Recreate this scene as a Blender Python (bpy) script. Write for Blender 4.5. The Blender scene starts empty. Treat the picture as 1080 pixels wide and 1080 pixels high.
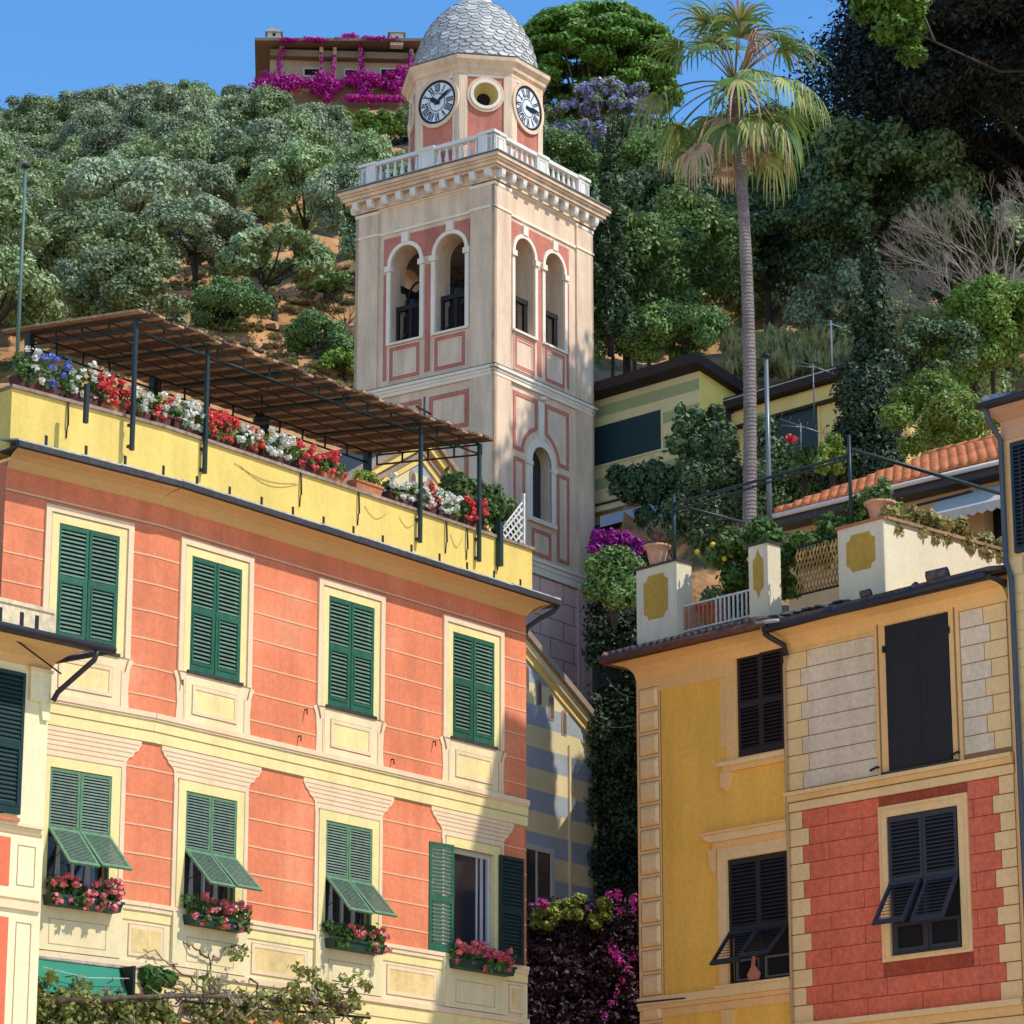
import bpy, math, random
import numpy as np
from mathutils import Vector, Matrix
R = math.radians
random.seed(7)
RNG = np.random.default_rng(11)
sc = bpy.context.scene

# ------------------------------------------------------------ camera, light
FPX = 3350.4
PITCH = R(15.65)
CAMZ = 1.6
cam_d = bpy.data.cameras.new('camera')
cam = bpy.data.objects.new('camera', cam_d)
sc.collection.objects.link(cam)
cam.location = (0, 0, CAMZ)
cam.rotation_euler = (math.pi / 2 + PITCH, 0, 0)
cam_d.sensor_width = 36.0
cam_d.lens = 36.0 * FPX / 1080.0
cam_d.clip_start = 0.5
cam_d.clip_end = 3000
sc.camera = cam

SUNV = Vector((0.966, -0.389, 1.25)).normalized()
SUN_EL = math.asin(SUNV.z)
SUN_AZ = math.atan2(SUNV.x, SUNV.y)
w = bpy.data.worlds.new('World')
sc.world = w
w.use_nodes = True
nt = w.node_tree
bg = nt.nodes['Background']
sky = nt.nodes.new('ShaderNodeTexSky')
sky.sky_type = 'NISHITA'
sky.sun_disc = False
sky.sun_elevation = SUN_EL
sky.sun_rotation = SUN_AZ
sky.air_density = 1.0
sky.dust_density = 0.0
sky.ozone_density = 3.2
hsv = nt.nodes.new('ShaderNodeHueSaturation')
hsv.inputs['Saturation'].default_value = 1.24
nt.links.new(sky.outputs[0], hsv.inputs['Color'])
nt.links.new(hsv.outputs[0], bg.inputs[0])
bg.inputs[1].default_value = 0.15
sl = bpy.data.lights.new('sun', 'SUN')
sl.energy = 2.85
sl.angle = R(0.5)
sl.color = (1.0, 0.94, 0.84)
so = bpy.data.objects.new('sun', sl)
sc.collection.objects.link(so)
so.rotation_euler = (-SUNV).to_track_quat('-Z', 'Y').to_euler()
so.location = (40, -30, 80)
sc.view_settings.view_transform = 'Standard'
sc.view_settings.look = 'None'
sc.view_settings.exposure = 0.62
sc.view_settings.gamma = 1.0
sc.cycles.max_bounces = 7
sc.cycles.diffuse_bounces = 4
sc.cycles.transparent_max_bounces = 4

# ------------------------------------------------------------ picture helpers
def ray(px, py):
    a = (px - 540) / FPX
    b = (540 - py) / FPX
    return (a, math.cos(PITCH) - math.sin(PITCH) * b, math.sin(PITCH) + math.cos(PITCH) * b)

def at(px, py, Y):
    r = ray(px, py)
    t = Y / r[1]
    return Vector((r[0] * t, Y, CAMZ + r[2] * t))

def pxm(Y, z):
    """pixels per metre at depth Y and height z"""
    return FPX / (Y * math.cos(PITCH) + (z - CAMZ) * math.sin(PITCH))

# ------------------------------------------------------------ materials
def lin(c):
    return tuple(((v / 255.0) / 12.92 if v / 255.0 <= 0.04045 else ((v / 255.0 + 0.055) / 1.055) ** 2.4) for v in c)

MATS = {}
def mat(name, col=(0.5, 0.5, 0.5), rough=0.85, big=0.10, fine=0.05, bump=0.15, bscale=30.0, streak=0.0, metal=0.0, spec=0.3, bigscale=0.7, tint=None, objvar=0.0):
    """painted / stone / metal surface: base colour with uneven wear"""
    if name in MATS:
        return MATS[name]
    m = bpy.data.materials.new(name)
    m.use_nodes = True
    n = m.node_tree
    L = n.links
    p = n.nodes['Principled BSDF']
    tc = n.nodes.new('ShaderNodeTexCoord')
    p.inputs['Roughness'].default_value = rough
    p.inputs['Metallic'].default_value = metal
    p.inputs['Specular IOR Level'].default_value = spec
    n1 = n.nodes.new('ShaderNodeTexNoise')
    n1.inputs['Scale'].default_value = bigscale
    n1.inputs['Detail'].default_value = 6
    n1.inputs['Roughness'].default_value = 0.65
    L.new(tc.outputs['Object'], n1.inputs['Vector'])
    n2 = n.nodes.new('ShaderNodeTexNoise')
    n2.inputs['Scale'].default_value = 14.0
    n2.inputs['Detail'].default_value = 5
    L.new(tc.outputs['Object'], n2.inputs['Vector'])
    def mr(src, lo, hi, a=0.3, b=0.7):
        k = n.nodes.new('ShaderNodeMapRange')
        k.inputs[1].default_value = a
        k.inputs[2].default_value = b
        k.inputs[3].default_value = lo
        k.inputs[4].default_value = hi
        L.new(src, k.inputs[0])
        return k.outputs[0]
    def mul(a, b):
        k = n.nodes.new('ShaderNodeMath')
        k.operation = 'MULTIPLY'
        L.new(a, k.inputs[0])
        L.new(b, k.inputs[1])
        return k.outputs[0]
    f = mul(mr(n1.outputs[0], 1 - big, 1 + big * 0.6), mr(n2.outputs[0], 1 - fine, 1 + fine))
    if streak > 0:
        mp = n.nodes.new('ShaderNodeMapping')
        mp.inputs['Scale'].default_value = (1.7, 1.7, 0.28)
        L.new(tc.outputs['Object'], mp.inputs['Vector'])
        n3 = n.nodes.new('ShaderNodeTexNoise')
        n3.inputs['Scale'].default_value = 1.0
        n3.inputs['Detail'].default_value = 7
        n3.inputs['Roughness'].default_value = 0.7
        L.new(mp.outputs[0], n3.inputs['Vector'])
        f = mul(f, mr(n3.outputs[0], 1 - streak * 0.8, 1.02, 0.30, 0.60))
    if objvar > 0:
        oi = n.nodes.new('ShaderNodeObjectInfo')
        f = mul(f, mr(oi.outputs['Random'], 1 - objvar, 1 + objvar, 0.0, 1.0))
    mix = n.nodes.new('ShaderNodeMix')
    mix.data_type = 'RGBA'
    mix.blend_type = 'MULTIPLY'
    mix.inputs[0].default_value = 1.0
    mix.inputs[6].default_value = (*col, 1)
    cmb = n.nodes.new('ShaderNodeCombineColor')
    if tint:
        # worn areas drift towards another hue
        mt = n.nodes.new('ShaderNodeMix')
        mt.data_type = 'RGBA'
        L.new(mr(n1.outputs[0], 0.0, 1.0, 0.52, 0.72), mt.inputs[0])
        mt.inputs[6].default_value = (*col, 1)
        mt.inputs[7].default_value = (*tint, 1)
        L.new(mt.outputs[2], mix.inputs[6])
    for i in range(3):
        L.new(f, cmb.inputs[i])
    L.new(cmb.outputs[0], mix.inputs[7])
    L.new(mix.outputs[2], p.inputs['Base Color'])
    if bump > 0:
        nb = n.nodes.new('ShaderNodeTexNoise')
        nb.inputs['Scale'].default_value = bscale
        nb.inputs['Detail'].default_value = 4
        L.new(tc.outputs['Object'], nb.inputs['Vector'])
        b = n.nodes.new('ShaderNodeBump')
        b.inputs['Strength'].default_value = bump
        b.inputs['Distance'].default_value = 0.02
        L.new(nb.outputs[0], b.inputs['Height'])
        L.new(b.outputs[0], p.inputs['Normal'])
    MATS[name] = m
    return m

def leafmat(name, c1, c2, rough=0.55, trans=0.25, clump=0.9, objvar=0.25, c3=None):
    """foliage: two greens mixed by clump-sized noise, some light through the leaf"""
    if name in MATS:
        return MATS[name]
    m = bpy.data.materials.new(name)
    m.use_nodes = True
    n = m.node_tree
    L = n.links
    p = n.nodes['Principled BSDF']
    out = n.nodes['Material Output']
    tc = n.nodes.new('ShaderNodeTexCoord')
    ns = n.nodes.new('ShaderNodeTexNoise')
    ns.inputs['Scale'].default_value = clump
    ns.inputs['Detail'].default_value = 5
    ns.inputs['Roughness'].default_value = 0.7
    L.new(tc.outputs['Object'], ns.inputs['Vector'])
    mr = n.nodes.new('ShaderNodeMapRange')
    mr.inputs[1].default_value = 0.35
    mr.inputs[2].default_value = 0.65
    L.new(ns.outputs[0], mr.inputs[0])
    mix = n.nodes.new('ShaderNodeMix')
    mix.data_type = 'RGBA'
    mix.inputs[6].default_value = (*c1, 1)
    mix.inputs[7].default_value = (*c2, 1)
    L.new(mr.outputs[0], mix.inputs[0])
    oi = n.nodes.new('ShaderNodeObjectInfo')
    mr2 = n.nodes.new('ShaderNodeMapRange')
    mr2.inputs[3].default_value = 1 - objvar
    mr2.inputs[4].default_value = 1 + objvar
    L.new(oi.outputs['Random'], mr2.inputs[0])
    hs = n.nodes.new('ShaderNodeHueSaturation')
    L.new(mix.outputs[2], hs.inputs['Color'])
    L.new(mr2.outputs[0], hs.inputs['Value'])
    p.inputs['Roughness'].default_value = rough
    p.inputs['Specular IOR Level'].default_value = 0.35
    L.new(hs.outputs[0], p.inputs['Base Color'])
    tr = n.nodes.new('ShaderNodeBsdfTranslucent')
    L.new(hs.outputs[0], tr.inputs[0])
    ms = n.nodes.new('ShaderNodeMixShader')
    ms.inputs[0].default_value = trans
    L.new(p.outputs[0], ms.inputs[1])
    L.new(tr.outputs[0], ms.inputs[2])
    L.new(ms.outputs[0], out.inputs[0])
    MATS[name] = m
    return m

# ------------------------------------------------------------ mesh builder
class MB:
    def __init__(s):
        s.v, s.f, s.m, s.mats, s.sm = [], [], [], [], []
        s.M = None
    def frame(s, x=0, y=0, ang=0, z=0):
        s.M = Matrix.Translation((x, y, z)) @ Matrix.Rotation(R(ang), 4, 'Z')
        return s
    def mi(s, m):
        if m not in s.mats:
            s.mats.append(m)
        return s.mats.index(m)
    def addv(s, pts):
        b = len(s.v)
        if s.M is not None:
            pts = [tuple(s.M @ Vector(p)) for p in pts]
        s.v += [tuple(p) for p in pts]
        return b
    def face(s, pts, m, smooth=False):
        b = s.addv(pts)
        s.f.append(tuple(range(b, b + len(pts))))
        s.m.append(s.mi(m))
        s.sm.append(smooth)
    def faces(s, pts, fs, m, smooth=False):
        b = s.addv(pts)
        k = s.mi(m)
        for f in fs:
            s.f.append(tuple(b + i for i in f))
            s.m.append(k)
            s.sm.append(smooth)
    def box(s, x0, x1, y0, y1, z0, z1, m):
        P = [(x0, y0, z0), (x1, y0, z0), (x1, y1, z0), (x0, y1, z0), (x0, y0, z1), (x1, y0, z1), (x1, y1, z1), (x0, y1, z1)]
        s.faces(P, [(0, 3, 2, 1), (4, 5, 6, 7), (0, 1, 5, 4), (1, 2, 6, 5), (2, 3, 7, 6), (3, 0, 4, 7)], m)
    def hexa(s, P, m):
        s.faces(P, [(0, 3, 2, 1), (4, 5, 6, 7), (0, 1, 5, 4), (1, 2, 6, 5), (2, 3, 7, 6), (3, 0, 4, 7)], m)
    def strip(s, x0, x1, z0, z1, m, lv):
        """thin raised band standing lv metres proud of a wall at y=0"""
        s.box(x0, x1, -lv, 0.02, z0, z1, m)
    def prism(s, poly, y0, y1, m):
        """poly in (x,z), counter-clockwise from outside, extruded y0 (front) to y1"""
        n = len(poly)
        P = [(x, y0, z) for x, z in poly] + [(x, y1, z) for x, z in poly]
        fs = [tuple(range(n)), tuple(range(2 * n - 1, n - 1, -1))]
        for i in range(n):
            j = (i + 1) % n
            fs.append((i, n + i, n + j, j))
        s.faces(P, fs, m)
    def ring(s, outer, inner, y0, y1, m):
        """frame between two polygons with equal counts, in (x,z)"""
        n = len(outer)
        P = [(x, y0, z) for x, z in outer] + [(x, y0, z) for x, z in inner] + [(x, y1, z) for x, z in outer] + [(x, y1, z) for x, z in inner]
        fs = []
        for i in range(n):
            j = (i + 1) % n
            fs += [(i, j, n + j, n + i), (2 * n + i, i, j, 2 * n + j)[::-1], (n + i, n + j, 3 * n + j, 3 * n + i)]
        s.faces(P, fs, m)
    def rring(s, x0, x1, z0, z1, w, lv, m, y1=0.02):
        s.ring([(x0, z0), (x1, z0), (x1, z1), (x0, z1)], [(x0 + w, z0 + w), (x1 - w, z0 + w), (x1 - w, z1 - w), (x0 + w, z1 - w)], -lv, y1, m)
    def tube(s, pts, r0, r1=None, n=7, m=None, cap=True, smooth=True):
        if r1 is None:
            r1 = r0
        pts = [Vector(p) for p in pts]
        k = len(pts)
        rings = []
        prev = None
        for i, p in enumerate(pts):
            d = (pts[min(i + 1, k - 1)] - pts[max(i - 1, 0)])
            if d.length < 1e-9:
                d = Vector((0, 0, 1))
            d.normalize()
            if prev is None:
                a = d.orthogonal().normalized()
            else:
                a = (prev - d * prev.dot(d))
                a = a.normalized() if a.length > 1e-6 else d.orthogonal().normalized()
            prev = a
            b = d.cross(a)
            r = r0 + (r1 - r0) * i / max(1, k - 1)
            rings.append([p + (a * math.cos(2 * math.pi * j / n) + b * math.sin(2 * math.pi * j / n)) * r for j in range(n)])
        P = [q for rg in rings for q in rg]
        fs = []
        for i in range(k - 1):
            for j in range(n):
                j2 = (j + 1) % n
                fs.append((i * n + j, i * n + j2, (i + 1) * n + j2, (i + 1) * n + j))
        if cap:
            fs.append(tuple(range(n))[::-1])
            fs.append(tuple((k - 1) * n + j for j in range(n)))
        s.faces(P, fs, m, smooth)
    def lathe(s, prof, c, n, m, a0=0.0, smooth=True, capt=True):
        P, fs = [], []
        for r, z in prof:
            for j in range(n):
                a = a0 + 2 * math.pi * j / n
                P.append((c[0] + r * math.cos(a), c[1] + r * math.sin(a), c[2] + z))
        k = len(prof)
        for i in range(k - 1):
            for j in range(n):
                j2 = (j + 1) % n
                fs.append((i * n + j, i * n + j2, (i + 1) * n + j2, (i + 1) * n + j))
        if capt:
            fs.append(tuple(range(n))[::-1])
            fs.append(tuple((k - 1) * n + j for j in range(n)))
        s.faces(P, fs, m, smooth)
    def wall(s, x0, x1, z0, z1, holes, m, y=0.0, depth=0.25, mrev=None):
        """wall sheet at y with rectangular holes (hx0,hx1,hz0,hz1) and their reveals"""
        xs = sorted(set([x0, x1] + [h[0] for h in holes] + [h[1] for h in holes]))
        zs = sorted(set([z0, z1] + [h[2] for h in holes] + [h[3] for h in holes]))
        for i in range(len(xs) - 1):
            for j in range(len(zs) - 1):
                cx, cz = (xs[i] + xs[i + 1]) / 2, (zs[j] + zs[j + 1]) / 2
                if any(h[0] < cx < h[1] and h[2] < cz < h[3] for h in holes):
                    continue
                s.face([(xs[i], y, zs[j]), (xs[i + 1], y, zs[j]), (xs[i + 1], y, zs[j + 1]), (xs[i], y, zs[j + 1])], m)
        mr = mrev or m
        for a, b, c, d in [h[:4] for h in holes]:
            y2 = y + depth
            s.face([(a, y, c), (a, y2, c), (a, y2, d), (a, y, d)][::-1], mr)
            s.face([(b, y, c), (b, y2, c), (b, y2, d), (b, y, d)], mr)
            s.face([(a, y, c), (b, y, c), (b, y2, c), (a, y2, c)], mr)
            s.face([(a, y, d), (b, y, d), (b, y2, d), (a, y2, d)][::-1], mr)
    def archwall(s, x0, x1, z0, z1, holes, m, depth=0.6, mrev=None, y=0.0):
        """holes (cx, r, zbottom, zspring)"""
        hs = sorted(holes)
        x = x0
        N = 14
        for cx, r, zb, zs in hs:
            s.face([(x, y, z0), (cx - r, y, z0), (cx - r, y, z1), (x, y, z1)], m)
            s.face([(cx - r, y, z0), (cx + r, y, z0), (cx + r, y, zb), (cx - r, y, zb)], m)
            arc = [(cx - r * math.cos(math.pi * k / N), zs + r * math.sin(math.pi * k / N)) for k in range(N + 1)]
            for k in range(N):
                a, b = arc[k], arc[k + 1]
                s.face([(a[0], y, a[1]), (b[0], y, b[1]), (b[0], y, z1), (a[0], y, z1)], m)
            mr = mrev or m
            loop = [(cx - r, zb)] + arc + [(cx + r, zb)]
            for k in range(len(loop)):
                a, b = loop[k], loop[(k + 1) % len(loop)]
                s.face([(a[0], y, a[1]), (a[0], y + depth, a[1]), (b[0], y + depth, b[1]), (b[0], y, b[1])], mr)
            x = cx + r
        s.face([(x, y, z0), (x1, y, z0), (x1, y, z1), (x, y, z1)], m)
    def mesh(s, name):
        me = bpy.data.meshes.new(name)
        me.from_pydata(s.v, [], s.f)
        for mm in s.mats:
            me.materials.append(mm)
        me.polygons.foreach_set('material_index', s.m)
        me.polygons.foreach_set('use_smooth', s.sm)
        me.update()
        return me

def link(o):
    sc.collection.objects.link(o)
    return o

def obj(name, mb, parent=None, loc=(0, 0, 0), rotz=0.0, label=None):
    me = mb.mesh(name) if isinstance(mb, MB) else mb
    o = link(bpy.data.objects.new(name, me))
    o.location = loc
    o.rotation_euler = (0, 0, rotz)
    if parent is not None:
        o.parent = parent
    if label:
        o['label'] = label
    return o

def empty(name, loc=(0, 0, 0), rotz=0.0):
    o = link(bpy.data.objects.new(name, None))
    o.location = loc
    o.rotation_euler = (0, 0, rotz)
    return o

def tag(o, label, cat, group=None, kind=None):
    if label:
        o['label'] = label
    if cat:
        o['category'] = cat
    if group:
        o['group'] = group
    if kind:
        o['kind'] = kind
    return o

def copy_tree(o, parent=None):
    c = o.copy()
    link(c)
    c.parent = parent
    for ch in list(o.children):
        copy_tree(ch, c)
    return c

class Fac:
    """a vertical facade plane through pixel (px,py) at depth Y running at azimuth az (degrees, clockwise from +Y);
    local x runs to the right as seen from the square, local y into the building"""
    def __init__(s, px, py, Y, az):
        o = at(px, py, Y)
        s.o = (o.x, Y)
        d = (math.sin(R(az)), math.cos(R(az)))
        if az < 0:
            d = (-d[0], -d[1])
        s.d = d
        s.n = (d[1], -d[0])
        if s.n[1] > 0:
            s.n = (-s.n[0], -s.n[1])
        s.rot = math.atan2(d[1], d[0])
    def loc(s, px, py, n=0.0):
        """local x and z of a pixel on the plane n metres in front of the facade"""
        r = ray(px, py)
        k = (s.o[0] * s.n[0] + s.o[1] * s.n[1] + n) / (r[0] * s.n[0] + r[1] * s.n[1])
        X, Y, Z = r[0] * k, r[1] * k, CAMZ + r[2] * k
        return ((X - s.o[0] - n * s.n[0]) * s.d[0] + (Y - s.o[1] - n * s.n[1]) * s.d[1], Z)
    def W(s, x, y, z=0.0):
        """local to world"""
        return Vector((s.o[0] + x * s.d[0] - y * s.n[0], s.o[1] + x * s.d[1] - y * s.n[1], z))
    def empty(s, name):
        return empty(name, (s.o[0], s.o[1], 0), s.rot)

# ------------------------------------------------------------ leaves
def leaf_arrays(blobs, n, size, up=0.25, shell=0.55, aspect=1.7, droop=0.0):
    """n leaf centres and frames spread over ellipsoidal clumps (x,y,z,rx,ry,rz)"""
    B = np.array(blobs, float)
    wgt = (B[:, 3] * B[:, 4] + B[:, 5] * B[:, 3])
    wgt = wgt / wgt.sum()
    idx = RNG.choice(len(B), n, p=wgt)
    d = RNG.normal(size=(n, 3))
    d /= np.linalg.norm(d, axis=1)[:, None]
    r = shell + (1 - shell) * RNG.random(n) ** 0.6
    r *= (1 + 0.16 * RNG.normal(size=n))
    C = B[idx, :3] + d * B[idx, 3:6] * r[:, None]
    nr = d + RNG.normal(size=(n, 3)) * 0.55
    nr[:, 2] += up
    nr /= np.linalg.norm(nr, axis=1)[:, None]
    t = RNG.normal(size=(n, 3))
    if droop:
        t = t * (1 - droop)
        t[:, 2] -= droop * 2
    t -= nr * (t * nr).sum(1)[:, None]
    t /= np.linalg.norm(t, axis=1)[:, None] + 1e-9
    b = np.cross(nr, t)
    sz = size * (0.6 + 0.8 * RNG.random(n))
    return C, t * (sz * aspect * 0.5)[:, None], b * (sz * 0.5)[:, None]

def leaf_mesh(name, parts):
    """parts: list of ((C,T,B), material); leaf = diamond-like quad"""
    vs, mi = [], []
    mats = []
    for (C, T, B), m in parts:
        if m not in mats:
            mats.append(m)
        q = np.stack([C - T, C + B, C + T, C - B], axis=1)
        vs.append(q.reshape(-1, 3))
        mi.append(np.full(len(C), mats.index(m)))
    V = np.concatenate(vs)
    MI = np.concatenate(mi)
    nf = len(MI)
    me = bpy.data.meshes.new(name)
    me.vertices.add(len(V))
    me.vertices.foreach_set('co', V.astype(np.float32).ravel())
    me.loops.add(nf * 4)
    me.loops.foreach_set('vertex_index', np.arange(nf * 4, dtype=np.int32))
    me.polygons.add(nf)
    me.polygons.foreach_set('loop_start', np.arange(0, nf * 4, 4, dtype=np.int32))
    me.polygons.foreach_set('material_index', MI.astype(np.int32))
    for m in mats:
        me.materials.append(m)
    me.update()
    me.validate()
    return me

def crown_blobs(rx, ry, rz, z0, k, r0, r1, flat=0.0, seed=0, inner=0.25):
    rnd = random.Random(seed)
    out = []
    for i in range(k):
        while True:
            x, y, z = rnd.uniform(-1, 1), rnd.uniform(-1, 1), rnd.uniform(-1, 1)
            q = math.sqrt(x * x + y * y + z * z)
            if inner < q < 1:
                break
        if z < -0.2 and rnd.random() < 0.6:
            z = abs(z)
        g = (0.72 + 0.28 * rnd.random()) / max(q, 0.4) if rnd.random() < 0.75 else 1
        x, y, z = x * g, y * g, z * g
        r = rnd.uniform(r0, r1)
        out.append((x * rx, y * ry, z0 + z * rz, r, r, r * (0.75 - flat * 0.3)))
    return out
# ------------------------------------------------------------ palette
coral = mat('coral_plaster', (0.76, 0.228, 0.108), big=0.20, streak=0.30, fine=0.09, tint=(0.66, 0.28, 0.15))
coral_line = mat('coral_joint', (0.80, 0.42, 0.24))
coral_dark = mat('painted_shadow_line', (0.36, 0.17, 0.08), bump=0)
cream = mat('cream_plaster', (0.79, 0.66, 0.38), tint=(0.70, 0.52, 0.27), streak=0.20, fine=0.04)
cream_pink = mat('pale_peach_moulding', (0.80, 0.60, 0.38), tint=(0.68, 0.47, 0.27), streak=0.16, fine=0.04)
yellow_trim = mat('pale_yellow_trim', (0.80, 0.67, 0.30), tint=(0.72, 0.54, 0.23), streak=0.18, fine=0.05)
ochre_panel = mat('ochre_faux_marble', (0.76, 0.55, 0.24), bigscale=2.2, big=0.22, fine=0.08, streak=0.15)
tan_line = mat('tan_painted_line', (0.47, 0.31, 0.16), bump=0)
parapet_m = mat('lemon_parapet_paint', (0.80, 0.58, 0.15), big=0.14, streak=0.20, tint=(0.66, 0.45, 0.14))
soffit_m = mat('ochre_soffit', (0.66, 0.42, 0.18), streak=0.0)
slate = mat('dark_slate', (0.045, 0.042, 0.042), rough=0.6, fine=0.3, big=0.3)
slate_light = mat('pale_lead_flashing', (0.42, 0.40, 0.36), rough=0.6, fine=0.3, big=0.3)
dark_metal = mat('dark_gutter_metal', (0.03, 0.03, 0.035), rough=0.45, bump=0)
green_paint = mat('green_shutter_paint', objvar=0.18, col=(0.024, 0.110, 0.062), rough=0.5, fine=0.2, big=0.2, bump=0.05)
green_slat = mat('green_slat_paint', objvar=0.12, col=(0.20, 0.27, 0.215), rough=0.55, fine=0.2, big=0.15, bump=0.05)
green_slat_up = mat('deep_green_slat_paint', objvar=0.15, col=(0.13, 0.215, 0.155), rough=0.55, fine=0.2, big=0.15, bump=0.05)
green_edge = mat('faded_green_frame_paint', (0.11, 0.22, 0.12), rough=0.55, fine=0.2, bump=0.05)
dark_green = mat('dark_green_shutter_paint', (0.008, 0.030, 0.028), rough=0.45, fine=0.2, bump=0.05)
interior = mat('unlit_room', (0.012, 0.011, 0.012), bump=0, rough=0.9)
glass = mat('window_glass', (0.02, 0.022, 0.03), rough=0.08, bump=0, spec=0.6, fine=0, big=0)
curtain = mat('pale_curtain', (0.42, 0.40, 0.42), bump=0)
white_frame = mat('grey_white_frame', (0.50, 0.50, 0.50), rough=0.5, bump=0)
terracotta = mat('terracotta', (0.48, 0.17, 0.08), fine=0.2, big=0.2)
terracotta_pale = mat('pale_terracotta', (0.62, 0.33, 0.20), fine=0.15, big=0.2)
brown_pot = mat('brown_planter', (0.10, 0.035, 0.028), fine=0.2, big=0.2)
steel_green = mat('dark_green_steel', (0.018, 0.035, 0.032), rough=0.45, bump=0)
iron = mat('black_iron', (0.015, 0.015, 0.017), rough=0.5, bump=0)
reed = mat('reed_matting', (0.13, 0.075, 0.05), fine=0.4, big=0.3, bump=0.5)
reed_edge = mat('reed_matting_edge', (0.42, 0.26, 0.14), fine=0.4, big=0.3, bump=0.5)
white_wood = mat('white_lattice', (0.62, 0.60, 0.55), fine=0.2)
roof_tile = mat('orange_roof_tile', (0.62, 0.20, 0.075), fine=0.3, big=0.3)

# leaves and petals
L_ger = leafmat('geranium_leaf', (0.045, 0.12, 0.022), (0.13, 0.24, 0.05), clump=6)
L_dry = leafmat('dry_vine_leaf', (0.20, 0.15, 0.05), (0.22, 0.26, 0.07), clump=5)
L_red = leafmat('red_petal', (0.70, 0.055, 0.06), (0.80, 0.14, 0.12), clump=9, trans=0.2, objvar=0.05)
L_pink = leafmat('pink_petal', (0.75, 0.13, 0.17), (0.78, 0.30, 0.28), clump=9, trans=0.2, objvar=0.05)
L_deep = leafmat('deep_pink_petal', (0.55, 0.05, 0.12), (0.75, 0.16, 0.18), clump=9, trans=0.2, objvar=0.05)
L_white = leafmat('white_petal', (0.75, 0.74, 0.62), (0.80, 0.80, 0.74), clump=9, trans=0.2, objvar=0.05)
L_blue = leafmat('blue_petal', (0.22, 0.26, 0.62), (0.10, 0.14, 0.42), clump=9, trans=0.2, objvar=0.05)
L_mag = leafmat('magenta_bract', (0.52, 0.015, 0.28), (0.40, 0.01, 0.30), clump=3, trans=0.25, objvar=0.05)
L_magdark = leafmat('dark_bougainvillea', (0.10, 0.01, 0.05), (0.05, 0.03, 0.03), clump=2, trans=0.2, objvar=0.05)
L_lime = leafmat('lime_leaf', (0.30, 0.34, 0.05), (0.16, 0.26, 0.05), clump=3)
bark = mat('bark', (0.10, 0.075, 0.055), fine=0.4, big=0.3, bump=0.8, bscale=8)
bark_pale = mat('pale_twig', (0.34, 0.27, 0.20), fine=0.3, big=0.3, bump=0.3)

# ------------------------------------------------------------ shutters
def leaf_panel(mb, x0, x1, z0, z1, stile, slat_m, frame_m, pitch=0.056, cover=0.32, rails=(0.07, 0.07), y0=-0.02, y1=0.02):
    """a louvred panel: stiles, rails and tilted slats in the xz plane"""
    mb.box(x0, x0 + stile, y0, y1, z0, z1, frame_m)
    mb.box(x1 - stile, x1, y0, y1, z0, z1, frame_m)
    mb.box(x0 + stile, x1 - stile, y0, y1, z0, z0 + rails[0], frame_m)
    mb.box(x0 + stile, x1 - stile, y0, y1, z1 - rails[1], z1, frame_m)
    a, b = z0 + rails[0], z1 - rails[1]
    n = max(1, int(round((b - a) / pitch)))
    p = (b - a) / n
    t = 0.007
    for i in range(n):
        z = a + (i + 0.5) * p
        h = p * cover
        P = [(x0 + stile, y0 + 0.004, z - h), (x1 - stile, y0 + 0.004, z - h), (x1 - stile, y1 - 0.004, z + h * 0.6), (x0 + stile, y1 - 0.004, z + h * 0.6)]
        Q = [(x, y, zz + t * 2) for x, y, zz in P]
        mb.hexa(P + Q, slat_m)

def upper_leaf(w, h, split, slat_m, frame_m, cover=0.32):
    """full shutter leaf, hinge at x=0, bottom z=0: slats above and below a middle rail, solid foot"""
    mb = MB()
    leaf_panel(mb, 0, w, split, h, 0.045, slat_m, frame_m, rails=(0.04, 0.05), cover=cover)
    leaf_panel(mb, 0.0, w, 0.0, split - 0.001, 0.05, slat_m, frame_m, rails=(0.13, 0.05), cover=cover)
    mb.rring(0.045, w - 0.045, 0.09, split - 0.03, 0.028, 0.028, frame_m)
    return mb

class Sh:
    pass

def add_leaf(parent, mesh, x, y, z, ang=0.0, name='shutter', label=None):
    o = link(bpy.data.objects.new(name, mesh))
    o.parent = parent
    o.location = (x, y, z)
    o.rotation_euler = (0, 0, R(ang))
    if label:
        o['label'] = label
    return o

# ------------------------------------------------------------ building A: the coral house
A = Fac(555, 800, 48, 38.14)
KX = -8.12
K0 = (KX, 0.0)
BEND = -7.06
A_root = A.empty('coral_house')
tag(A_root, 'coral painted house with cream mouldings and green shutters, below the bell tower', 'house')
UP_C = [-6.97, -4.13, -1.31]          # window centres on the main stretch
C0 = -1.17                            # and on the bent stretch (own frame)
HW = 0.51
LE = -2.55                            # left end of the bent stretch
low_zb, low_zt = 7.92, 9.51
up_zb, up_zt = 11.17, 12.78

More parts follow.
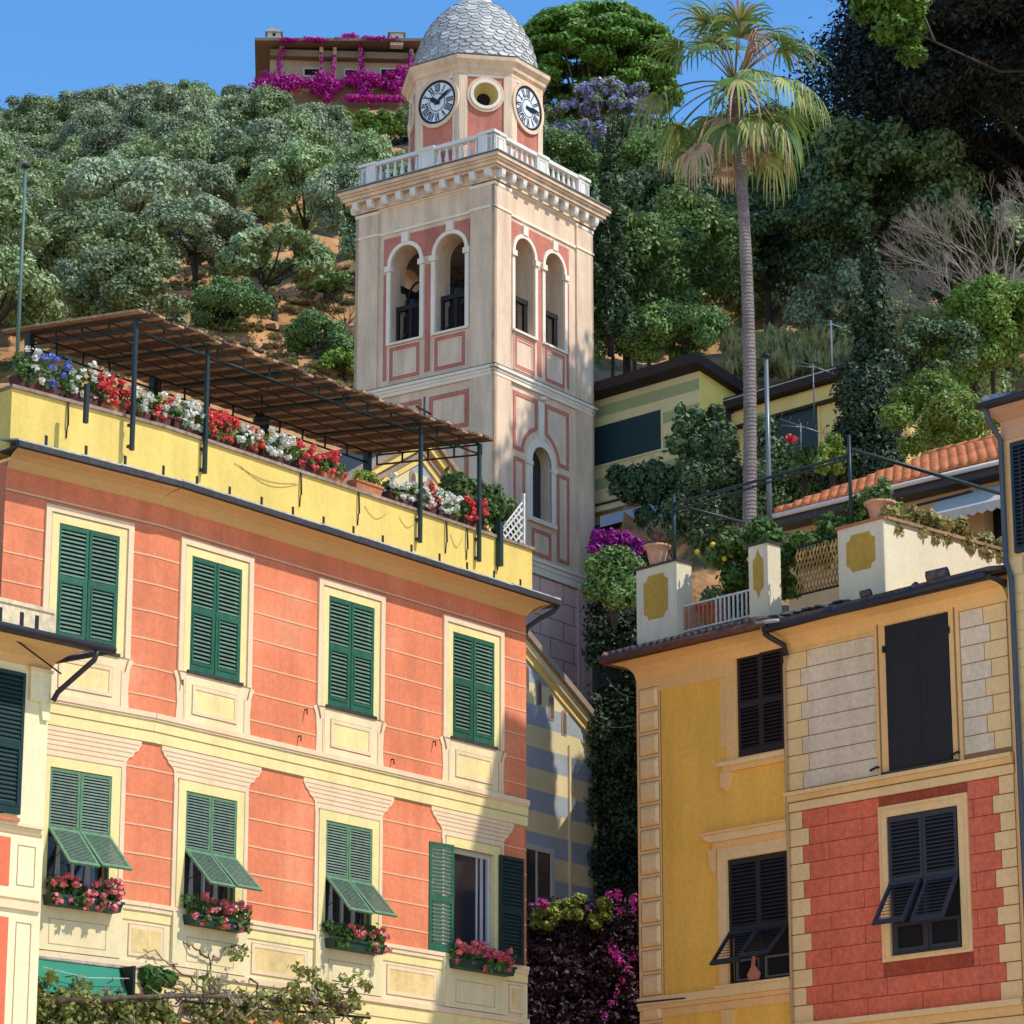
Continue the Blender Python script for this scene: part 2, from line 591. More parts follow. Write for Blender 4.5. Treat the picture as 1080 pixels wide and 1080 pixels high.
# walls
mb = MB()
holes = [(c - HW, c + HW, up_zb, up_zt) for c in UP_C] + [(c - HW, c + HW, low_zb, low_zt) for c in UP_C] + [(-7.0, -6.2, 4.9, 6.45), (-4.9, -3.4, 4.2, 6.2)]
mb.wall(KX, 0, 0, 13.42, holes, coral, depth=0.16, mrev=yellow_trim)
mb.face([(0, 0, 0), (0, 9, 0), (0, 9, 13.42), (0, 0, 13.42)], coral)
mb.box(KX, -0.02, 0.17, 0.2, 0, 13.3, interior)
mb.frame(KX, 0, BEND)
mb.wall(LE, 0, 0, 13.42, [(C0 - HW, C0 + HW, up_zb, up_zt), (C0 - HW, C0 + HW, low_zb, low_zt)], coral, depth=0.16, mrev=yellow_trim)
mb.face([(LE, 9, 0), (LE, 0, 0), (LE, 0, 13.42), (LE, 9, 13.42)], coral)
mb.box(LE + 0.02, 0, 0.17, 0.2, 0, 13.3, interior)
mb.M = None
obj('wall', mb, A_root)

# painted joints, belt, ledges ---------------------------------------------------
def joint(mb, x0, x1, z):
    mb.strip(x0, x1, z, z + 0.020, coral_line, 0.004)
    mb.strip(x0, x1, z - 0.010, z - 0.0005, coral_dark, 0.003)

def facade_paint(mb, x0, x1, cs, left_open, right_open):
    """bands that run the whole stretch x0..x1; cs = window centres"""
    # top band in the eaves' shade
    mb.strip(x0, x1, 13.06, 13.085, coral_line, 0.006)
    mb.strip(x0, x1, 13.045, 13.058, coral_dark, 0.004)
    # belt
    mb.strip(x0, x1, 10.385, 10.455, cream_pink, 0.075)
    mb.strip(x0, x1, 10.355, 10.383, cream_pink, 0.060)
    mb.strip(x0, x1, 10.215, 10.353, yellow_trim, 0.040)
    mb.strip(x0, x1, 10.200, 10.213, tan_line, 0.032)
    mb.strip(x0, x1, 10.060, 10.198, yellow_trim, 0.030)
    # sill ledge of the lower row
    mb.strip(x0, x1, 7.86, 7.915, cream_pink, 0.060)
    mb.strip(x0, x1, 7.80, 7.858, cream_pink, 0.045)
    mb.strip(x0, x1, 7.67, 7.798, yellow_trim, 0.025)
    mb.strip(x0, x1, 7.655, 7.668, tan_line, 0.021)
    mb.strip(x0, x1, 7.13, 7.653, cream, 0.018)
    mb.strip(x0, x1, 7.05, 7.128, cream_pink, 0.06)
    mb.strip(x0, x1, 6.86, 7.048, yellow_trim, 0.030)
    mb.strip(x0, x1, 6.845, 6.858, tan_line, 0.024)
    mb.strip(x0, x1, 6.72, 6.843, yellow_trim, 0.022)
    # stretches of coral between the windows
    edges = [x0 if left_open is None else left_open]
    segs = []
    cur = x0
    for c in cs:
        segs.append((cur, c - 0.73))
        cur = c + 0.73
    segs.append((cur, x1))
    for a, b in segs:
        if b - a < 0.08:
            continue
        for k in range(6):
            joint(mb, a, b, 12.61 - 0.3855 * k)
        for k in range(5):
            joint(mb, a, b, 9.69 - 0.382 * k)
        mb.strip(a + (0.25 if a > x0 else 0), b - (0.25 if b < x1 else 0), 10.035, 10.058, tan_line, 0.010)
        # faux marble panel under the ledge
        if b - a > 0.5:
            mb.rring(a + 0.12, b - 0.12, 7.19, 7.62, 0.012, 0.026, tan_line)
            mb.rring(a + 0.132, b - 0.132, 7.202, 7.608, 0.05, 0.030, cream_pink)
            mb.strip(a + 0.183, b - 0.183, 7.253, 7.557, ochre_panel, 0.024)
        elif b - a > 0.3:
            # half of the panel that runs on round the bend of the wall
            l = a == x0
            p0, p1 = (a, b - 0.12) if l else (a + 0.12, b)
            mb.strip(p0, p1, 7.19, 7.62, tan_line, 0.026)
            mb.strip(p0 if l else p0 + 0.012, p1 - 0.012 if l else p1, 7.202, 7.608, cream_pink, 0.030)
            mb.strip(p0 if l else p0 + 0.06, p1 - 0.06 if l else p1, 7.253, 7.557, ochre_panel, 0.034)

mb = MB()
facade_paint(mb, KX, 0, UP_C, None, None)
mb.frame(KX, 0, BEND)
facade_paint(mb, LE, 0, [C0], None, None)
mb.M = None
# corner reveal lines at the right end
mb.strip(-0.035, -0.003, 7.95, 10.03, coral_dark, 0.002)
obj('moulding', mb, A_root)

# window surrounds -------------------------------------------------------------
def upper_surround(mb, c):
    zt, zb = 13.0, 11.13
    mb.ring([(c - 0.73, zb), (c + 0.73, zb), (c + 0.73, zt), (c - 0.73, zt)], [(c - 0.64, zb), (c + 0.64, zb), (c + 0.64, zt - 0.09), (c - 0.64, zt - 0.09)], -0.034, 0.02, cream_pink)
    mb.ring([(c - 0.637, zb), (c + 0.637, zb), (c + 0.637, zt - 0.093), (c - 0.637, zt - 0.093)], [(c - 0.622, zb), (c + 0.622, zb), (c + 0.622, zt - 0.108), (c - 0.622, zt - 0.108)], -0.022, 0.02, tan_line)
    mb.ring([(c - 0.62, zb), (c + 0.62, zb), (c + 0.62, zt - 0.11), (c - 0.62, zt - 0.11)], [(c - 0.50, up_zb), (c + 0.50, up_zb), (c + 0.50, up_zt), (c - 0.50, up_zt)], -0.018, 0.04, yellow_trim)
    # console panel below with side scrolls
    mb.prism([(c - 0.74, 10.456), (c + 0.74, 10.456), (c + 0.72, 10.7), (c + 0.745, 11.0), (c + 0.80, 11.10), (c + 0.74, 11.13), (c - 0.74, 11.13), (c - 0.80, 11.10), (c - 0.745, 11.0), (c - 0.72, 10.7)], -0.020, 0.02, cream_pink)
    for s in (-1, 1):
        mb.tube([(c + s * 0.72, -0.03, 11.13), (c + s * 0.69, -0.03, 11.07), (c + s * 0.655, -0.03, 10.95)], 0.012, 0.008, 5, tan_line)
        mb.strip(c + s * 0.60 - 0.006, c + s * 0.60 + 0.006, 10.47, 10.95, tan_line, 0.023)
    mb.strip(c - 0.57, c + 0.57, 10.47, 11.09, cream, 0.026)
    mb.rring(c - 0.45, c + 0.45, 10.56, 10.98, 0.012, 0.029, tan_line)
    mb.rring(c - 0.438, c + 0.438, 10.572, 10.968, 0.05, 0.040, cream_pink)
    mb.strip(c - 0.387, c + 0.387, 10.623, 10.917, yellow_trim, 0.030)
    # projecting stone sill
    mb.box(c - 0.55, c + 0.55, -0.05, 0.10, 11.125, 11.166, slate)

def lower_surround(mb, c):
    # tapering hood
    pts_r = [(0.98, 10.056), (0.98, 9.99), (0.955, 9.97), (0.93, 9.92), (0.87, 9.885), (0.84, 9.83), (0.78, 9.80), (0.735, 9.745)]
    poly = [(c - 0.73, 9.60), (c + 0.73, 9.60)] + [(c + x, z) for x, z in reversed(pts_r)] + [(c - x, z) for x, z in pts_r]
    mb.prism(poly, -0.020, 0.02, cream_pink)
    for z, hw in ((9.985, 0.94), (9.925, 0.90), (9.865, 0.84), (9.80, 0.76), (9.735, 0.70)):
        mb.strip(c - hw, c + hw, z, z + 0.010, tan_line, 0.023)
    mb.ring([(c - 0.73, 7.92), (c + 0.73, 7.92), (c + 0.73, 9.60), (c - 0.73, 9.60)], [(c - 0.66, 7.92), (c + 0.66, 7.92), (c + 0.66, 9.597), (c - 0.66, 9.597)], -0.028, 0.02, cream_pink)
    mb.strip(c - 0.62, c + 0.62, 9.60, 9.70, cream_pink, 0.0235)
    mb.ring([(c - 0.657, 7.92), (c + 0.657, 7.92), (c + 0.657, 9.66), (c - 0.657, 9.66)], [(c - 0.645, 7.92), (c + 0.645, 7.92), (c + 0.645, 9.648), (c - 0.645, 9.648)], -0.033, 0.02, tan_line)
    mb.ring([(c - 0.643, 7.92), (c + 0.643, 7.92), (c + 0.643, 9.645), (c - 0.643, 9.645)], [(c - 0.50, low_zb), (c + 0.50, low_zb), (c + 0.50, low_zt), (c - 0.50, low_zt)], -0.030, 0.04, yellow_trim)
    # apron below the window
    mb.strip(c - 0.72, c + 0.72, 7.14, 7.856, cream, 0.066)
    mb.rring(c - 0.46, c + 0.46, 7.22, 7.55, 0.010, 0.069, tan_line)

for fn_ in (upper_surround, lower_surround):
    for c in UP_C + [None]:
        mb = MB()
        if c is None:
            mb.frame(KX, 0, BEND)
        fn_(mb, C0 if c is None else c)
        mb.M = None
        obj('window_surround', mb, A_root)

# eaves, gutter, parapet ---------------------------------------------------------
def eave_part(mb, x0, x1, ox0, ox1):
    """coved soffit: wall top at 13.37 sweeping out to the gutter at n=0.34"""
    prof = [(0.004, 13.36), (0.05, 13.40), (0.12, 13.46), (0.22, 13.50), (0.40, 13.52)]
    for i in range(len(prof) - 1):
        (n0, z0), (n1, z1) = prof[i], prof[i + 1]
        k0, k1 = n0 / 0.4, n1 / 0.4
        mb.face([(x0 - ox0 * k0, -n0, z0), (x1 + ox1 * k0, -n0, z0), (x1 + ox1 * k1, -n1, z1), (x0 - ox0 * k1, -n1, z1)], soffit_m)
mb = MB()
eave_part(mb, KX, 0, 0, 0.12)
mb.face([(0, 0, 13.36), (0, 9, 13.36), (0.12, 9, 13.52), (0.12, -0.4, 13.52)], soffit_m)
mb.frame(KX, 0, BEND)
eave_part(mb, LE, 0, 0.12, 0.025)
mb.M = None
obj('eave_soffit', mb, A_root)
mb = MB()
def gutter(mb, x0, x1):
    mb.box(x0, x1, -0.43, -0.02, 13.522, 13.545, slate)
    mb.box(x0, x1, -0.47, -0.40, 13.525, 13.60, slate)
    # roof flashing on top, uneven flat slabs
    x = x0
    rnd = random.Random(int(abs(x0) * 10))
    while x < x1 - 0.01:
        l = min(rnd.uniform(0.5, 1.2), x1 - x)
        h = rnd.uniform(0.0, 0.018)
        mb.hexa([(x, -0.455, 13.602 + h), (x + l, -0.455, 13.602 + h * 0.5), (x + l, -0.01, 13.70), (x, -0.01, 13.70), (x, -0.45, 13.625 + h), (x + l, -0.45, 13.625 + h * 0.5), (x + l, -0.01, 13.725), (x, -0.01, 13.725)], slate_light)
        x += l
gutter(mb, KX - 0.02, 0.30)
mb.hexa([(0.30, -0.47, 13.53), (0.44, -0.40, 13.56), (0.44, 9, 13.56), (0.30, 9, 13.53), (0.30, -0.47, 13.60), (0.44, -0.40, 13.60), (0.44, 9, 13.6), (0.30, 9, 13.6)], slate)
mb.box(0.30, 0.42, -0.36, 4, 13.602, 13.68, terracotta_pale)
mb.frame(KX, 0, BEND)
gutter(mb, LE - 0.15, 0.03)
mb.M = None
g = obj('gutter', mb, A_root)
mb = MB()
mb.tube([(0.30, -0.40, 13.54), (0.26, -0.34, 13.44), (0.14, -0.14, 13.32), (0.06, 0.02, 13.20), (0.03, 0.10, 12.95), (0.03, 0.12, 7.0), (0.03, 0.12, 0.0)], 0.038, 0.038, 8, dark_metal)
obj('downpipe', mb, A_root)

mb = MB()
PT, PB = 14.45, 13.60
mb.box(KX, 0.13, -0.02, 0.20, PB, PT, parapet_m)
mb.box(-0.07, 0.13, 0.20, 5.0, PB, PT, parapet_m)
mb.frame(KX, 0, BEND)
mb.box(LE + 0.02, 0.0, -0.02, 0.20, PB, PT, parapet_m)
mb.box(LE + 0.02, LE + 0.22, 0.20, 5.0, PB, PT, parapet_m)
mb.M = None
pp_ = obj('parapet', mb, A_root)
mb = MB()
mb.box(KX, 0.16, -0.06, 0.24, PT, PT + 0.045, mat('stone_coping', (0.30, 0.22, 0.17), fine=0.3, big=0.3))
mb.frame(KX, 0, BEND)
mb.box(LE, 0.0, -0.06, 0.24, PT, PT + 0.045, MATS['stone_coping'])
mb.M = None
obj('coping', mb, pp_)
mb = MB()
for i in range(16):
    x = -10.07 + i * 0.66
    if x < KX:
        mb.frame(KX, 0, BEND)
        x -= KX
    else:
        mb.M = None
    mb.box(x - 0.022, x + 0.022, -0.026, 0.05, 13.78, 13.92, iron)
    mb.box(x - 0.035, x + 0.035, -0.0235, 0.05, 13.74, 13.78, mat('drip_stain', (0.42, 0.27, 0.09)))
mb.M = None
obj('drain_slot', mb, pp_)
# roof deck
mb = MB()
mb.box(KX, -0.08, 0.2, 5, 13.35, 13.55, terracotta_pale)
mb.frame(KX, 0, BEND)
mb.box(LE + 0.2, 0, 0.2, 5, 13.35, 13.55, terracotta_pale)
mb.M = None
obj('roof_deck', mb, A_root)

# windows ------------------------------------------------------------------------
WH_UP = up_zt - up_zb - 0.03
m_leaf_up = upper_leaf(HW - 0.012, WH_UP, 0.86, green_slat_up, green_paint).mesh('shutter')
mbx = MB()
leaf_panel(mbx, 0, HW - 0.012, 0, 0.78, 0.04, green_slat, green_edge, pitch=0.040, rails=(0.03, 0.035))
m_leaf_top = mbx.mesh('shutter')
mbx = MB()
leaf_panel(mbx, 0, HW - 0.02, -0.70, 0, 0.042, green_slat_up, green_edge, pitch=0.030, rails=(0.045, 0.045), y0=-0.014, y1=0.014)
m_flap = mbx.mesh('shutter_flap')

def window_mesh(zb, zt, low=False):
    mb = MB()
    mb.rring(-HW, HW, zb, zt, 0.022, -0.0, green_edge, 0.05)
    if low:
        # inner casement with net curtains behind the glass
        mb.box(-HW + 0.02, HW - 0.02, 0.12, 0.135, zb, zt, glass)
        mb.box(-0.022, 0.022, 0.085, 0.12, zb, zt, white_frame)
        for s in (-1, 1):
            x = s * 0.24
            mb.hexa([(x - 0.05, 0.10, zb), (x + 0.06, 0.10, zb), (x + 0.06, 0.118, zb), (x - 0.05, 0.118, zb), (x - 0.005, 0.10, zb + 0.75), (x + 0.03, 0.10, zb + 0.75), (x + 0.03, 0.118, zb + 0.75), (x - 0.005, 0.118, zb + 0.75)], curtain)
    else:
        mb.box(-HW + 0.01, HW - 0.01, 0.10, 0.12, zb, zt, interior)
    return mb

def closed_window(c, frame0):
    w = obj('window', window_mesh(up_zb, up_zt), A_root)
    place_in(w, c, frame0)
    add_leaf(w, m_leaf_up, -HW + 0.008, 0.012, up_zb + 0.012)
    add_leaf(w, m_leaf_up, 0.004, 0.004, up_zb + 0.012)
    return w

def place_in(o, c, frame0):
    if frame0:
        v = Matrix.Translation((KX, 0, 0)) @ Matrix.Rotation(R(BEND), 4, 'Z') @ Vector((c, 0, 0))
        o.location = v
        o.rotation_euler = (0, 0, R(BEND))
    else:
        o.location = (c, 0, 0)

for c, f0 in [(C0, True)] + [(c, False) for c in UP_C]:
    closed_window(c, f0)

def flap_window(c, f0, tilt=44):
    w = obj('window', window_mesh(low_zb, low_zt, True), A_root)
    place_in(w, c, f0)
    add_leaf(w, m_leaf_top, -HW + 0.008, 0.0, 8.715)
    add_leaf(w, m_leaf_top, 0.004, 0.0, 8.715)
    for k, x in enumerate((-HW + 0.014, 0.008)):
        f = add_leaf(w, m_flap, x, -0.025, 8.712, name='shutter_flap')
        f.rotation_euler = (R(-(tilt + 2 * k)), 0, 0)
    mb = MB()
    for x in (-0.44, 0.06):
        mb.tube([(x, 0.0, 8.30), (x + 0.03, -0.30, 8.42)], 0.006, 0.006, 5, iron)
    obj('stay', mb, w)
    return w
flap_window(C0, True, 43)
flap_window(UP_C[0], False, 44)
flap_window(UP_C[1], False, 42)

# last lower window: leaves folded back against the wall
c = UP_C[2]
w4 = MB()
w4.rring(-HW, HW, low_zb, low_zt, 0.02, -0.03, mat('pinkish_stone_frame', (0.62, 0.46, 0.36)), 0.06)
w4.rring(-HW + 0.02, HW - 0.02, low_zb + 0.02, low_zt - 0.02, 0.05, -0.06, white_frame, 0.11)
w4.box(-HW + 0.07, HW - 0.07, 0.10, 0.115, low_zb + 0.06, low_zt - 0.06, glass)
w4.box(0.20, 0.23, 0.085, 0.10, low_zb + 0.06, low_zt - 0.06, white_frame)
w4.box(0.30, 0.36, 0.088, 0.10, low_zb + 0.06, low_zt - 0.06, curtain)
w4.hexa([(-HW + 0.07, 0.08, low_zb + .06), (-HW + 0.13, 0.08, low_zb + .06), (-HW + 0.13, 0.098, low_zb + .06), (-HW + 0.07, 0.098, low_zb + .06), (-HW + 0.07, 0.08, low_zt - .1), (-HW + 0.15, 0.08, low_zt - .1), (-HW + 0.15, 0.098, low_zt - .1), (-HW + 0.07, 0.098, low_zt - .1)], curtain)
w4o = obj('window', w4, A_root, (c, 0, 0))
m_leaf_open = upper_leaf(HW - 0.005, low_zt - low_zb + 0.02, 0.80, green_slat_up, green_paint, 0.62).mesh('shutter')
m_leaf_shaded = upper_leaf(HW + 0.02, low_zt - low_zb + 0.02, 0.80, dark_green, dark_green, 0.62).mesh('shutter')  # darker copy of the open leaf, its shade put into the paint
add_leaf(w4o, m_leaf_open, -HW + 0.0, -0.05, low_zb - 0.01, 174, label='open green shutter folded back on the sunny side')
add_leaf(w4o, m_leaf_shaded, HW + 0.06, -0.075, low_zb - 0.01, -3, label='open shutter with its shade put into nearly black paint')

# ground floor hints: small window behind the vine
mb = MB()
mb.rring(-7.0, -6.2, 4.9, 6.45, 0.05, 0.03, green_edge)
mb.box(-6.96, -6.24, 0.05, 0.07, 4.94, 6.40, glass)
for k in range(12):
    mb.box(-6.94, -6.26, -0.01, 0.03, 5.0 + k * 0.115, 5.045 + k * 0.115, green_slat)
obj('window', mb, A_root)
mb = MB()
for c in UP_C:
    mb.rring(c - 0.7, c + 0.7, 4.0, 6.55, 0.12, 0.03, cream_pink)
    mb.prism([(c - 0.72, 6.55), (c + 0.72, 6.55), (c + 0.95, 6.715), (c - 0.95, 6.715)], -0.028, 0.02, cream_pink)
obj('ground_floor_surround', mb, A_root)

# small fixings
mb = MB()
for x, z in ((-7.62, 11.0), (-5.1, 11.02), (-5.22, 10.62), (-3.2, 10.60), (-2.25, 11.02)):
    mb.tube([(x, 0.0, z), (x, -0.05, z), (x - 0.02, -0.07, z - 0.08)], 0.012, 0.010, 5, iron)
obj('wall_hook', mb, A_root)

# ------------------------------------------------------------ terrace pergola
PG = A.empty('terrace_pergola')
tag(PG, 'reed covered steel pergola on the coral house roof terrace', 'pergola')
XL, XR = -8.78, -1.27
zf, zk = 15.83, 16.05
posts_f = [-8.78, -7.36, -2.70, -1.29]
for x in posts_f:
    mb = MB()
    mb.box(x - 0.026, x + 0.026, -0.12, -0.07, 13.96, zf, steel_green)
    mb.box(x - 0.03, x + 0.03, -0.07, -0.02, 14.0, 14.04, steel_green)
    mb.box(x - 0.03, x + 0.03, -0.07, -0.02, 14.30, 14.34, steel_green)
    obj('post', mb, PG)
for x in (XL, -6.3, -3.9, -1.50):
    mb = MB()
    mb.box(x - 0.05, x + 0.05, 1.95, 2.05, 13.5, zk, steel_green)
    obj('post', mb, PG)
mb = MB()
def truss(mb, p0, p1, h, n, r=0.016):
    p0, p1 = Vector(p0), Vector(p1)
    mb.tube([p0, p1], r, r, 5, steel_green)
    q0, q1 = p0 - Vector((0, 0, h)), p1 - Vector((0, 0, h))
    mb.tube([q0, q1], r, r, 5, steel_green)
    for i in range(n + 1):
        t = i / n
        mb.tube([p0.lerp(p1, t), q0.lerp(q1, t)], r, r, 4, steel_green)
truss(mb, (XL, -0.1, zf), (XR + .02, -0.1, zf), 0.16, 14)
truss(mb, (XL, 2.0, zk), (XR - .2, 2.0, zk), 0.18, 14)
for x in (XL, -7.36, -5.8, -4.3, -2.7, XR):
    truss(mb, (x, -0.1, zf), (x, 2.0, zk), 0.16 if x in (XL, XR) else 0.02, 4)
for t in (0.25, 0.5, 0.75):
    y = -0.1 + 2.1 * t
    z = zf + (zk - zf) * t
    mb.tube([(XL, y, z), (XR, y, z)], 0.012, 0.012, 4, steel_green)
for a, b in ((XL, -7.36), (-5.8, -4.3), (-2.7, XR)):
    mb.tube([(a, -0.1, zf), (b, 2.0, zk)], 0.008, 0.008, 4, steel_green)
obj('roof_frame', mb, PG)
mb = MB()
rnd = random.Random(3)
N = 60
x0, x1 = XL - 0.15, XR + 0.10
for i in range(N):
    a = x0 + (x1 - x0) * i / N
    b = x0 + (x1 - x0) * (i + 1) / N - 0.004
    d = rnd.uniform(-0.03, 0.03)
    z0 = zf + 0.03 + 0.022 * math.sin(i * 0.9) + rnd.uniform(0, 0.012)
    z1 = zk + 0.05 + rnd.uniform(0, 0.02)
    mb.hexa([(a, -0.28 + d, z0), (b, -0.28 + d, z0), (b, 2.45 + d, z1 + 0.04), (a, 2.45 + d, z1 + 0.04),
             (a, -0.28 + d, z0 + 0.035), (b, -0.28 + d, z0 + 0.03), (b, 2.45 + d, z1 + 0.07), (a, 2.45 + d, z1 + 0.07)], reed if i % 3 else reed_edge)
obj('reed_roof', mb, PG)
mb = MB()
mb.tube([(-5.05, 1.0, zf + 0.06), (-5.05, 1.0, 15.62)], 0.012, 0.012, 5, iron)
mb.lathe([(0.02, 0.12), (0.10, 0.06), (0.13, 0), (0.12, -0.02)], (-5.05, 1.0, 15.5), 12, iron)
obj('lamp', mb, PG)

# railing brackets on the parapet face
for i, x in enumerate((-9.75, -5.32, -4.05, -2.02, -1.52, -0.75)):
    mb = MB()
    f0 = x < KX
    mb.tube([(0, -0.045, 14.5), (0, -0.06, 14.12)], 0.014, 0.014, 5, iron)
    mb.tube([(0, -0.045, 14.12), (0.0, -0.03, 13.95)], 0.010, 0.010, 5, iron)
    b = obj('rail_bracket', mb, A_root)
    place_in(b, x - KX if f0 else x, f0)
mb = MB()
mb.box(-9.80, -9.74, -0.24, -0.19, 14.08, 14.62, steel_green)
obj('rail_post', mb, A_root)
mb = MB()
mb.box(-0.80, -0.72, -0.12, -0.04, 14.0, 14.7, steel_green)
obj('rail_post', mb, A_root)
# loose cables on the parapet
mb = MB()
for x0, x1, sag in ((-6.6, -5.35, 0.16), (-6.7, -5.4, 0.10), (-3.9, -3.4, 0.14), (-3.1, -2.75, 0.12), (-1.9, -1.62, 0.18)):
    pts = [(x0 + (x1 - x0) * t / 8, -0.03, 14.28 - sag * math.sin(math.pi * t / 8)) for t in range(9)]
    mb.tube(pts, 0.004, 0.004, 4, tan_line)
obj('cable', mb, A_root)

# tall thin pole at the left of the terrace
b0 = at(18, 380, 42.1)
mb = MB()
top = at(18, 176, 42.1)
mb.tube([(0, 0, -0.9), (0, 0, top.z - b0.z)], 0.03, 0.022, 7, mat('weathered_pole', (0.10, 0.16, 0.13), rough=0.5))
mb.lathe([(0.0, 0.06), (0.06, 0.03), (0.07, 0.0), (0.02, -0.03)], (0, 0, top.z - b0.z), 8, iron)
o = obj('flag_pole', mb, None, b0)
tag(o, 'thin green pole rising at the left end of the flower terrace', 'pole')

# ------------------------------------------------------------ planters
def bloom_cloud(blobs, n, size):
    return leaf_arrays(blobs, n, size, up=0.4, shell=0.3, aspect=1.1)

def planter(name, label, fac_root_loc, rotz, L, potmat, leafm, flower, fden=1.0, h=0.30, hang=0.0, box_h=0.17, group=None, fl2=None, cat='planter', depth=0.2, lden=1.0, fsize=0.05):
    root = empty(name, fac_root_loc, rotz)
    tag(root, label, cat, group)
    mb = MB()
    hw = L / 2
    mb.hexa([(-hw + 0.03, -depth / 2 + 0.02, 0), (hw - 0.03, -depth / 2 + 0.02, 0), (hw - 0.03, depth / 2 - 0.02, 0), (-hw + 0.03, depth / 2 - 0.02, 0),
             (-hw, -depth / 2, box_h), (hw, -depth / 2, box_h), (hw, depth / 2, box_h), (-hw, depth / 2, box_h)], potmat)
    mb.box(-hw - 0.012, hw + 0.012, -depth / 2 - 0.012, -depth / 2 + 0.004, box_h - 0.03, box_h + 0.006, potmat)
    obj('pot', mb, root)
    rr = random.Random(label)
    k = max(3, int(L / 0.13))
    bl = []
    for i in range(k):
        x = -hw + L * (i + 0.5) / k + rr.uniform(-0.03, 0.03)
        bl.append((x, rr.uniform(-0.06, 0.04), box_h + h * rr.uniform(0.25, 0.6), rr.uniform(0.09, 0.15), 0.12, h * rr.uniform(0.35, 0.55)))
        if hang > 0 and rr.random() < 0.5:
            bl.append((x, -depth / 2 - 0.05, box_h - hang * rr.uniform(0.1, 0.8), 0.05, 0.05, 0.09))
    obj('foliage', leaf_mesh('foliage', [(leaf_arrays(bl, int(260 * L / 0.5 * lden), 0.055, up=0.3, shell=0.4, aspect=1.2), leafm)]), root)
    if flower is not None:
        fb = []
        for i in range(int(13 * L / 0.5 * fden)):
            x = rr.uniform(-hw, hw)
            z = box_h + h * rr.uniform(0.2, 1.05)
            if hang > 0 and rr.random() < 0.3:
                z = box_h - rr.uniform(0, hang)
            fb.append((x, -0.06 - rr.uniform(0, 0.11), z, fsize, fsize, fsize * 0.8))
        half = len(fb) // 2 if fl2 else len(fb)
        parts = [(leaf_arrays(fb[:half], half * 26, fsize * 0.95, up=0.3, shell=0.5, aspect=1.0), flower)]
        if fl2:
            parts.append((leaf_arrays(fb[half:], (len(fb) - half) * 26, fsize * 0.95, up=0.3, shell=0.5, aspect=1.0), fl2))
        obj('blossom', leaf_mesh('blossom', parts), root)
    return root

def A_world(x, y, z):
    if x < KX:
        v = Matrix.Translation((KX, 0, 0)) @ Matrix.Rotation(R(BEND), 4, 'Z') @ Vector((x - KX, y, 0))
        return A.W(v.x, v.y, z), A.rot + R(BEND)
    return A.W(x, y, z), A.rot

rowspec = [
    (-10.35, 0.42, L_white, None, 'white flowers and tall leaves at the far left end of the terrace', 0.42, 0.5),
    (-9.98, 0.42, L_blue, None, 'clump of blue flowers near the left end of the terrace', 0.42, 1.3),
    (-9.45, 0.62, L_white, None, 'white flowers just right of the blue clump', 0.42, 0.9),
    (-8.98, 0.52, L_red, None, 'dense red blooms in a terracotta trough, left of the tall left pergola post', 0.30, 2.6),
    (-8.50, 0.40, L_white, None, 'white flowers just right of the left front pergola post', 0.26, 1.2),
    (-8.10, 0.34, L_red, L_white, 'mixed red and white flowers between the first two pergola posts', 0.24, 1.8),
    (-7.62, 0.52, L_white, None, 'dense white flowers at the foot of the second pergola post', 0.30, 2.4),
    (-6.98, 0.60, L_red, None, 'longest mass of red blooms, right of the second pergola post', 0.28, 2.8),
    (-6.40, 0.52, L_red, L_white, 'red blooms tailing into white, mid terrace', 0.24, 1.9),
    (-5.78, 0.60, L_white, None, 'white flowers in dark foliage mid terrace', 0.26, 2.0),
    (-5.12, 0.40, L_red, None, 'small red blooms in low box mid terrace, right of the white ones', 0.26, 1.6),
    (-4.55, 0.56, L_red, None, 'sparse red flowers on a terracotta trough before the church gable', 0.26, 0.9),
    (-3.75, 0.60, None, None, 'yellow green leafy plant without flowers before the church gable', 0.22, 0),
    (-3.00, 0.58, L_white, None, 'white flowers with big dark leaves left of the third pergola post', 0.22, 1.5),
    (-2.40, 0.44, L_red, L_white, 'red blooms with white ones right of the third pergola post', 0.26, 2.2),
    (-1.90, 0.48, L_white, None, 'white flowers in a dark trough between the last two pergola posts', 0.24, 2.2),
    (-1.28, 0.52, L_red, None, 'bright red flowers at the foot of the last pergola post', 0.30, 2.6),
]
for i, (x, Lg, f1, f2, lab, h, den) in enumerate(rowspec):
    p, rz = A_world(x, 0.10, PT + 0.046)
    planter('planter', 'planter with ' + lab, p, rz, Lg, terracotta if i in (3, 11, 12) else brown_pot, L_lime if f1 is None else L_ger, f1, den, h=h, group='planters along the terrace parapet', fl2=f2, hang=0.06 if f1 is not None else 0.0)

# window boxes
for c, lab, fl, f2, LM, ww in ((C0 + KX, 'pink geraniums under the leftmost lower window', L_pink, None, L_ger, 1.16), (UP_C[0], 'pink geraniums under the second lower window from the left', L_pink, None, L_ger, 1.1),
                            (UP_C[1], 'few pale pink flowers and yellowing leaves under the third lower window', L_pink, None, L_ger, 1.1), (UP_C[2] + 0.05, 'deep pink geraniums under the window with open shutters', L_deep, L_pink, L_ger, 1.35)):
    p, rz = A_world(c, -0.15, 7.70)
    r = planter('window_box', 'green window box of ' + lab, p, rz, ww, mat('green_box_plastic', (0.015, 0.05, 0.035), rough=0.5), LM, fl, 1.2 if 'few' not in lab else 0.5, h=0.26, hang=0.12, box_h=0.13, group='window boxes on the coral house', fl2=f2, cat='window box', depth=0.22, fsize=0.052)

# lattice with climbing shrub at the right end
LT = A.empty('lattice_screen')
tag(LT, 'white wooden lattice screen leaning at the right end of the terrace', 'lattice')
LT.location = A.W(0.04, 0.12, PT + 0.05)
mb = MB()
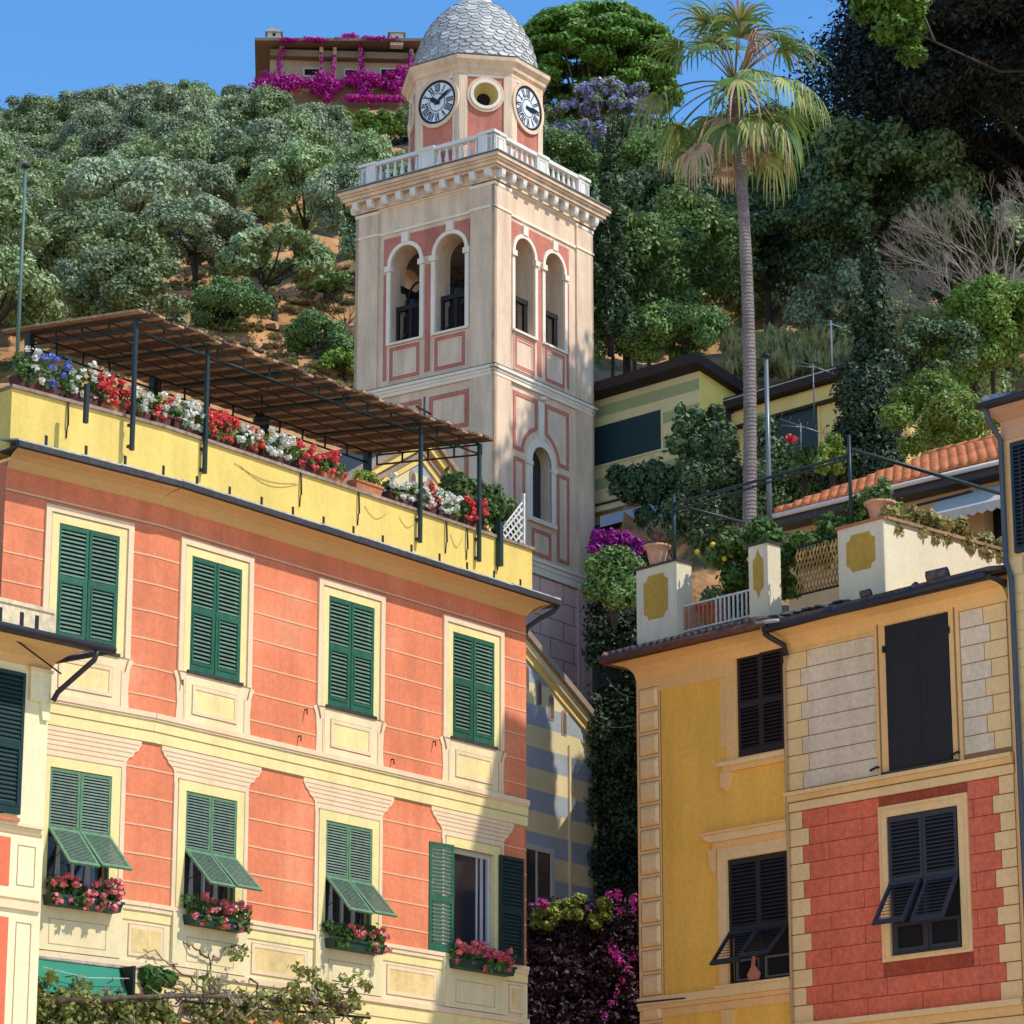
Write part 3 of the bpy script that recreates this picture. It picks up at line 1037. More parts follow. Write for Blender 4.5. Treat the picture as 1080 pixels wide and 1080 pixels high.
# triangular screen running back along the side parapet: x ~ 0, y from 0 to 1.6
H0, H1, LN = 0.10, 0.92, 1.0
def clip_bar(mb, x, y0, z0, dy, dz, n):
    pass
for k in range(-8, 14):
    c0 = k * 0.13
    for sgn in (1, -1):
        pts = []
        for t in range(41):
            xx = -0.62 + 0.74 * t / 40
            zz = c0 + sgn * (xx + 0.62) * 0.95 - (0 if sgn > 0 else -0.2)
            top = 0.06 + 0.62 * (xx + 0.62) / 0.60
            if 0.02 < zz < min(top, 0.68) and xx < 0.08:
                pts.append((xx, 0.02 if sgn > 0 else 0.035, zz))
        if len(pts) > 3:
            a, b = pts[0], pts[-1]
            d = Vector((b[0] - a[0], 0, b[2] - a[2])).normalized() * 0.0
            nrm = Vector((-(b[2] - a[2]), 0, b[0] - a[0])).normalized() * 0.014
            a, b = Vector(a), Vector(b)
            f = Vector((0, -0.006, 0))
            g2 = Vector((0, 0.006, 0))
            mb.hexa([a - nrm + f, b - nrm + f, b - nrm + g2, a - nrm + g2, a + nrm + f, b + nrm + f, b + nrm + g2, a + nrm + g2], white_wood)
mb.tube([(-0.64, 0.02, 0.02), (0.04, 0.02, 0.74)], 0.016, 0.016, 5, white_wood)
mb.box(0.06, 0.10, 0.0, 0.04, 0.0, 0.9, white_wood)
mb.box(-0.64, 0.10, 0.0, 0.04, 0.0, 0.03, white_wood)
obj('lattice_slats', mb, LT)

L_climb = leafmat('climber_leaf', (0.07, 0.15, 0.03), (0.18, 0.26, 0.08), clump=4)
def bush(name, label, p, blobs, n, size, m, cat, group=None, up=0.25, shell=0.5, aspect=1.7, trunk=None, extra=None, rot=0.0, droop=0.0):
    if trunk is None and not extra:
        o = obj(name, leaf_mesh(name, [(leaf_arrays(blobs, n, size, up=up, shell=shell, aspect=aspect, droop=droop), m)]), None, p, rot)
        return tag(o, label, cat, group)
    root = empty(name, p, rot)
    tag(root, label, cat, group)
    obj('foliage', leaf_mesh('foliage', [(leaf_arrays(blobs, n, size, up=up, shell=shell, aspect=aspect, droop=droop), m)]), root)
    if trunk:
        mb = MB()
        trunk(mb)
        obj('trunk', mb, root)
    if extra:
        for nm, mesh in extra:
            obj(nm, mesh, root)
    return root
def stem(z0, z1, r=0.04, n=3):
    def f(mb):
        for i in range(n):
            a = i * 2.4
            mb.tube([(0, 0, z0), (0.1 * math.cos(a), 0.1 * math.sin(a), (z0 + z1) / 2), (0.3 * math.cos(a), 0.3 * math.sin(a), z1)], r, r * 0.4, 6, bark)
    return f
p, rz = A_world(-0.75, 0.75, 13.6)
bl = [(x, y, z, 0.22, 0.22, 0.2) for x, y, z in ((0.15, 0.2, 1.95), (0.05, 0, 1.8), (0.3, -0.1, 1.78), (0.55, -0.2, 1.75), (0.1, 0, 1.5), (0.05, 0, 1.25), (0.45, -0.2, 1.5), (0.72, -0.3, 1.55), (0.8, -0.3, 1.3), (0.35, 0, 1.15), (0.78, -0.35, 1.05))]
bush('climbing_shrub', 'leafy climber over the white lattice at the terrace corner', p, bl, 4600, 0.06, L_climb, 'shrub', trunk=stem(0, 1.5), rot=rz)

# ------------------------------------------------------------ leftmost house D
D = Fac(52, 730, 39, 41.7)
D_root = D.empty('cream_house')
tag(D_root, 'cream house cut by the left edge of the picture, in front of the coral house', 'house')
cream_b = mat('bright_cream_plaster', (0.80, 0.70, 0.42), streak=0.12)
coral2 = mat('red_coral_panel', (0.70, 0.16, 0.08), streak=0.12)
mb = MB()
mb.wall(-6, 0, 0, 10.62, [(-1.75, -0.66, 8.55, 10.32)], cream_b, depth=0.15)
mb.face([(0, 0, 0), (0, 5, 0), (0, 5, 10.62), (0, 0, 10.62)], cream_b)
mb.box(-5.9, -0.05, 0.16, 0.2, 0, 10.5, interior)
obj('wall', mb, D_root)
mb = MB()
mb.strip(-6, -0.52, 7.67, 8.27, coral2, 0.006)
mb.strip(-6, -0.50, 5.0, 7.29, coral2, 0.006)
mb.strip(-6, -0.03, 8.42, 8.46, cream_pink, 0.05)
mb.strip(-6, -0.03, 8.33, 8.37, tan_line, 0.012)
mb.strip(-6, -0.03, 7.52, 7.54, tan_line, 0.010)
mb.strip(-6, -0.03, 7.40, 7.50, cream_pink, 0.04)
mb.rring(-0.40, -0.12, 7.70, 8.20, 0.008, 0.008, tan_line)
mb.rring(-0.38, -0.14, 4.0, 7.25, 0.008, 0.008, tan_line)
mb.strip(-0.34, -0.015, 10.02, 10.40, cream_b, 0.05)
mb.strip(-0.36, 0.0, 10.40, 10.44, cream_pink, 0.07)
mb.prism([(-0.12, 9.8), (-0.02, 9.8), (0.0, 10.02), (-0.16, 10.02)], -0.04, 0.02, cream_b)
obj('moulding', mb, D_root)
wD = obj('window', (lambda m: (m.rring(-1.75, -0.66, 8.55, 10.32, 0.05, 0.01, dark_green), m)[1])(MB()), D_root)
lf = upper_leaf(0.56, 1.78, 0.86, dark_green, dark_green, 0.62).mesh('shutter')
add_leaf(wD, lf, -0.98, -0.03, 8.56, 0)
add_leaf(wD, lf, -1.56, -0.03, 8.56, 0)
mb = MB()
mb.box(-1.7, -0.45, -0.08, 0.02, 8.46, 8.51, terracotta)
obj('window_sill', mb, D_root)
mb = MB()
prof = [(0.0, 10.45), (0.08, 10.55), (0.25, 10.62), (0.5, 10.66)]
for i in range(3):
    (n0, z0), (n1, z1) = prof[i], prof[i + 1]
    mb.face([(-6, -n0, z0), (n0 * 0.3, -n0, z0), (n1 * 0.3, -n1, z1), (-6, -n1, z1)], soffit_m)
    mb.face([(n0 * 0.3, -n0, z0), (n0 * 0.3, 5, z0), (n1 * 0.3, 5, z1), (n1 * 0.3, -n1, z1)], soffit_m)
obj('eave_soffit', mb, D_root)
mb = MB()
mb.box(-6, 0.20, -0.56, 5, 10.662, 10.70, slate)
mb.tube([(-6, -0.60, 10.70), (0.52, -0.60, 10.71)], 0.055, 0.055, 8, dark_metal)
mb.tube([(0.52, -0.60, 10.71), (0.30, 1.5, 10.71)], 0.04, 0.04, 8, dark_metal)
mb.tube([(0.25, -0.6, 10.66), (0.24, -0.56, 10.55), (0.02, -0.14, 10.16), (-0.01, -0.09, 10.05)], 0.035, 0.035, 8, dark_metal)
mb.tube([(-0.9, -0.35, 10.66), (0.05, -0.15, 10.40)], 0.012, 0.012, 5, iron)
obj('gutter', mb, D_root)
mb = MB()
mb.box(-4, -0.32, -0.45, 0.0, 10.72, 11.05, mat('weathered_parapet', (0.62, 0.50, 0.32), fine=0.2, big=0.25))
mb.box(-4, -0.34, -0.47, 0.02, 11.05, 11.10, MATS['weathered_parapet'])
for x in (-0.62, -0.86, -1.2):
    mb.box(x - 0.03, x + 0.03, -0.455, -0.40, 10.80, 10.98, iron)
obj('parapet', mb, D_root)
mb = MB()
for k in range(4):
    mb.tube([(-0.27 + k * 0.12, -0.50, 10.745 + 0.0 * k), (-0.17 + k * 0.12, 0.6, 10.80)], 0.05, 0.05, 8, terracotta)
obj('roof_tile', mb, D_root)
# ------------------------------------------------------------ building C: ochre house + painted stone house
Cf = Fac(832, 800, 48, -42.8)
ochre = mat('ochre_plaster', (0.95, 0.53, 0.085), streak=0.20, fine=0.07, big=0.14, tint=(0.82, 0.46, 0.10))
peach = mat('peach_trim', (0.86, 0.53, 0.21), streak=0.10, fine=0.05)
peach_lt = mat('light_peach_block', (0.86, 0.60, 0.28), streak=0.08, fine=0.06)
greyst = mat('grey_painted_block', (0.76, 0.62, 0.44), streak=0.24, big=0.16, fine=0.10)
brick = mat('painted_red_block', (0.76, 0.17, 0.085), streak=0.30, big=0.2, fine=0.16, tint=(0.62, 0.16, 0.10))
brick_joint = mat('red_block_joint', (0.26, 0.05, 0.03), bump=0)
joint_brown = mat('brown_joint', (0.30, 0.17, 0.08), bump=0)
shut_dark = mat('black_blue_shutter', (0.012, 0.017, 0.022), rough=0.5, bump=0.05)
shut_slate = mat('slate_blue_shutter', (0.035, 0.042, 0.055), rough=0.5, bump=0.05)
shut_brown = mat('dark_brown_shutter', (0.022, 0.016, 0.018), rough=0.5, bump=0.05)
shut_pewter = mat('charcoal_shutter', (0.020, 0.022, 0.024), rough=0.5, bump=0.05)

CL = -3.27
O_root = Cf.empty('ochre_house')
tag(O_root, 'ochre yellow house with raised corner blocks and brown shutters, right of the alley', 'house')
mb = MB()
mb.wall(CL, 0, 0, 13.0, [(-1.05, -0.05, 11.28, 12.90), (-1.32, -0.04, 7.77, 9.70)], ochre, depth=0.14, mrev=peach)
mb.face([(CL, 10, 0), (CL, 0, 0), (CL, 0, 13.0), (CL, 10, 13.0)], ochre)
mb.box(CL + 0.05, -0.03, 0.15, 0.2, 0, 12.95, interior)
obj('wall', mb, O_root)
mb = MB()
# corner strip with bevelled quoins
mb.strip(CL - 0.006, CL + 0.52, 0, 13.0, peach, 0.012)
mb.strip(CL + 0.52, CL + 0.535, 7.75, 12.62, joint_brown, 0.006)
z = 12.70
while z > 5:
    zt, zb = z, z - 0.315
    a, b = CL + 0.06, CL + 0.48
    o_ = [(a, zb), (b, zb), (b, zt), (a, zt)]
    i_ = [(a + 0.05, zb + 0.05), (b - 0.05, zb + 0.05), (b - 0.05, zt - 0.05), (a + 0.05, zt - 0.05)]
    P = [(x, -0.014, zz) for x, zz in o_] + [(x, -0.055, zz) for x, zz in i_]
    mb.faces(P, [(0, 1, 5, 4), (1, 2, 6, 5), (2, 3, 7, 6), (3, 0, 4, 7), (4, 5, 6, 7)], peach_lt)
    mb.rring(a - 0.012, b + 0.012, zb - 0.012, zt + 0.012, 0.012, 0.0135, joint_brown)
    z -= 0.385
mb.strip(CL + 0.52, -1.30, 12.62, 13.0, peach, 0.010)
# string course
mb.strip(CL, -0.01, 7.60, 7.72, peach_lt, 0.09)
mb.strip(CL, -0.01, 7.53, 7.598, peach, 0.06)
mb.strip(CL, -0.01, 7.40, 7.528, peach, 0.02)
mb.tube([(CL - 0.05, -0.10, 7.66), (-2.2, -0.10, 7.64)], 0.015, 0.012, 5, iron)
obj('moulding', mb, O_root)
mb = MB()
# surround of the upper window: band, side and sill with brackets
mb.ring([(-1.30, 11.24), (-0.0, 11.24), (-0.0, 12.98), (-1.30, 12.98)], [(-1.06, 11.28), (-0.045, 11.28), (-0.045, 12.905), (-1.06, 12.905)], -0.02, 0.03, peach)
mb.strip(-1.42, -1.30, 11.5, 12.60, peach, 0.006)
mb.box(-1.45, -0.02, -0.09, 0.02, 11.17, 11.24, peach_lt)
mb.box(-1.38, -0.02, -0.05, 0.02, 11.08, 11.17, peach)
for x in (-1.30,):
    mb.prism([(x - 0.08, 10.85), (x + 0.02, 10.78), (x + 0.10, 10.95), (x + 0.10, 11.08), (x - 0.10, 11.08)], -0.07, 0.02, peach)
# hood and frame of the lower window
obj('window_surround', mb, O_root)
mb = MB()
mb.ring([(-1.52, 7.73), (-0.0, 7.73), (-0.0, 9.90), (-1.52, 9.90)], [(-1.33, 7.77), (-0.035, 7.77), (-0.035, 9.705), (-1.33, 9.705)], -0.035, 0.03, peach_lt)
mb.strip(-1.60, 0, 9.90, 10.00, peach, 0.05)
mb.prism([(-1.60, 10.0), (0, 10.0), (0, 10.12), (-1.78, 10.12), (-1.74, 10.06)], -0.10, 0.02, peach_lt)
mb.strip(-1.80, 0, 10.121, 10.16, peach, 0.13)
mb.prism([(-1.66, 9.60), (-1.56, 9.50), (-1.54, 9.9), (-1.70, 9.9)], -0.06, 0.02, peach)
mb.box(-1.56, -0.02, -0.10, 0.02, 7.722, 7.768, peach_lt)
mb.prism([(-1.45, 7.15), (-1.35, 7.08), (-1.25, 7.15), (-1.22, 7.39), (-1.48, 7.39)], -0.06, 0.02, peach)
obj('window_surround', mb, O_root)

def shut_leaf(w, h, split, m, edge=None, pitch=0.06):
    mb = MB()
    leaf_panel(mb, 0, w, split, h, 0.05, m, edge or m, rails=(0.04, 0.05), pitch=pitch)
    leaf_panel(mb, 0, w, 0, split - 0.001, 0.05, m, edge or m, rails=(0.10, 0.05), pitch=pitch)
    return mb.mesh('shutter')
wy = MB()
wy.rring(-1.05, -0.05, 11.28, 12.90, 0.02, 0.0, shut_brown, 0.04)
wy.box(-1.04, -0.06, 0.09, 0.11, 11.29, 12.89, interior)
wy = obj('window', wy, O_root)
lm = shut_leaf(0.485, 1.57, 0.80, shut_brown)
add_leaf(wy, lm, -1.035, 0.01, 11.30)
add_leaf(wy, lm, -0.545, 0.0, 11.30)
# lower window: upper leaf halves with two flaps pushed out
wy2 = MB()
wy2.rring(-1.32, -0.04, 7.77, 9.70, 0.03, 0.0, shut_pewter, 0.05)
wy2.box(-1.30, -0.05, 0.09, 0.11, 7.8, 9.68, interior)
wy2.box(-0.74, -0.66, 0.05, 0.09, 7.8, 9.6, shut_pewter)
wy2.rring(-1.24, -0.76, 7.82, 8.15, 0.03, -0.05, mat('grey_frame', (0.14, 0.14, 0.14), bump=0), 0.09)
wy2.rring(-0.64, -0.10, 7.82, 8.15, 0.03, -0.05, MATS['grey_frame'], 0.09)
wy2 = obj('window', wy2, O_root)
mbx = MB()
leaf_panel(mbx, 0, 0.62, 0, 1.10, 0.05, shut_pewter, shut_pewter, pitch=0.06)
mt = mbx.mesh('shutter')
add_leaf(wy2, mt, -1.305, 0.01, 8.58)
add_leaf(wy2, mt, -0.68, 0.0, 8.58)
mbx = MB()
leaf_panel(mbx, 0, 0.60, -0.70, 0, 0.05, shut_pewter, shut_pewter, pitch=0.06)
mf = mbx.mesh('shutter_flap')
for x, a in ((-1.30, 40), (-0.665, 46)):
    f = add_leaf(wy2, mf, x, -0.02, 8.57, name='shutter_flap')
    f.rotation_euler = (R(-a), 0, 0)
# garment drying at the window
o = obj('hanging_cloth', (lambda m: (m.prism([(-0.10, 0), (0.10, 0.0), (0.13, 0.10), (0.02, 0.22), (0.04, 0.40), (-0.02, 0.40), (-0.05, 0.2), (-0.14, 0.08)], -0.012, 0.012, mat('salmon_cloth', (0.55, 0.22, 0.15)))) or m)(MB()), None, Cf.W(-0.80, -0.02, 7.80), Cf.rot)
tag(o, 'salmon coloured cloth hanging in the lower brown shuttered window of the ochre house', 'cloth')

mb = MB()
# flared cove under the tile edge
prof = [(0.012, 12.86), (0.05, 12.98), (0.14, 13.06), (0.28, 13.10), (0.42, 13.11)]
for i in range(4):
    (n0, z0), (n1, z1) = prof[i], prof[i + 1]
    mb.face([(CL - n0 * 0.4, -n0, z0), (0, -n0, z0), (0, -n1, z1), (CL - n1 * 0.4, -n1, z1)], peach)
    mb.face([(CL - n0 * 0.4, 8, z0), (CL - n0 * 0.4, -n0, z0), (CL - n1 * 0.4, -n1, z1), (CL - n1 * 0.4, 8, z1)], peach)
obj('eave_soffit', mb, O_root)
mb = MB()
rust = mat('rusty_brown_gutter', (0.13, 0.055, 0.035), fine=0.3, big=0.3, rough=0.6)
mb.tube([(CL - 0.36, -0.47, 13.20), (0.02, -0.47, 13.17)], 0.065, 0.065, 8, rust)
mb.box(CL - 0.32, 0.0, -0.45, 0.1, 13.115, 13.16, rust)
mb.tube([(CL - 0.33, -0.47, 13.19), (CL - 0.33, 6, 13.19)], 0.05, 0.05, 8, rust)
obj('gutter', mb, O_root)
mb = MB()
tile_dark = mat('dark_lichen_tile', (0.11, 0.085, 0.075), fine=0.4, big=0.4, bump=0.6)
for k in range(22):
    x = CL - 0.28 + k * 0.155
    mb.tube([(x, -0.46, 13.25), (x, 0.25, 13.42)], 0.075, 0.07, 8, terracotta_pale if k == 0 else tile_dark)
mb.box(CL - 0.3, 0, -0.42, 0.4, 13.2, 13.28, tile_dark)
mb.box(CL, 0.0, 0.10, 8, 13.38, 13.46, terracotta_pale)
obj('roof_tile', mb, O_root)

# roof terrace piers of C
cream_pier = mat('cream_pier_plaster', (0.76, 0.66, 0.46), streak=0.18, big=0.12)
gold = mat('mustard_panel', (0.52, 0.31, 0.05), big=0.25, fine=0.1, streak=0.1)
white_pl = mat('white_peeling_plaster', (0.74, 0.70, 0.60), big=0.25, fine=0.1, streak=0.25)
def notch_panel(mb, x0, x1, z0, z1, n, lv, m):
    P = []
    def arc(cx, cz, a0, a1):
        for k in range(5):
            a = R(a0 + (a1 - a0) * k / 4)
            P.append((cx + n * math.cos(a), cz + n * math.sin(a)))
    arc(x0, z0, 90, 0)
    arc(x1, z0, 180, 90)
    arc(x1, z1, 270, 180)
    arc(x0, z1, 360, 270)
    # order is counter-clockwise from the lower left corner
    mb.prism(P, -lv, 0.02, m)
def pier(name, root, x0, x1, z1, depth, y=0.08, kind=0):
    mb = MB()
    mb.frame(0, y, 0)
    mb.box(x0, x1, 0, depth, 13.3, z1, cream_pier)
    mb.box(x0 - 0.03, x1 + 0.03, -0.03, depth + 0.03, z1, z1 + 0.035, slate)
    w_ = x1 - x0
    cx = (x0 + x1) / 2
    if kind == 0:
        notch_panel(mb, x0 + 0.17, x1 - 0.20, 13.86, z1 - 0.14, 0.10, 0.006, gold)
    else:
        mb.prism([(cx, 13.78), (cx + 0.05, 13.90), (cx + 0.11, 13.95), (cx + 0.11, 14.40), (cx + 0.05, 14.46), (cx, 14.58), (cx - 0.05, 14.46), (cx - 0.11, 14.40), (cx - 0.11, 13.95), (cx - 0.05, 13.90)], -0.006, 0.02, gold)
    mb.M = None
    return obj(name, mb, root)
pier('parapet_pier', O_root, -3.34, -2.42, 14.74, 0.35)
pier('parapet_pier', O_root, -0.83, -0.42, 14.65, 0.30, kind=1)

P_root = Cf.empty('stone_painted_house')
tag(P_root, 'house painted with grey blocks above and red blocks below, cream quoins, at the right', 'house')
CR = 4.38
mb = MB()
mb.wall(0, CR, 0, 13.0, [(2.06, 3.28, 10.62, 12.84), (1.98, 3.32, 7.88, 9.93)], peach, y=-0.04, depth=0.14, mrev=peach)
mb.face([(0, 0.2, 0), (0, -0.04, 0), (0, -0.04, 13.0), (0, 0.2, 13.0)], peach)
mb.face([(CR, -0.04, 0), (CR, 8, 0), (CR, 8, 13.0), (CR, -0.04, 13.0)], peach)
mb.box(0.02, CR - 0.02, 0.12, 0.16, 0, 12.95, interior)
obj('wall', mb, P_root)
Y0 = -0.04
def blk(mb, x0, x1, z0, z1, m, lv=0.012, g=0.008):
    mb.box(x0 + g, x1 - g, Y0 - lv, 0, z0 + g, z1 - g, m)
mb = MB()
# grey upper field
H1 = 0.268
mb.box(0.0, 1.84, Y0 - 0.003, 0, 10.56, 12.74, joint_brown)
z = 12.735
k = 0
while z - H1 > 10.52:
    q = 0.46 if k % 2 == 0 else 0.33
    rz_ = z - H1
    blk(mb, 0.01, q, rz_, z, peach_lt)
    blk(mb, q, 1.83, rz_, z, greyst)
    z -= H1
    k += 1
obj('grey_block', mb, P_root)
mb = MB()
mb.box(3.47, 4.36, Y0 - 0.003, 0, 10.56, 12.80, joint_brown)
z = 12.795
k = 0
while z - H1 > 10.50:
    q = 3.92 if k % 2 == 0 else 4.04
    blk(mb, 3.48, q, z - H1, z, greyst)
    blk(mb, q, 4.35, z - H1, z, peach_lt)
    z -= H1
    k += 1
obj('grey_block', mb, P_root)
# red field
mb = MB()
mb.wall(0.0, CR - 0.02, 5.0, 10.26, [(1.98, 3.32, 7.88, 9.93)], brick_joint, y=Y0 - 0.003, depth=0.003)
H2 = 0.267
z = 10.255
k = 0
rnd = random.Random(5)
FX0, FX1, FZ0, FZ1 = 1.82, 3.50, 7.80, 10.10
while z - H2 > 5.0:
    zb = z - H2
    q0 = 0.42 if k % 2 else 0.29
    q1 = CR - (0.42 if k % 2 else 0.30)
    blk(mb, 0.0, q0, zb, z, peach_lt, 0.014)
    blk(mb, q1, CR - 0.02, zb, z, peach_lt, 0.014)
    x = q0
    first = True
    while x < q1 - 0.01:
        l = 1.06
        if first and k % 2 == 0:
            l = 0.52
        first = False
        x2 = min(x + l, q1)
        if q1 - x2 < 0.18:
            x2 = q1
        a, b = x, x2
        if zb < FZ1 and z > FZ0:
            if a < FX0 and b <= FX0:
                blk(mb, a, b, zb, z, brick, 0.010, 0.006)
                x = x2
                continue
            if a < FX0 and b > FX0:
                if FX0 - a > 0.05:
                    blk(mb, a, FX0, zb, z, brick, 0.010, 0.006)
                a = max(a, FX1)
            if z > FZ1 + 0.02:
                blk(mb, FX0, min(FX1, CR), max(zb, FZ1) - 0.004, z, brick, 0.010, 0.006)
            if zb < FZ0 - 0.02:
                blk(mb, FX0, FX1, zb, min(z, FZ0) + 0.004, brick, 0.010, 0.006)
            if FX0 <= a < FX1:
                a = FX1
            if b > FX1 and a < b:
                blk(mb, a, b, zb, z, brick, 0.010, 0.006)
        else:
            blk(mb, a, b, zb, z, brick, 0.010, 0.006)
        x = x2
    z -= H2
    k += 1
obj('red_block', mb, P_root)
mb = MB()
# band between
mb.box(-0.02, CR, Y0 - 0.10, 0, 10.50, 10.56, peach_lt)
mb.box(-0.02, CR, Y0 - 0.07, 0, 10.41, 10.498, peach)
mb.box(-0.02, CR, Y0 - 0.05, 0, 10.395, 10.408, joint_brown)
mb.box(-0.02, CR, Y0 - 0.04, 0, 10.262, 10.393, peach_lt)
obj('belt_course', mb, P_root)
mb = MB()
mb.box(-0.02, CR, Y0 - 0.10, 0, 6.96, 7.05, peach_lt)
mb.box(-0.02, CR, Y0 - 0.06, 0, 6.83, 6.958, peach)
mb.box(-0.02, CR, Y0 - 0.05, 0, 6.815, 6.828, joint_brown)
mb.box(-0.02, CR, Y0 - 0.04, 0, 6.6, 6.813, peach_lt)
obj('belt_course', mb, P_root)
mb = MB()
mb.box(0.0, CR, Y0 - 0.008, 0, 12.85, 13.0, peach)
obj('belt_course', mb, P_root)
mb = MB()
def ringY(mb, o, i, lv, m):
    mb.ring([(o[0], o[2]), (o[1], o[2]), (o[1], o[3]), (o[0], o[3])], [(i[0], i[2]), (i[1], i[2]), (i[1], i[3]), (i[0], i[3])], Y0 - lv, 0.02, m)
ringY(mb, (1.84, 3.47, 10.562, 12.99), (2.055, 3.285, 10.615, 12.845), 0.03, peach)
ringY(mb, (1.90, 3.41, 10.562, 12.95), (1.93, 3.38, 10.58, 12.92), 0.036, joint_brown)
mb.box(1.95, 3.38, Y0 - 0.10, 0, 10.563, 10.60, slate)
obj('window_surround', mb, P_root)
mb = MB()
ringY(mb, (1.82, 3.50, 7.80, 10.10), (1.975, 3.325, 7.875, 9.935), 0.04, peach_lt)
ringY(mb, (1.86, 3.46, 7.84, 10.06), (1.885, 3.435, 7.862, 10.035), 0.046, peach)
obj('window_surround', mb, P_root)
for x in (1.86, 3.40):
    mb = MB()
    mb.tube([(x, Y0, 10.70), (x, Y0 - 0.08, 10.70), (x - 0.12, Y0 - 0.09, 10.66)], 0.02, 0.02, 6, iron)
    obj('shutter_catch', mb, P_root)
for a_, b_ in ((3.27, 12.5), (2.02, 12.42)):
    mb = MB()
    mb.box(a_, a_ + 0.04, Y0 - 0.06, 0, b_, b_ + 0.1, iron)
    obj('hinge', mb, P_root)
wr = MB()
wr.rring(2.06, 3.28, 10.62, 12.84, 0.02, 0.03, shut_dark, 0.04)
wr = obj('window', wr, P_root)
mbx = MB()
leaf_panel(mbx, 0, 0.605, 0, 2.20, 0.05, shut_dark, shut_dark, pitch=0.05, rails=(0.06, 0.06))
mbx.box(0.04, 0.57, -0.017, 0.0, 0.05, 2.16, shut_dark)
ms_ = mbx.mesh('shutter')
add_leaf(wr, ms_, 2.065, -0.06, 10.625)
add_leaf(wr, ms_, 2.672, -0.066, 10.625)
wr = MB()
wr.rring(1.98, 3.32, 7.88, 9.93, 0.05, 0.03, shut_slate, 0.05)
wr.box(2.62, 2.68, -0.06, 0.0, 7.93, 9.9, shut_slate)
wr.box(2.03, 3.28, 0.0, 0.02, 7.9, 9.9, interior)
wr.rring(2.04, 2.62, 7.93, 8.35, 0.05, 0.04, shut_slate, 0.0)
wr.rring(2.68, 3.27, 7.93, 8.35, 0.05, 0.04, shut_slate, 0.0)
wr = obj('window', wr, P_root)
mbx = MB()
leaf_panel(mbx, 0, 0.645, 0, 0.96, 0.055, shut_slate, shut_slate, pitch=0.06)
mt = mbx.mesh('shutter')
add_leaf(wr, mt, 1.995, -0.05, 8.955)
add_leaf(wr, mt, 2.655, -0.055, 8.955)
mbx = MB()
leaf_panel(mbx, 0, 0.60, -0.78, 0, 0.055, shut_slate, shut_slate, pitch=0.066)
mf = mbx.mesh('shutter_flap')
for x, a in ((2.00, 33), (2.70, 30)):
    f = add_leaf(wr, mf, x, -0.07, 8.95, name='shutter_flap')
    f.rotation_euler = (R(-a), 0, 0)

mb = MB()
prof = [(0.05, 12.80), (0.09, 12.92), (0.16, 13.00), (0.30, 13.04), (0.42, 13.05)]
for i in range(4):
    (n0, z0), (n1, z1) = prof[i], prof[i + 1]
    mb.face([(0, -n0, z0), (CR, -n0, z0), (CR, -n1, z1), (0, -n1, z1)], peach)
mb.face([(0, 0.0, 13.05)] + [(0, -n, z) for n, z in prof][::1] , peach)
obj('eave_soffit', mb, P_root)
mb = MB()
mb.tube([(-0.02, -0.48, 13.06), (CR - 0.05, -0.48, 13.14)], 0.055, 0.055, 8, dark_metal)
mb.box(0.0, CR, -0.46, 0.15, 13.055, 13.12, slate)
mb.tube([(0.0, -0.50, 13.02), (0.06, -0.44, 12.95), (0.10, -0.16, 12.86), (0.10, -0.12, 12.7)], 0.045, 0.045, 8, dark_metal)
mb.tube([(0.10, -0.12, 12.7), (0.035, -0.10, 12.55), (0.02, -0.10, 0.0)], 0.022, 0.022, 6, tan_line)
mb.tube([(-0.05, -0.45, 13.1), (-0.15, -0.52, 13.2), (0.3, -0.5, 13.16)], 0.03, 0.03, 6, slate_light)
for x in (1.3, 2.9):
    mb.tube([(x, -0.52, 13.10), (x, -0.30, 13.28)], 0.05, 0.05, 6, dark_metal)
obj('gutter', mb, P_root)
mb = MB()
mb.hexa([(0, -0.45, 13.13), (CR, -0.45, 13.18), (CR, 0.3, 13.36), (0, 0.3, 13.36), (0, -0.45, 13.20), (CR, -0.45, 13.25), (CR, 0.3, 13.42), (0, 0.3, 13.42)], tile_dark)
rnd = random.Random(8)
for i in range(26):
    x = rnd.uniform(0, 1.3)
    y = rnd.uniform(-0.4, 0.0)
    mb.box(x, x + rnd.uniform(0.05, 0.16), y, y + 0.12, 13.26 + (y + .45) * .25, 13.285 + (y + .45) * .25, slate_light if i % 3 == 0 else tile_dark)
mb.tube([(1.9, -0.40, 13.28), (2.05, -0.35, 13.30)], 0.07, 0.07, 8, tile_dark)
mb.tube([(3.2, -0.40, 13.30), (3.5, -0.30, 13.34)], 0.11, 0.10, 8, tile_dark)
mb.box(0.0, CR, 0.3, 8, 13.30, 13.42, terracotta_pale)
obj('roof_tile', mb, P_root)
# return wall of the terrace at the right pier: runs back from the facade
mb = MB()
mb.box(1.03, 1.95, 0.10, 0.12, 13.2, 14.56, cream_pier)
mb.box(1.35, 1.949, 0.12, 6.0, 13.2, 14.56, mat('sunlit_cream_wall', (0.80, 0.72, 0.50), streak=0.10, big=0.08))
mb.box(1.0, 1.98, 0.07, 0.16, 14.56, 14.60, terracotta)
mb.box(1.32, 2.0, 0.16, 6.02, 14.56, 14.61, mat('mossy_coping', (0.34, 0.22, 0.12), fine=0.3, big=0.3))
mb.frame(0, 0.10, 0)
notch_panel(mb, 1.20, 1.78, 13.84, 14.42, 0.10, 0.006, gold)
mb.M = None
obj('terrace_wall', mb, P_root)

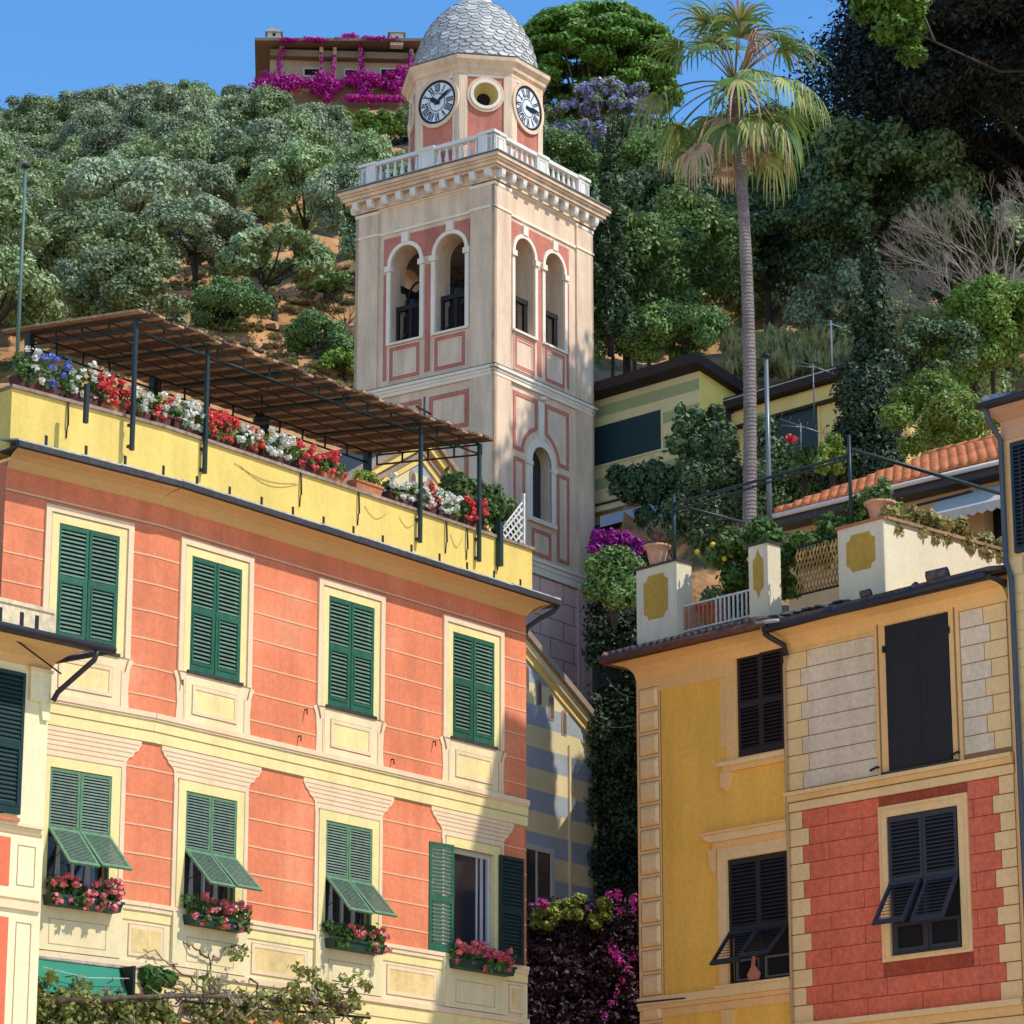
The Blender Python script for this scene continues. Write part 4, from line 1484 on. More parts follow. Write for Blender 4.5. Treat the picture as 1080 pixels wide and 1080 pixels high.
# terrace railing, folding chair, gate, small things on C
RL = Cf.empty('terrace_railing')
tag(RL, 'low white railing between the first two mustard panelled piers', 'railing')
mb = MB()
mb.box(-2.40, -0.86, 0.2, 0.23, 13.98, 14.01, white_wood)
obj('rail', mb, RL)
mb = MB()
mb.box(-2.40, -0.86, 0.2, 0.23, 13.56, 13.59, white_wood)
obj('rail', mb, RL)
mb = MB()
for i in range(16):
    x = -2.36 + i * 0.095
    mb.box(x, x + 0.028, 0.205, 0.225, 13.59, 13.98, white_wood if i > 6 else terracotta)
obj('baluster', mb, RL)
GT = Cf.empty('trellis_gate')
tag(GT, 'expanding wooden trellis between the middle pier and the big right pier', 'trellis')
gold_wood = mat('golden_wood', (0.40, 0.24, 0.08), fine=0.2)
mb = MB()
for i in range(14):
    for s in (1, -1):
        x = 0.02 + i * 0.072
        pts = [(x + s * 0.05 * math.sin(t * math.pi * 1.5), 0.30 + 0.01 * s, 13.75 + 0.75 * t / 6) for t in range(7)]
        mb.tube(pts, 0.011, 0.011, 4, gold_wood)
obj('slats', mb, GT)
mb = MB()
mb.tube([(-0.02, 0.3, 14.50), (1.02, 0.3, 14.58)], 0.02, 0.02, 5, iron)
obj('rail', mb, GT)
mb = MB()
mb.tube([(-0.02, 0.3, 13.75), (1.02, 0.3, 13.75)], 0.02, 0.02, 5, iron)
obj('rail', mb, GT)

# steel pergola frame on the terrace
TF = Cf.empty('open_pergola')
tag(TF, 'dark steel tube frame of an uncovered pergola on the right roof terrace', 'pergola')
def bar(parent, a, b, r=0.025, m=steel_green, name='tube'):
    mb = MB()
    mb.tube([a, b], r, r, 6, m)
    return obj(name, mb, parent)
zF = 15.72
bar(TF, (-2.50, 0.12, 14.7), (-2.50, 0.12, zF + 0.15), 0.03, name='post')
bar(TF, (1.30, 0.12, 14.6), (1.30, 0.12, zF + 0.32), 0.03, name='post')
bar(TF, (-0.02, 3.1, 13.4), (-0.02, 3.1, zF), 0.03, name='post')
bar(TF, (-2.50, 0.12, zF), (1.30, 0.12, zF))
bar(TF, (-2.50, 0.12, zF - 0.12), (1.30, 0.12, zF - 0.05), 0.018)
bar(TF, (-2.50, 0.12, zF), (-2.50, 3.1, zF))
bar(TF, (1.30, 0.12, zF + .1), (1.30, 5.5, zF + .1), 0.035)
bar(TF, (-2.50, 3.1, zF), (1.30, 3.1, zF))
b = at(813, 600, 49.6)
t = at(811, 375, 49.6)
mb = MB()
alu = mat('galvanised_tube', (0.16, 0.18, 0.18), rough=0.4, metal=0.3, bump=0)
mb.tube([(0, 0, 0), (0.0, 0, t.z - b.z - 0.05)], 0.045, 0.036, 8, alu)
mb.lathe([(0.03, 0), (0.08, 0.03), (0.08, 0.06), (0.0, 0.10)], (0, 0, t.z - b.z - 0.05), 8, iron)
tag(obj('mast', mb, None, b), 'tall grey metal mast standing beside the slim middle pier', 'mast')

def C_w(x, y, z):
    return Cf.W(x, y, z)
def round_pot(name, label, p, r, h, potm, blobs, n, size, lm, cat='potted plant', spikes=None, extra=None):
    root = empty(name, p, Cf.rot)
    tag(root, label, cat)
    mb = MB()
    mb.lathe([(r * 0.55, 0), (r * 0.62, 0.02), (r * 0.85, h * 0.7), (r * 0.95, h * 0.86), (r * 1.12, h * 0.88), (r * 1.15, h), (r * 0.98, h), (r * 0.9, h * 0.9)], (0, 0, 0), 18, potm)
    obj('pot', mb, root)
    if blobs:
        obj('foliage', leaf_mesh('foliage', [(leaf_arrays(blobs, n, size), lm)]), root)
    if spikes:
        mb = MB()
        rr = random.Random(4)
        for i in range(26):
            a = rr.uniform(0, 6.28)
            el = rr.uniform(0.1, 1.45)
            l = rr.uniform(0.30, 0.52)
            d = Vector((math.cos(a) * math.cos(el), math.sin(a) * math.cos(el), math.sin(el)))
            s_ = d.cross(Vector((0, 0, 1))).normalized() * 0.03
            c_ = Vector((0, 0, h))
            mb.face([c_ - s_, c_ + d * l * 0.6 - s_ * 0.9, c_ + d * l + Vector((0, 0, -0.03)), c_ + d * l * 0.6 + s_ * 0.9, c_ + s_], spikes)
        obj('spiky_leaves', mb, root)
    return root
agave = mat('agave_leaf', (0.20, 0.12, 0.11), fine=0.4)
round_pot('agave_pot', 'terracotta urn with a dark spiky agave on the leftmost panelled pier', C_w(-3.02, 0.25, 14.775), 0.20, 0.36, terracotta_pale, None, 0, 0, None, spikes=agave)
round_pot('flower_pot', 'round terracotta pot with green shoots on the big right pier', C_w(1.60, 0.45, 14.61), 0.22, 0.34, terracotta_pale, [(0, 0, 0.46, 0.2, 0.2, 0.14), (0.1, 0, 0.6, 0.12, 0.1, 0.14)], 420, 0.06, L_climb)
round_pot('terracotta_pot', 'large rounded terracotta pot behind the low white railing', C_w(-2.0, 0.55, 13.5), 0.30, 0.50, terracotta, [(0, 0, 0.6, 0.25, 0.25, 0.2)], 400, 0.06, L_climb)
round_pot('terracotta_pot', 'terracotta pot half hidden behind the flower pot on the right pier', C_w(1.25, 0.9, 14.50), 0.26, 0.30, terracotta, [(0, 0, 0.5, 0.3, 0.3, 0.22)], 500, 0.07, L_lime)

L_bright = leafmat('citrus_leaf', (0.05, 0.13, 0.02), (0.16, 0.27, 0.05), clump=3)
rr = random.Random(21)
bl = [(rr.uniform(-1.25, 0.75), rr.uniform(0.5, 1.3), rr.uniform(13.9, 15.15), 0.24, 0.24, 0.20) for _ in range(26)]
bl = [(x - 0.75 if True else x, y, z, a, b_, c_) for x, y, z, a, b_, c_ in bl]
root = bush('citrus_shrub', 'glossy green shrub with a few yellow fruits behind the railing of the right terrace', C_w(0, 0, 0), [(x, y, z, a, b_, c_) for x, y, z, a, b_, c_ in bl], 9000, 0.062, L_bright, 'shrub', rot=Cf.rot,
     trunk=lambda mb: [mb.tube([(-1.0 + k * 0.2 - 0.5, 0.9, 13.45), (-1.3 + k * 0.3, 0.9, 14.6)], 0.04, 0.015, 6, bark) for k in range(3)])
mb = MB()
lemon = mat('yellow_fruit', (0.75, 0.52, 0.05), bump=0, rough=0.5)
for x, z in ((-2.0, 15.0), (-1.75, 14.72), (-1.2, 14.6), (-2.35, 14.95)):
    mb = MB()
    mb.lathe([(0.0, -0.05), (0.035, -0.035), (0.05, 0), (0.035, 0.035), (0.0, 0.055)], (x, 0.5, z), 8, lemon, capt=False)
    obj('fruit', mb, root)
bl = [(0.35 + 0.30 * k, 0.8 + 0.1 * math.sin(k), 14.75 + 0.16 * (k % 3), 0.22, 0.22, 0.22) for k in range(4)] + [(0.6, 0.8, 15.1, 0.2, 0.2, 0.18), (0.95, 0.8, 15.2, 0.18, 0.2, 0.16)]
bush('terrace_shrub', 'leafy green shrub left of the flower pot on the big right pier', C_w(0.25, 0, 0), bl, 2600, 0.062, L_bright, 'shrub', rot=Cf.rot, trunk=lambda mb: [mb.tube([(0.8, 0.8, 13.4), (0.8, 0.8, 14.9)], 0.03, 0.02, 6, bark)])
L_succ = leafmat('succulent_leaf', (0.42, 0.33, 0.11), (0.30, 0.30, 0.10), clump=6)
rr = random.Random(9)
bl = []
for k in range(30):
    y = 0.45 + k * 0.145
    bl.append((1.75 + rr.uniform(-0.12, 0.18), y, 14.68 + rr.uniform(0, 0.22), 0.15, 0.14, 0.12))
    if rr.random() < 0.5:
        bl.append((1.97, y, 14.56 - rr.uniform(0, 0.12), 0.04, 0.1, 0.1))
o = obj('trailing_succulent', leaf_mesh('trailing_succulent', [(leaf_arrays(bl, 6500, 0.06, aspect=1.4), L_succ)]), None, C_w(0, 0, 0), Cf.rot)
tag(o, 'yellowish trailing succulents covering the top of the sunlit terrace wall', 'plant')

# ------------------------------------------------------------ house E at the right edge, taller
Eo = Cf.W(CR + 0.02, 0.0)
class EFac(Fac):
    def __init__(s):
        s.o = (Eo.x, Eo.y)
        s.d, s.n, s.rot = Cf.d, Cf.n, Cf.rot
Ef = EFac()
E_root = empty('tall_pink_house', (Eo.x, Eo.y, 0), Ef.rot)
tag(E_root, 'taller peach house with a chimney and dark blue shutters, cut by the right edge', 'house')
pink_w = mat('salmon_pink_plaster', (0.62, 0.36, 0.24), streak=0.12)
mb = MB()
mb.wall(0, 1.75, 0, 15.55, [(0.18, 1.3, 13.46, 15.15)], peach, y=-0.06, depth=0.2, mrev=pink_w)
mb.face([(0, 6, 0), (0, -0.06, 0), (0, -0.06, 15.55), (0, 6, 15.55)], pink_w)
mb.face([(1.75, -0.06, 0), (1.75, 6, 0), (1.75, 6, 15.55), (1.75, -0.06, 15.55)], pink_w)
mb.box(0.05, 1.7, 0.16, 0.2, 0, 15.5, interior)
obj('wall', mb, E_root)
mb = MB()
Y0 = -0.06
z = 13.42
k = 0
while z > 5:
    blk(mb, 0.02, 0.42 if k % 2 else 0.30, z - 0.275, z, peach_lt, 0.012, 0.008)
    blk(mb, 0.42 if k % 2 else 0.30, 1.7, z - 0.275, z, peach_lt if k % 3 else pink_w, 0.010, 0.008)
    z -= 0.275
    k += 1
obj('block', mb, E_root)
mb = MB()
mb.box(0.02, 1.72, Y0 - 0.014, 0, 15.2, 15.5, pink_w)
obj('frieze', mb, E_root)
we = MB()
we.rring(0.18, 1.3, 13.46, 15.15, 0.03, 0.05, shut_slate, 0.05)
we = obj('window', we, E_root)
navy = mat('navy_shutter', (0.018, 0.034, 0.055), rough=0.5, bump=0.05)
mbx = MB()
leaf_panel(mbx, 0, 0.55, 0, 1.66, 0.05, navy, navy, pitch=0.06)
ms_ = mbx.mesh('shutter')
add_leaf(we, ms_, 0.19, -0.09, 13.47)
add_leaf(we, ms_, 0.745, -0.095, 13.47)
mb = MB()
mb.hexa([(-0.02, -0.06, 15.50), (1.8, -0.06, 15.50), (1.8, 6.0, 15.50), (-0.02, 6.0, 15.50), (-0.05, -0.40, 15.62), (1.8, -0.40, 15.62), (1.8, 6.1, 15.62), (-0.05, 6.1, 15.62)], pink_w)
mb.box(-0.07, 1.8, -0.44, 6.1, 15.622, 15.66, slate)
mb.tube([(-0.08, -0.48, 15.67), (1.8, -0.48, 15.67)], 0.055, 0.055, 8, dark_metal)
mb.hexa([(-0.07, -0.44, 15.661), (1.8, -0.44, 15.661), (1.8, 2.8, 15.661), (-0.07, 2.8, 15.661), (-0.07, -0.40, 15.72), (1.8, -0.40, 15.72), (1.8, 2.8, 16.4), (-0.07, 2.8, 16.4)], tile_dark)
mb.tube([(0.06, -0.46, 15.74), (0.0, 0.2, 15.95)], 0.08, 0.08, 8, slate_light)
obj('roof', mb, E_root)
mb = MB()
mb.box(0.36, 1.1, 0.1, 0.7, 15.9, 16.45, pink_w)
mb.box(0.31, 1.15, 0.05, 0.75, 16.45, 16.50, terracotta_pale)
mb.box(0.50, 0.64, 0.095, 0.2, 16.1, 16.32, interior)
obj('chimney', mb, E_root)
mb = MB()
mb.tube([(0.03, -0.46, 15.64), (0.0, -0.30, 15.45), (0.045, -0.13, 15.2), (0.045, -0.13, 13.35), (0.14, -0.14, 13.1), (0.15, -0.13, 0)], 0.042, 0.042, 8, mat('blue_grey_pipe', (0.07, 0.085, 0.11), rough=0.4, bump=0))
obj('downpipe', mb, E_root)

# added unseen neighbour beyond the frame, shaped so its eave shades the coral house
T = Vector((8.55, 44.07, 23.0))
Gd = Vector((Ef.d[0], Ef.d[1], 0))
Go = T + Gd * 0.35 + Vector((-Ef.n[0], -Ef.n[1], 0)) * 0.4
G_root = empty('added_caster_house', (Go.x, Go.y, 0), Ef.rot)
tag(G_root, 'unseen six storey salmon house added past the right edge to shade the coral house', 'house')
mb = MB()
mb.box(0, 7, 0, 1.2, 0, 22.6, pink_w)
mb.box(0.2, 7, 1.2, 7, 0, 16.0, pink_w)
obj('wall', mb, G_root)
mb = MB()
mb.box(-0.35, 7.3, -0.4, 1.5, 22.7, 23.0, slate)
mb.box(-0.2, 7.2, -0.25, 1.35, 22.6, 22.7, soffit_m)
obj('roof', mb, G_root)
for k in range(6):
    for j in range(3):
        mb = MB()
        mb.box(1.0 + j * 2.0, 2.0 + j * 2.0, -0.05, 0.02, 3.2 * k + 1.4, 3.2 * k + 3.0, shut_slate)
        mb.rring(0.85 + j * 2.0, 2.15 + j * 2.0, 3.2 * k + 1.25, 3.2 * k + 3.15, 0.15, 0.03, peach)
        obj('window', mb, G_root)

# harbour houses added out of view along the left side to bounce sunlight
rowc = [cream_b, coral2, parapet_m, cream, peach]
x0 = -6.05
for i, wd_ in enumerate((8.5, 7.5, 9.0, 8.0, 7.0)):
    hr = D.empty('added_bounce_house')
    hr.location = D.W(x0 - wd_, 0, 0)
    tag(hr, ('cream', 'coral', 'lemon', 'pale cream', 'peach')[i] + ' harbour house added unseen beyond the left edge to bounce sunlight', 'house')
    hh_ = 11.5 + (i % 3) * 0.9
    mb = MB()
    mb.box(0, wd_ - 0.03, 0, 7, 0, hh_, rowc[i])
    obj('wall', mb, hr)
    mb = MB()
    mb.box(-0.0, wd_ - 0.03, -0.5, 7.2, hh_, hh_ + 0.25, slate)
    obj('roof', mb, hr)
    for k in range(3):
        for j in range(3):
            mb = MB()
            xx = wd_ * (j + 0.5) / 3
            mb.box(xx - 0.5, xx + 0.5, -0.05, 0.02, 3.3 * k + 1.5, 3.3 * k + 3.1, green_paint)
            mb.rring(xx - 0.65, xx + 0.65, 3.3 * k + 1.35, 3.3 * k + 3.25, 0.15, 0.03, cream_pink)
            obj('window', mb, hr)
    x0 -= wd_
# ------------------------------------------------------------ bell tower
tc0 = at(521, 300, 92)
TROT = R(90 - 35.34)
T_root = empty('bell_tower', (tc0.x, tc0.y, 0), TROT)
tag(T_root, 'square bell tower with clocks, scaled dome and terracotta painted panels', 'bell tower')
W_ = 5.30
t_pl = mat('tower_cream_plaster', (0.83, 0.60, 0.41), tint=(0.62, 0.47, 0.36), streak=0.42, big=0.10, fine=0.05)
t_tr = mat('tower_pale_trim', (0.85, 0.73, 0.58), streak=0.08, fine=0.04)
t_rd = mat('tower_terracotta_paint', (0.58, 0.20, 0.14), streak=0.35, fine=0.12, big=0.2)
t_pk = mat('tower_pink_blocks', (0.90, 0.56, 0.46), streak=0.12, fine=0.08, big=0.12)
t_pkl = mat('tower_pink_joint', (0.24, 0.13, 0.12), bump=0)
t_wh = mat('tower_white_stone', (0.74, 0.70, 0.64), streak=0.12, fine=0.06, big=0.1)
t_ln = mat('tower_dark_line', (0.14, 0.12, 0.11), bump=0)
FACES = [((0, 0), 0), ((0, W_), -90), ((W_, W_), 180), ((W_, 0), 90)]
ZB = 10.0
def arc_pts(cx, r, zs, n=14, a0=180, a1=0):
    return [(cx + r * math.cos(R(a0 + (a1 - a0) * k / n)), zs + r * math.sin(R(a0 + (a1 - a0) * k / n))) for k in range(n + 1)]

mbW, mbP, mbT = MB(), MB(), MB()
for fi, ((ox, oy), ang) in enumerate(FACES):
    for m_ in (mbW, mbP, mbT):
        m_.frame(ox, oy, ang)
    cx1, cx2 = (1.60, 3.24) if fi == 0 else ((1.89, 3.64) if fi == 1 else (1.75, 3.5))
    rr_ = 0.53 if fi != 1 else 0.57
    zs = 36.06
    # belfry stage with open arches
    mbW.archwall(0, W_, 32.03, 38.05, [(cx1, rr_, 33.48, zs), (cx2, rr_, 33.48, zs)], t_pl, depth=0.75)
    # shaft below, small arched window on the lower stage
    lw = 2.48
    if fi == 0:
        mbW.archwall(0, W_, 26.3, 32.03, [(lw, 0.50, 27.68, 29.50)], t_pl, depth=0.35)
        mbW.box(lw - 0.6, lw + 0.6, 0.36, 0.40, 27.5, 30.2, glass)
    else:
        mbW.face([(0, 0, 26.3), (W_, 0, 26.3), (W_, 0, 32.03), (0, 0, 32.03)], t_pl)
    mbW.face([(0, 0, ZB), (W_, 0, ZB), (W_, 0, 26.3), (0, 0, 26.3)], t_pk)
    # corner pilasters
    for a, b in ((-0.07, 0.82), (W_ - 0.86, W_ + 0.07)):
        mbW.box(a, b, -0.07, 0.05, 32.06, 38.0, t_pl)
        mbW.box(a, b, -0.07, 0.05, 26.4, 31.72, t_pl)
        mbW.box(a, b, -0.05, 0.05, ZB, 25.9, t_pk)
        mbT.rring(a + 0.25, b - 0.25, ZB + 0.5, 25.5, 0.02, 0.056, t_tr)
        mbT.box(a - 0.03, b + 0.03, -0.10, 0.05, 37.16, 37.24, t_tr)
        mbT.box(a - 0.02, b + 0.02, -0.085, 0.05, 37.9, 38.0, t_tr)
    # string courses
    for z0, z1, n_ in ((31.93, 32.03, 0.16), (31.84, 31.93, 0.11), (31.72, 31.84, 0.085), (26.26, 26.36, 0.16), (26.12, 26.26, 0.11), (25.9, 26.12, 0.085)):
        mbT.box(-n_, W_ + n_, -n_, 0.04, z0, z1 - 0.002, t_tr)
    mbT.box(-0.165, W_ + 0.165, -0.165, 0.0, 32.031, 32.055, t_ln)
    mbT.box(0.82, W_ - 0.86, -0.05, 0.04, 37.14, 37.22, t_tr)
    mbT.box(0.82, W_ - 0.86, -0.04, 0.04, 38.0, 38.05, t_tr)
    # archivolts, keystones, imposts
    for cx in (cx1, cx2):
        o_ = [(cx - rr_ - 0.13, zs)] + arc_pts(cx, rr_ + 0.13, zs)[1:-1] + [(cx + rr_ + 0.13, zs)]
        i_ = [(cx - rr_ - 0.005, zs)] + arc_pts(cx, rr_ + 0.005, zs)[1:-1] + [(cx + rr_ + 0.005, zs)]
        n = len(o_)
        P = [(x, -0.06, z) for x, z in o_] + [(x, -0.06, z) for x, z in i_] + [(x, 0.02, z) for x, z in o_] + [(x, 0.02, z) for x, z in i_]
        fs = []
        for k in range(n - 1):
            fs += [(k, n + k, n + k + 1, k + 1), (k, k + 1, 2 * n + k + 1, 2 * n + k), (n + k, 3 * n + k, 3 * n + k + 1, n + k + 1)]
        mbT.faces(P, fs, t_tr)
        mbT.box(cx - 0.13, cx + 0.13, -0.09, 0.02, zs + rr_ + 0.10, zs + rr_ + 0.42, t_tr)
        for s in (-1, 1):
            x = cx + s * (rr_ + 0.085)
            mbT.box(x - 0.12, x + 0.12, -0.11, 0.04, zs - 0.20, zs - 0.02, t_tr)
            mbT.box(x - 0.07, x + 0.075, -0.055, 0.04, 33.42, zs - 0.20, t_tr)
        mbT.box(cx - rr_ - 0.12, cx + rr_ + 0.12, -0.10, 0.5, 33.40, 33.475, t_tr)
        mbP.rring(cx - rr_ - 0.03, cx + rr_ + 0.03, 32.22, 33.34, 0.15, 0.022, t_rd)
        mbT.rring(cx - rr_ - 0.05, cx + rr_ + 0.05, 32.20, 33.36, 0.02, 0.03, t_tr)
        mbT.rring(cx - rr_ + 0.12, cx + rr_ - 0.12, 32.37, 33.19, 0.02, 0.03, t_tr)
    # red strips between and beside the arches
    mid = (cx1 + cx2) / 2
    for a, b in ((mid - 0.10, mid + 0.10), (max(0.86, cx1 - rr_ - 0.29), cx1 - rr_ - 0.16), (cx2 + rr_ + 0.16, min(W_ - 0.90, cx2 + rr_ + 0.29))):
        if b - a > 0.04:
            mbP.strip(a, b, 32.3, zs - 0.24, t_rd, 0.02)
    # spandrels
    zt_ = 37.0
    def spandrel(xa, xb, left_arc, right_arc):
        top = [(xa, zt_), (xb, zt_)]
        N = 10
        rr2 = rr_ + 0.14
        for k in range(N):
            x0 = xa + (xb - xa) * k / N
            x1 = xa + (xb - xa) * (k + 1) / N
            def low(x):
                v = zs + 0.05
                for c_ in (left_arc, right_arc):
                    if c_ is not None and abs(x - c_) < rr2:
                        v = max(v, zs + math.sqrt(rr2 * rr2 - (x - c_) ** 2))
                return v
            l0, l1 = low(x0), low(x1)
            if min(l0, l1) < zt_ - 0.02:
                mbP.hexa([(x0, -0.02, min(l0, zt_)), (x1, -0.02, min(l1, zt_)), (x1, 0.01, min(l1, zt_)), (x0, 0.01, min(l0, zt_)), (x0, -0.02, zt_), (x1, -0.02, zt_), (x1, 0.01, zt_), (x0, 0.01, zt_)], t_rd)
    spandrel(max(0.90, cx1 - rr_ - 0.29), cx1 - 0.17, None, cx1)
    spandrel(cx1 + 0.17, cx2 - 0.17, cx1, cx2)
    spandrel(cx2 + 0.17, min(W_ - 0.92, cx2 + rr_ + 0.29), cx2, None)
    # lower stage panels
    if fi == 0:
        def panel(poly, w1, m1, lv):
            n = len(poly)
            cxx = sum(p[0] for p in poly) / n
            czz = sum(p[1] for p in poly) / n
            inner = []
            for i in range(n):
                p0, p1, p2 = Vector(poly[i - 1]), Vector(poly[i]), Vector(poly[(i + 1) % n])
                d1, d2 = (p1 - p0).normalized(), (p2 - p1).normalized()
                n1, n2 = Vector((-d1.y, d1.x)), Vector((-d2.y, d2.x))
                bis = (n1 + n2)
                bis = bis / max(0.4, bis.length_squared / 2)
                inner.append(tuple(p1 + bis * w1))
            mbP.ring(poly, inner, -lv, 0.01, m1)
        rA = 0.80
        for mir in (1, -1):
            xo = 1.00 if mir == 1 else 4.02
            xi = 2.30 if mir == 1 else 2.72
            # outer x, inner x, notched by the arch surround
            arcp = []
            for k in range(7):
                a = R(95 + 70 * k / 6) if mir == 1 else R(85 - 70 * k / 6)
                arcp.append((lw + rA * 1.18 * math.cos(a), 29.55 + rA * 1.18 * math.sin(a)))
            poly = [(xo, 29.62), (xo, 31.50), (xi, 31.50), (xi, arcp[0][1] + 0.05)] + arcp[1:] + [(arcp[-1][0], 29.62)]
            if mir == 1:
                poly = poly[::-1]
            panel(poly, 0.13, t_rd, 0.022)
            x0, x1 = (1.02, 1.62) if mir == 1 else (3.36, 4.02)
            mbP.rring(x0, x1, 26.55, 29.40, 0.12, 0.022, t_rd)
        mbP.rring(lw - 0.48, lw + 0.55, 26.50, 27.35, 0.12, 0.022, t_rd)
        # arch surround
        for r1_, r2_, lv, m_ in ((0.505, 0.70, 0.06, t_tr), (0.70, 0.76, 0.035, t_tr)):
            o_ = [(lw - r2_, 27.66)] + arc_pts(lw, r2_, 29.5) + [(lw + r2_, 27.66)]
            i_ = [(lw - r1_, 27.66)] + arc_pts(lw, r1_, 29.5) + [(lw + r1_, 27.66)]
            n = len(o_)
            P = [(x, -lv, z) for x, z in o_] + [(x, -lv, z) for x, z in i_] + [(x, 0.02, z) for x, z in o_] + [(x, 0.02, z) for x, z in i_]
            fs = []
            for k in range(n - 1):
                fs += [(k, n + k, n + k + 1, k + 1), (k, k + 1, 2 * n + k + 1, 2 * n + k)]
            mbT.faces(P, fs, m_)
        mbT.box(lw - 0.75, lw + 0.75, -0.11, 0.02, 27.52, 27.66, t_tr)
        mbT.box(lw - 0.80, lw - 0.50, -0.09, 0.02, 29.30, 29.44, t_tr)
        mbT.box(lw + 0.50, lw + 0.80, -0.09, 0.02, 29.30, 29.44, t_tr)
        mbT.prism([(lw - 0.08, 30.2), (lw + 0.08, 30.2), (lw + 0.17, 31.5), (lw - 0.17, 31.5)], -0.05, 0.02, t_tr)
        mbT.lathe([(0.0, 0.0), (0.14, 0.03), (0.15, 0.10), (0.0, 0.12)], (lw, -0.10, 31.5), 10, t_tr)
    else:
        for x0, x1 in ((0.98, 2.55), (2.85, 4.35)):
            mbP.rring(x0, x1, 30.25, 31.45, 0.14, 0.022, t_rd)
            mbP.rring(x0, x1, 26.6, 30.0, 0.14, 0.022, t_rd)
    # pink block courses
    z = 25.88
    k = 0
    while z - 0.58 > ZB:
        mbP.strip(0.84, W_ - 0.88, z - 0.015, z + 0.01, t_pkl, 0.006)
        x = 0.84 + (0.9 if k % 2 else 0.35)
        while x < W_ - 0.9:
            mbP.strip(x - 0.012, x + 0.012, z - 0.58, z - 0.02, t_pkl, 0.006)
            x += 1.25
        z -= 0.6
        k += 1
for m_ in (mbW, mbP, mbT):
    m_.M = None
# inner walls of the belfry, floor, ceiling
t_in = mat('belfry_shaded_plaster', (0.34, 0.28, 0.22), streak=0.2)  # plaster darkened to put the belfry's inner shade into its colour
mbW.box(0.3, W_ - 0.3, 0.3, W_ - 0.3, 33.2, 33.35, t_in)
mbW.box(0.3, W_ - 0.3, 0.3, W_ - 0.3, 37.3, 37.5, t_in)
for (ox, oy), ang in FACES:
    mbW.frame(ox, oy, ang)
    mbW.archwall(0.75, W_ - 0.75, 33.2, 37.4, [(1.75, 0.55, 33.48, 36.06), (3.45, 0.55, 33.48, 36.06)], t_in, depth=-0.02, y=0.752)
mbW.M = None
obj('shaft', mbW, T_root)
obj('painted_panel', mbP, T_root)
obj('stone_trim', mbT, T_root)

# cornice with corbels
mb = MB()
for z0, z1, n_ in ((38.36, 38.44, 0.30), (38.44, 38.56, 0.38), (38.56, 38.64, 0.44), (38.64, 38.76, 0.50)):
    mb.box(-n_, W_ + n_, -n_, W_ + n_, z0, z1, t_pl)
mb.box(-0.12, W_ + 0.12, -0.12, W_ + 0.12, 38.05, 38.36, t_pl)
mb.box(-0.54, W_ + 0.54, -0.54, W_ + 0.54, 38.761, 38.80, t_ln)
mb.box(-0.50, W_ + 0.50, -0.50, W_ + 0.50, 38.80, 38.84, slate_light)
cor = obj('cornice', mb, T_root)
mbc = MB()
mbc.prism([(-0.10, 0.0), (0.10, 0.0), (0.10, 0.22), (-0.10, 0.22)], -0.02, 0.0, t_tr)
P = []
mbc = MB()
for sx in (-0.10, 0.10):
    P += [(sx, 0.0, -0.02), (sx, -0.08, -0.04), (sx, -0.16, 0.0), (sx, -0.20, 0.08), (sx, -0.22, 0.23), (sx, 0.0, 0.23)]
mbc.faces(P, [(0, 1, 2, 3, 4, 5), (11, 10, 9, 8, 7, 6)] + [(i, 6 + i, 6 + (i + 1) % 6, (i + 1) % 6) for i in range(6)], t_wh)
cm = mbc.mesh('corbel')
for (ox, oy), ang in FACES:
    for i in range(10):
        x = 0.06 + (W_ - 0.12) * i / 9
        v = Matrix.Translation((ox, oy, 38.13)) @ Matrix.Rotation(R(ang), 4, 'Z') @ Vector((x, -0.121, 0))
        o = link(bpy.data.objects.new('corbel', cm))
        o.parent = cor
        o.location = v
        o.rotation_euler = (0, 0, R(ang))

# balustrade
BZ0, BZ1 = 38.84, 39.76
BN = -0.02
L_ = W_ + 2 * BN
mbB = MB()
mbb = MB()
mbb.lathe([(0.075, 0), (0.075, 0.05), (0.045, 0.08), (0.06, 0.16), (0.078, 0.26), (0.055, 0.42), (0.038, 0.55), (0.05, 0.60), (0.05, 0.66)], (0, 0, 0), 8, t_wh)
bmesh_ = mbb.mesh('baluster')
bal = None
for (ox, oy), ang in FACES:
    # outer frame
    c, s_ = math.cos(R(ang)), math.sin(R(ang))
    v = Matrix.Translation((ox, oy, 0)) @ Matrix.Rotation(R(ang), 4, 'Z') @ Vector((-BN, -BN, 0))
    mbB.frame(v.x, v.y, ang)
    for a, b in ((-0.02, 0.60), (L_ / 2 - 0.30, L_ / 2 + 0.30), (L_ - 0.60, L_ + 0.02)):
        mbB.box(a, b, -0.02, 0.24, BZ0, BZ1 - 0.10, t_wh)
        mbB.rring(a + 0.09, b - 0.09, BZ0 + 0.16, BZ1 - 0.18, 0.035, 0.035, t_wh, 0.0)
        mbB.box(a - 0.03, b + 0.03, -0.06, 0.28, BZ1 - 0.10, BZ1, t_wh)
    mbB.box(0.6, L_ - 0.6, 0.0, 0.20, BZ0, BZ0 + 0.12, t_wh)
    mbB.box(0.6, L_ - 0.6, -0.03, 0.23, BZ1 - 0.15, BZ1 - 0.03, t_wh)
mbB.M = None
bal = obj('balustrade', mbB, T_root)
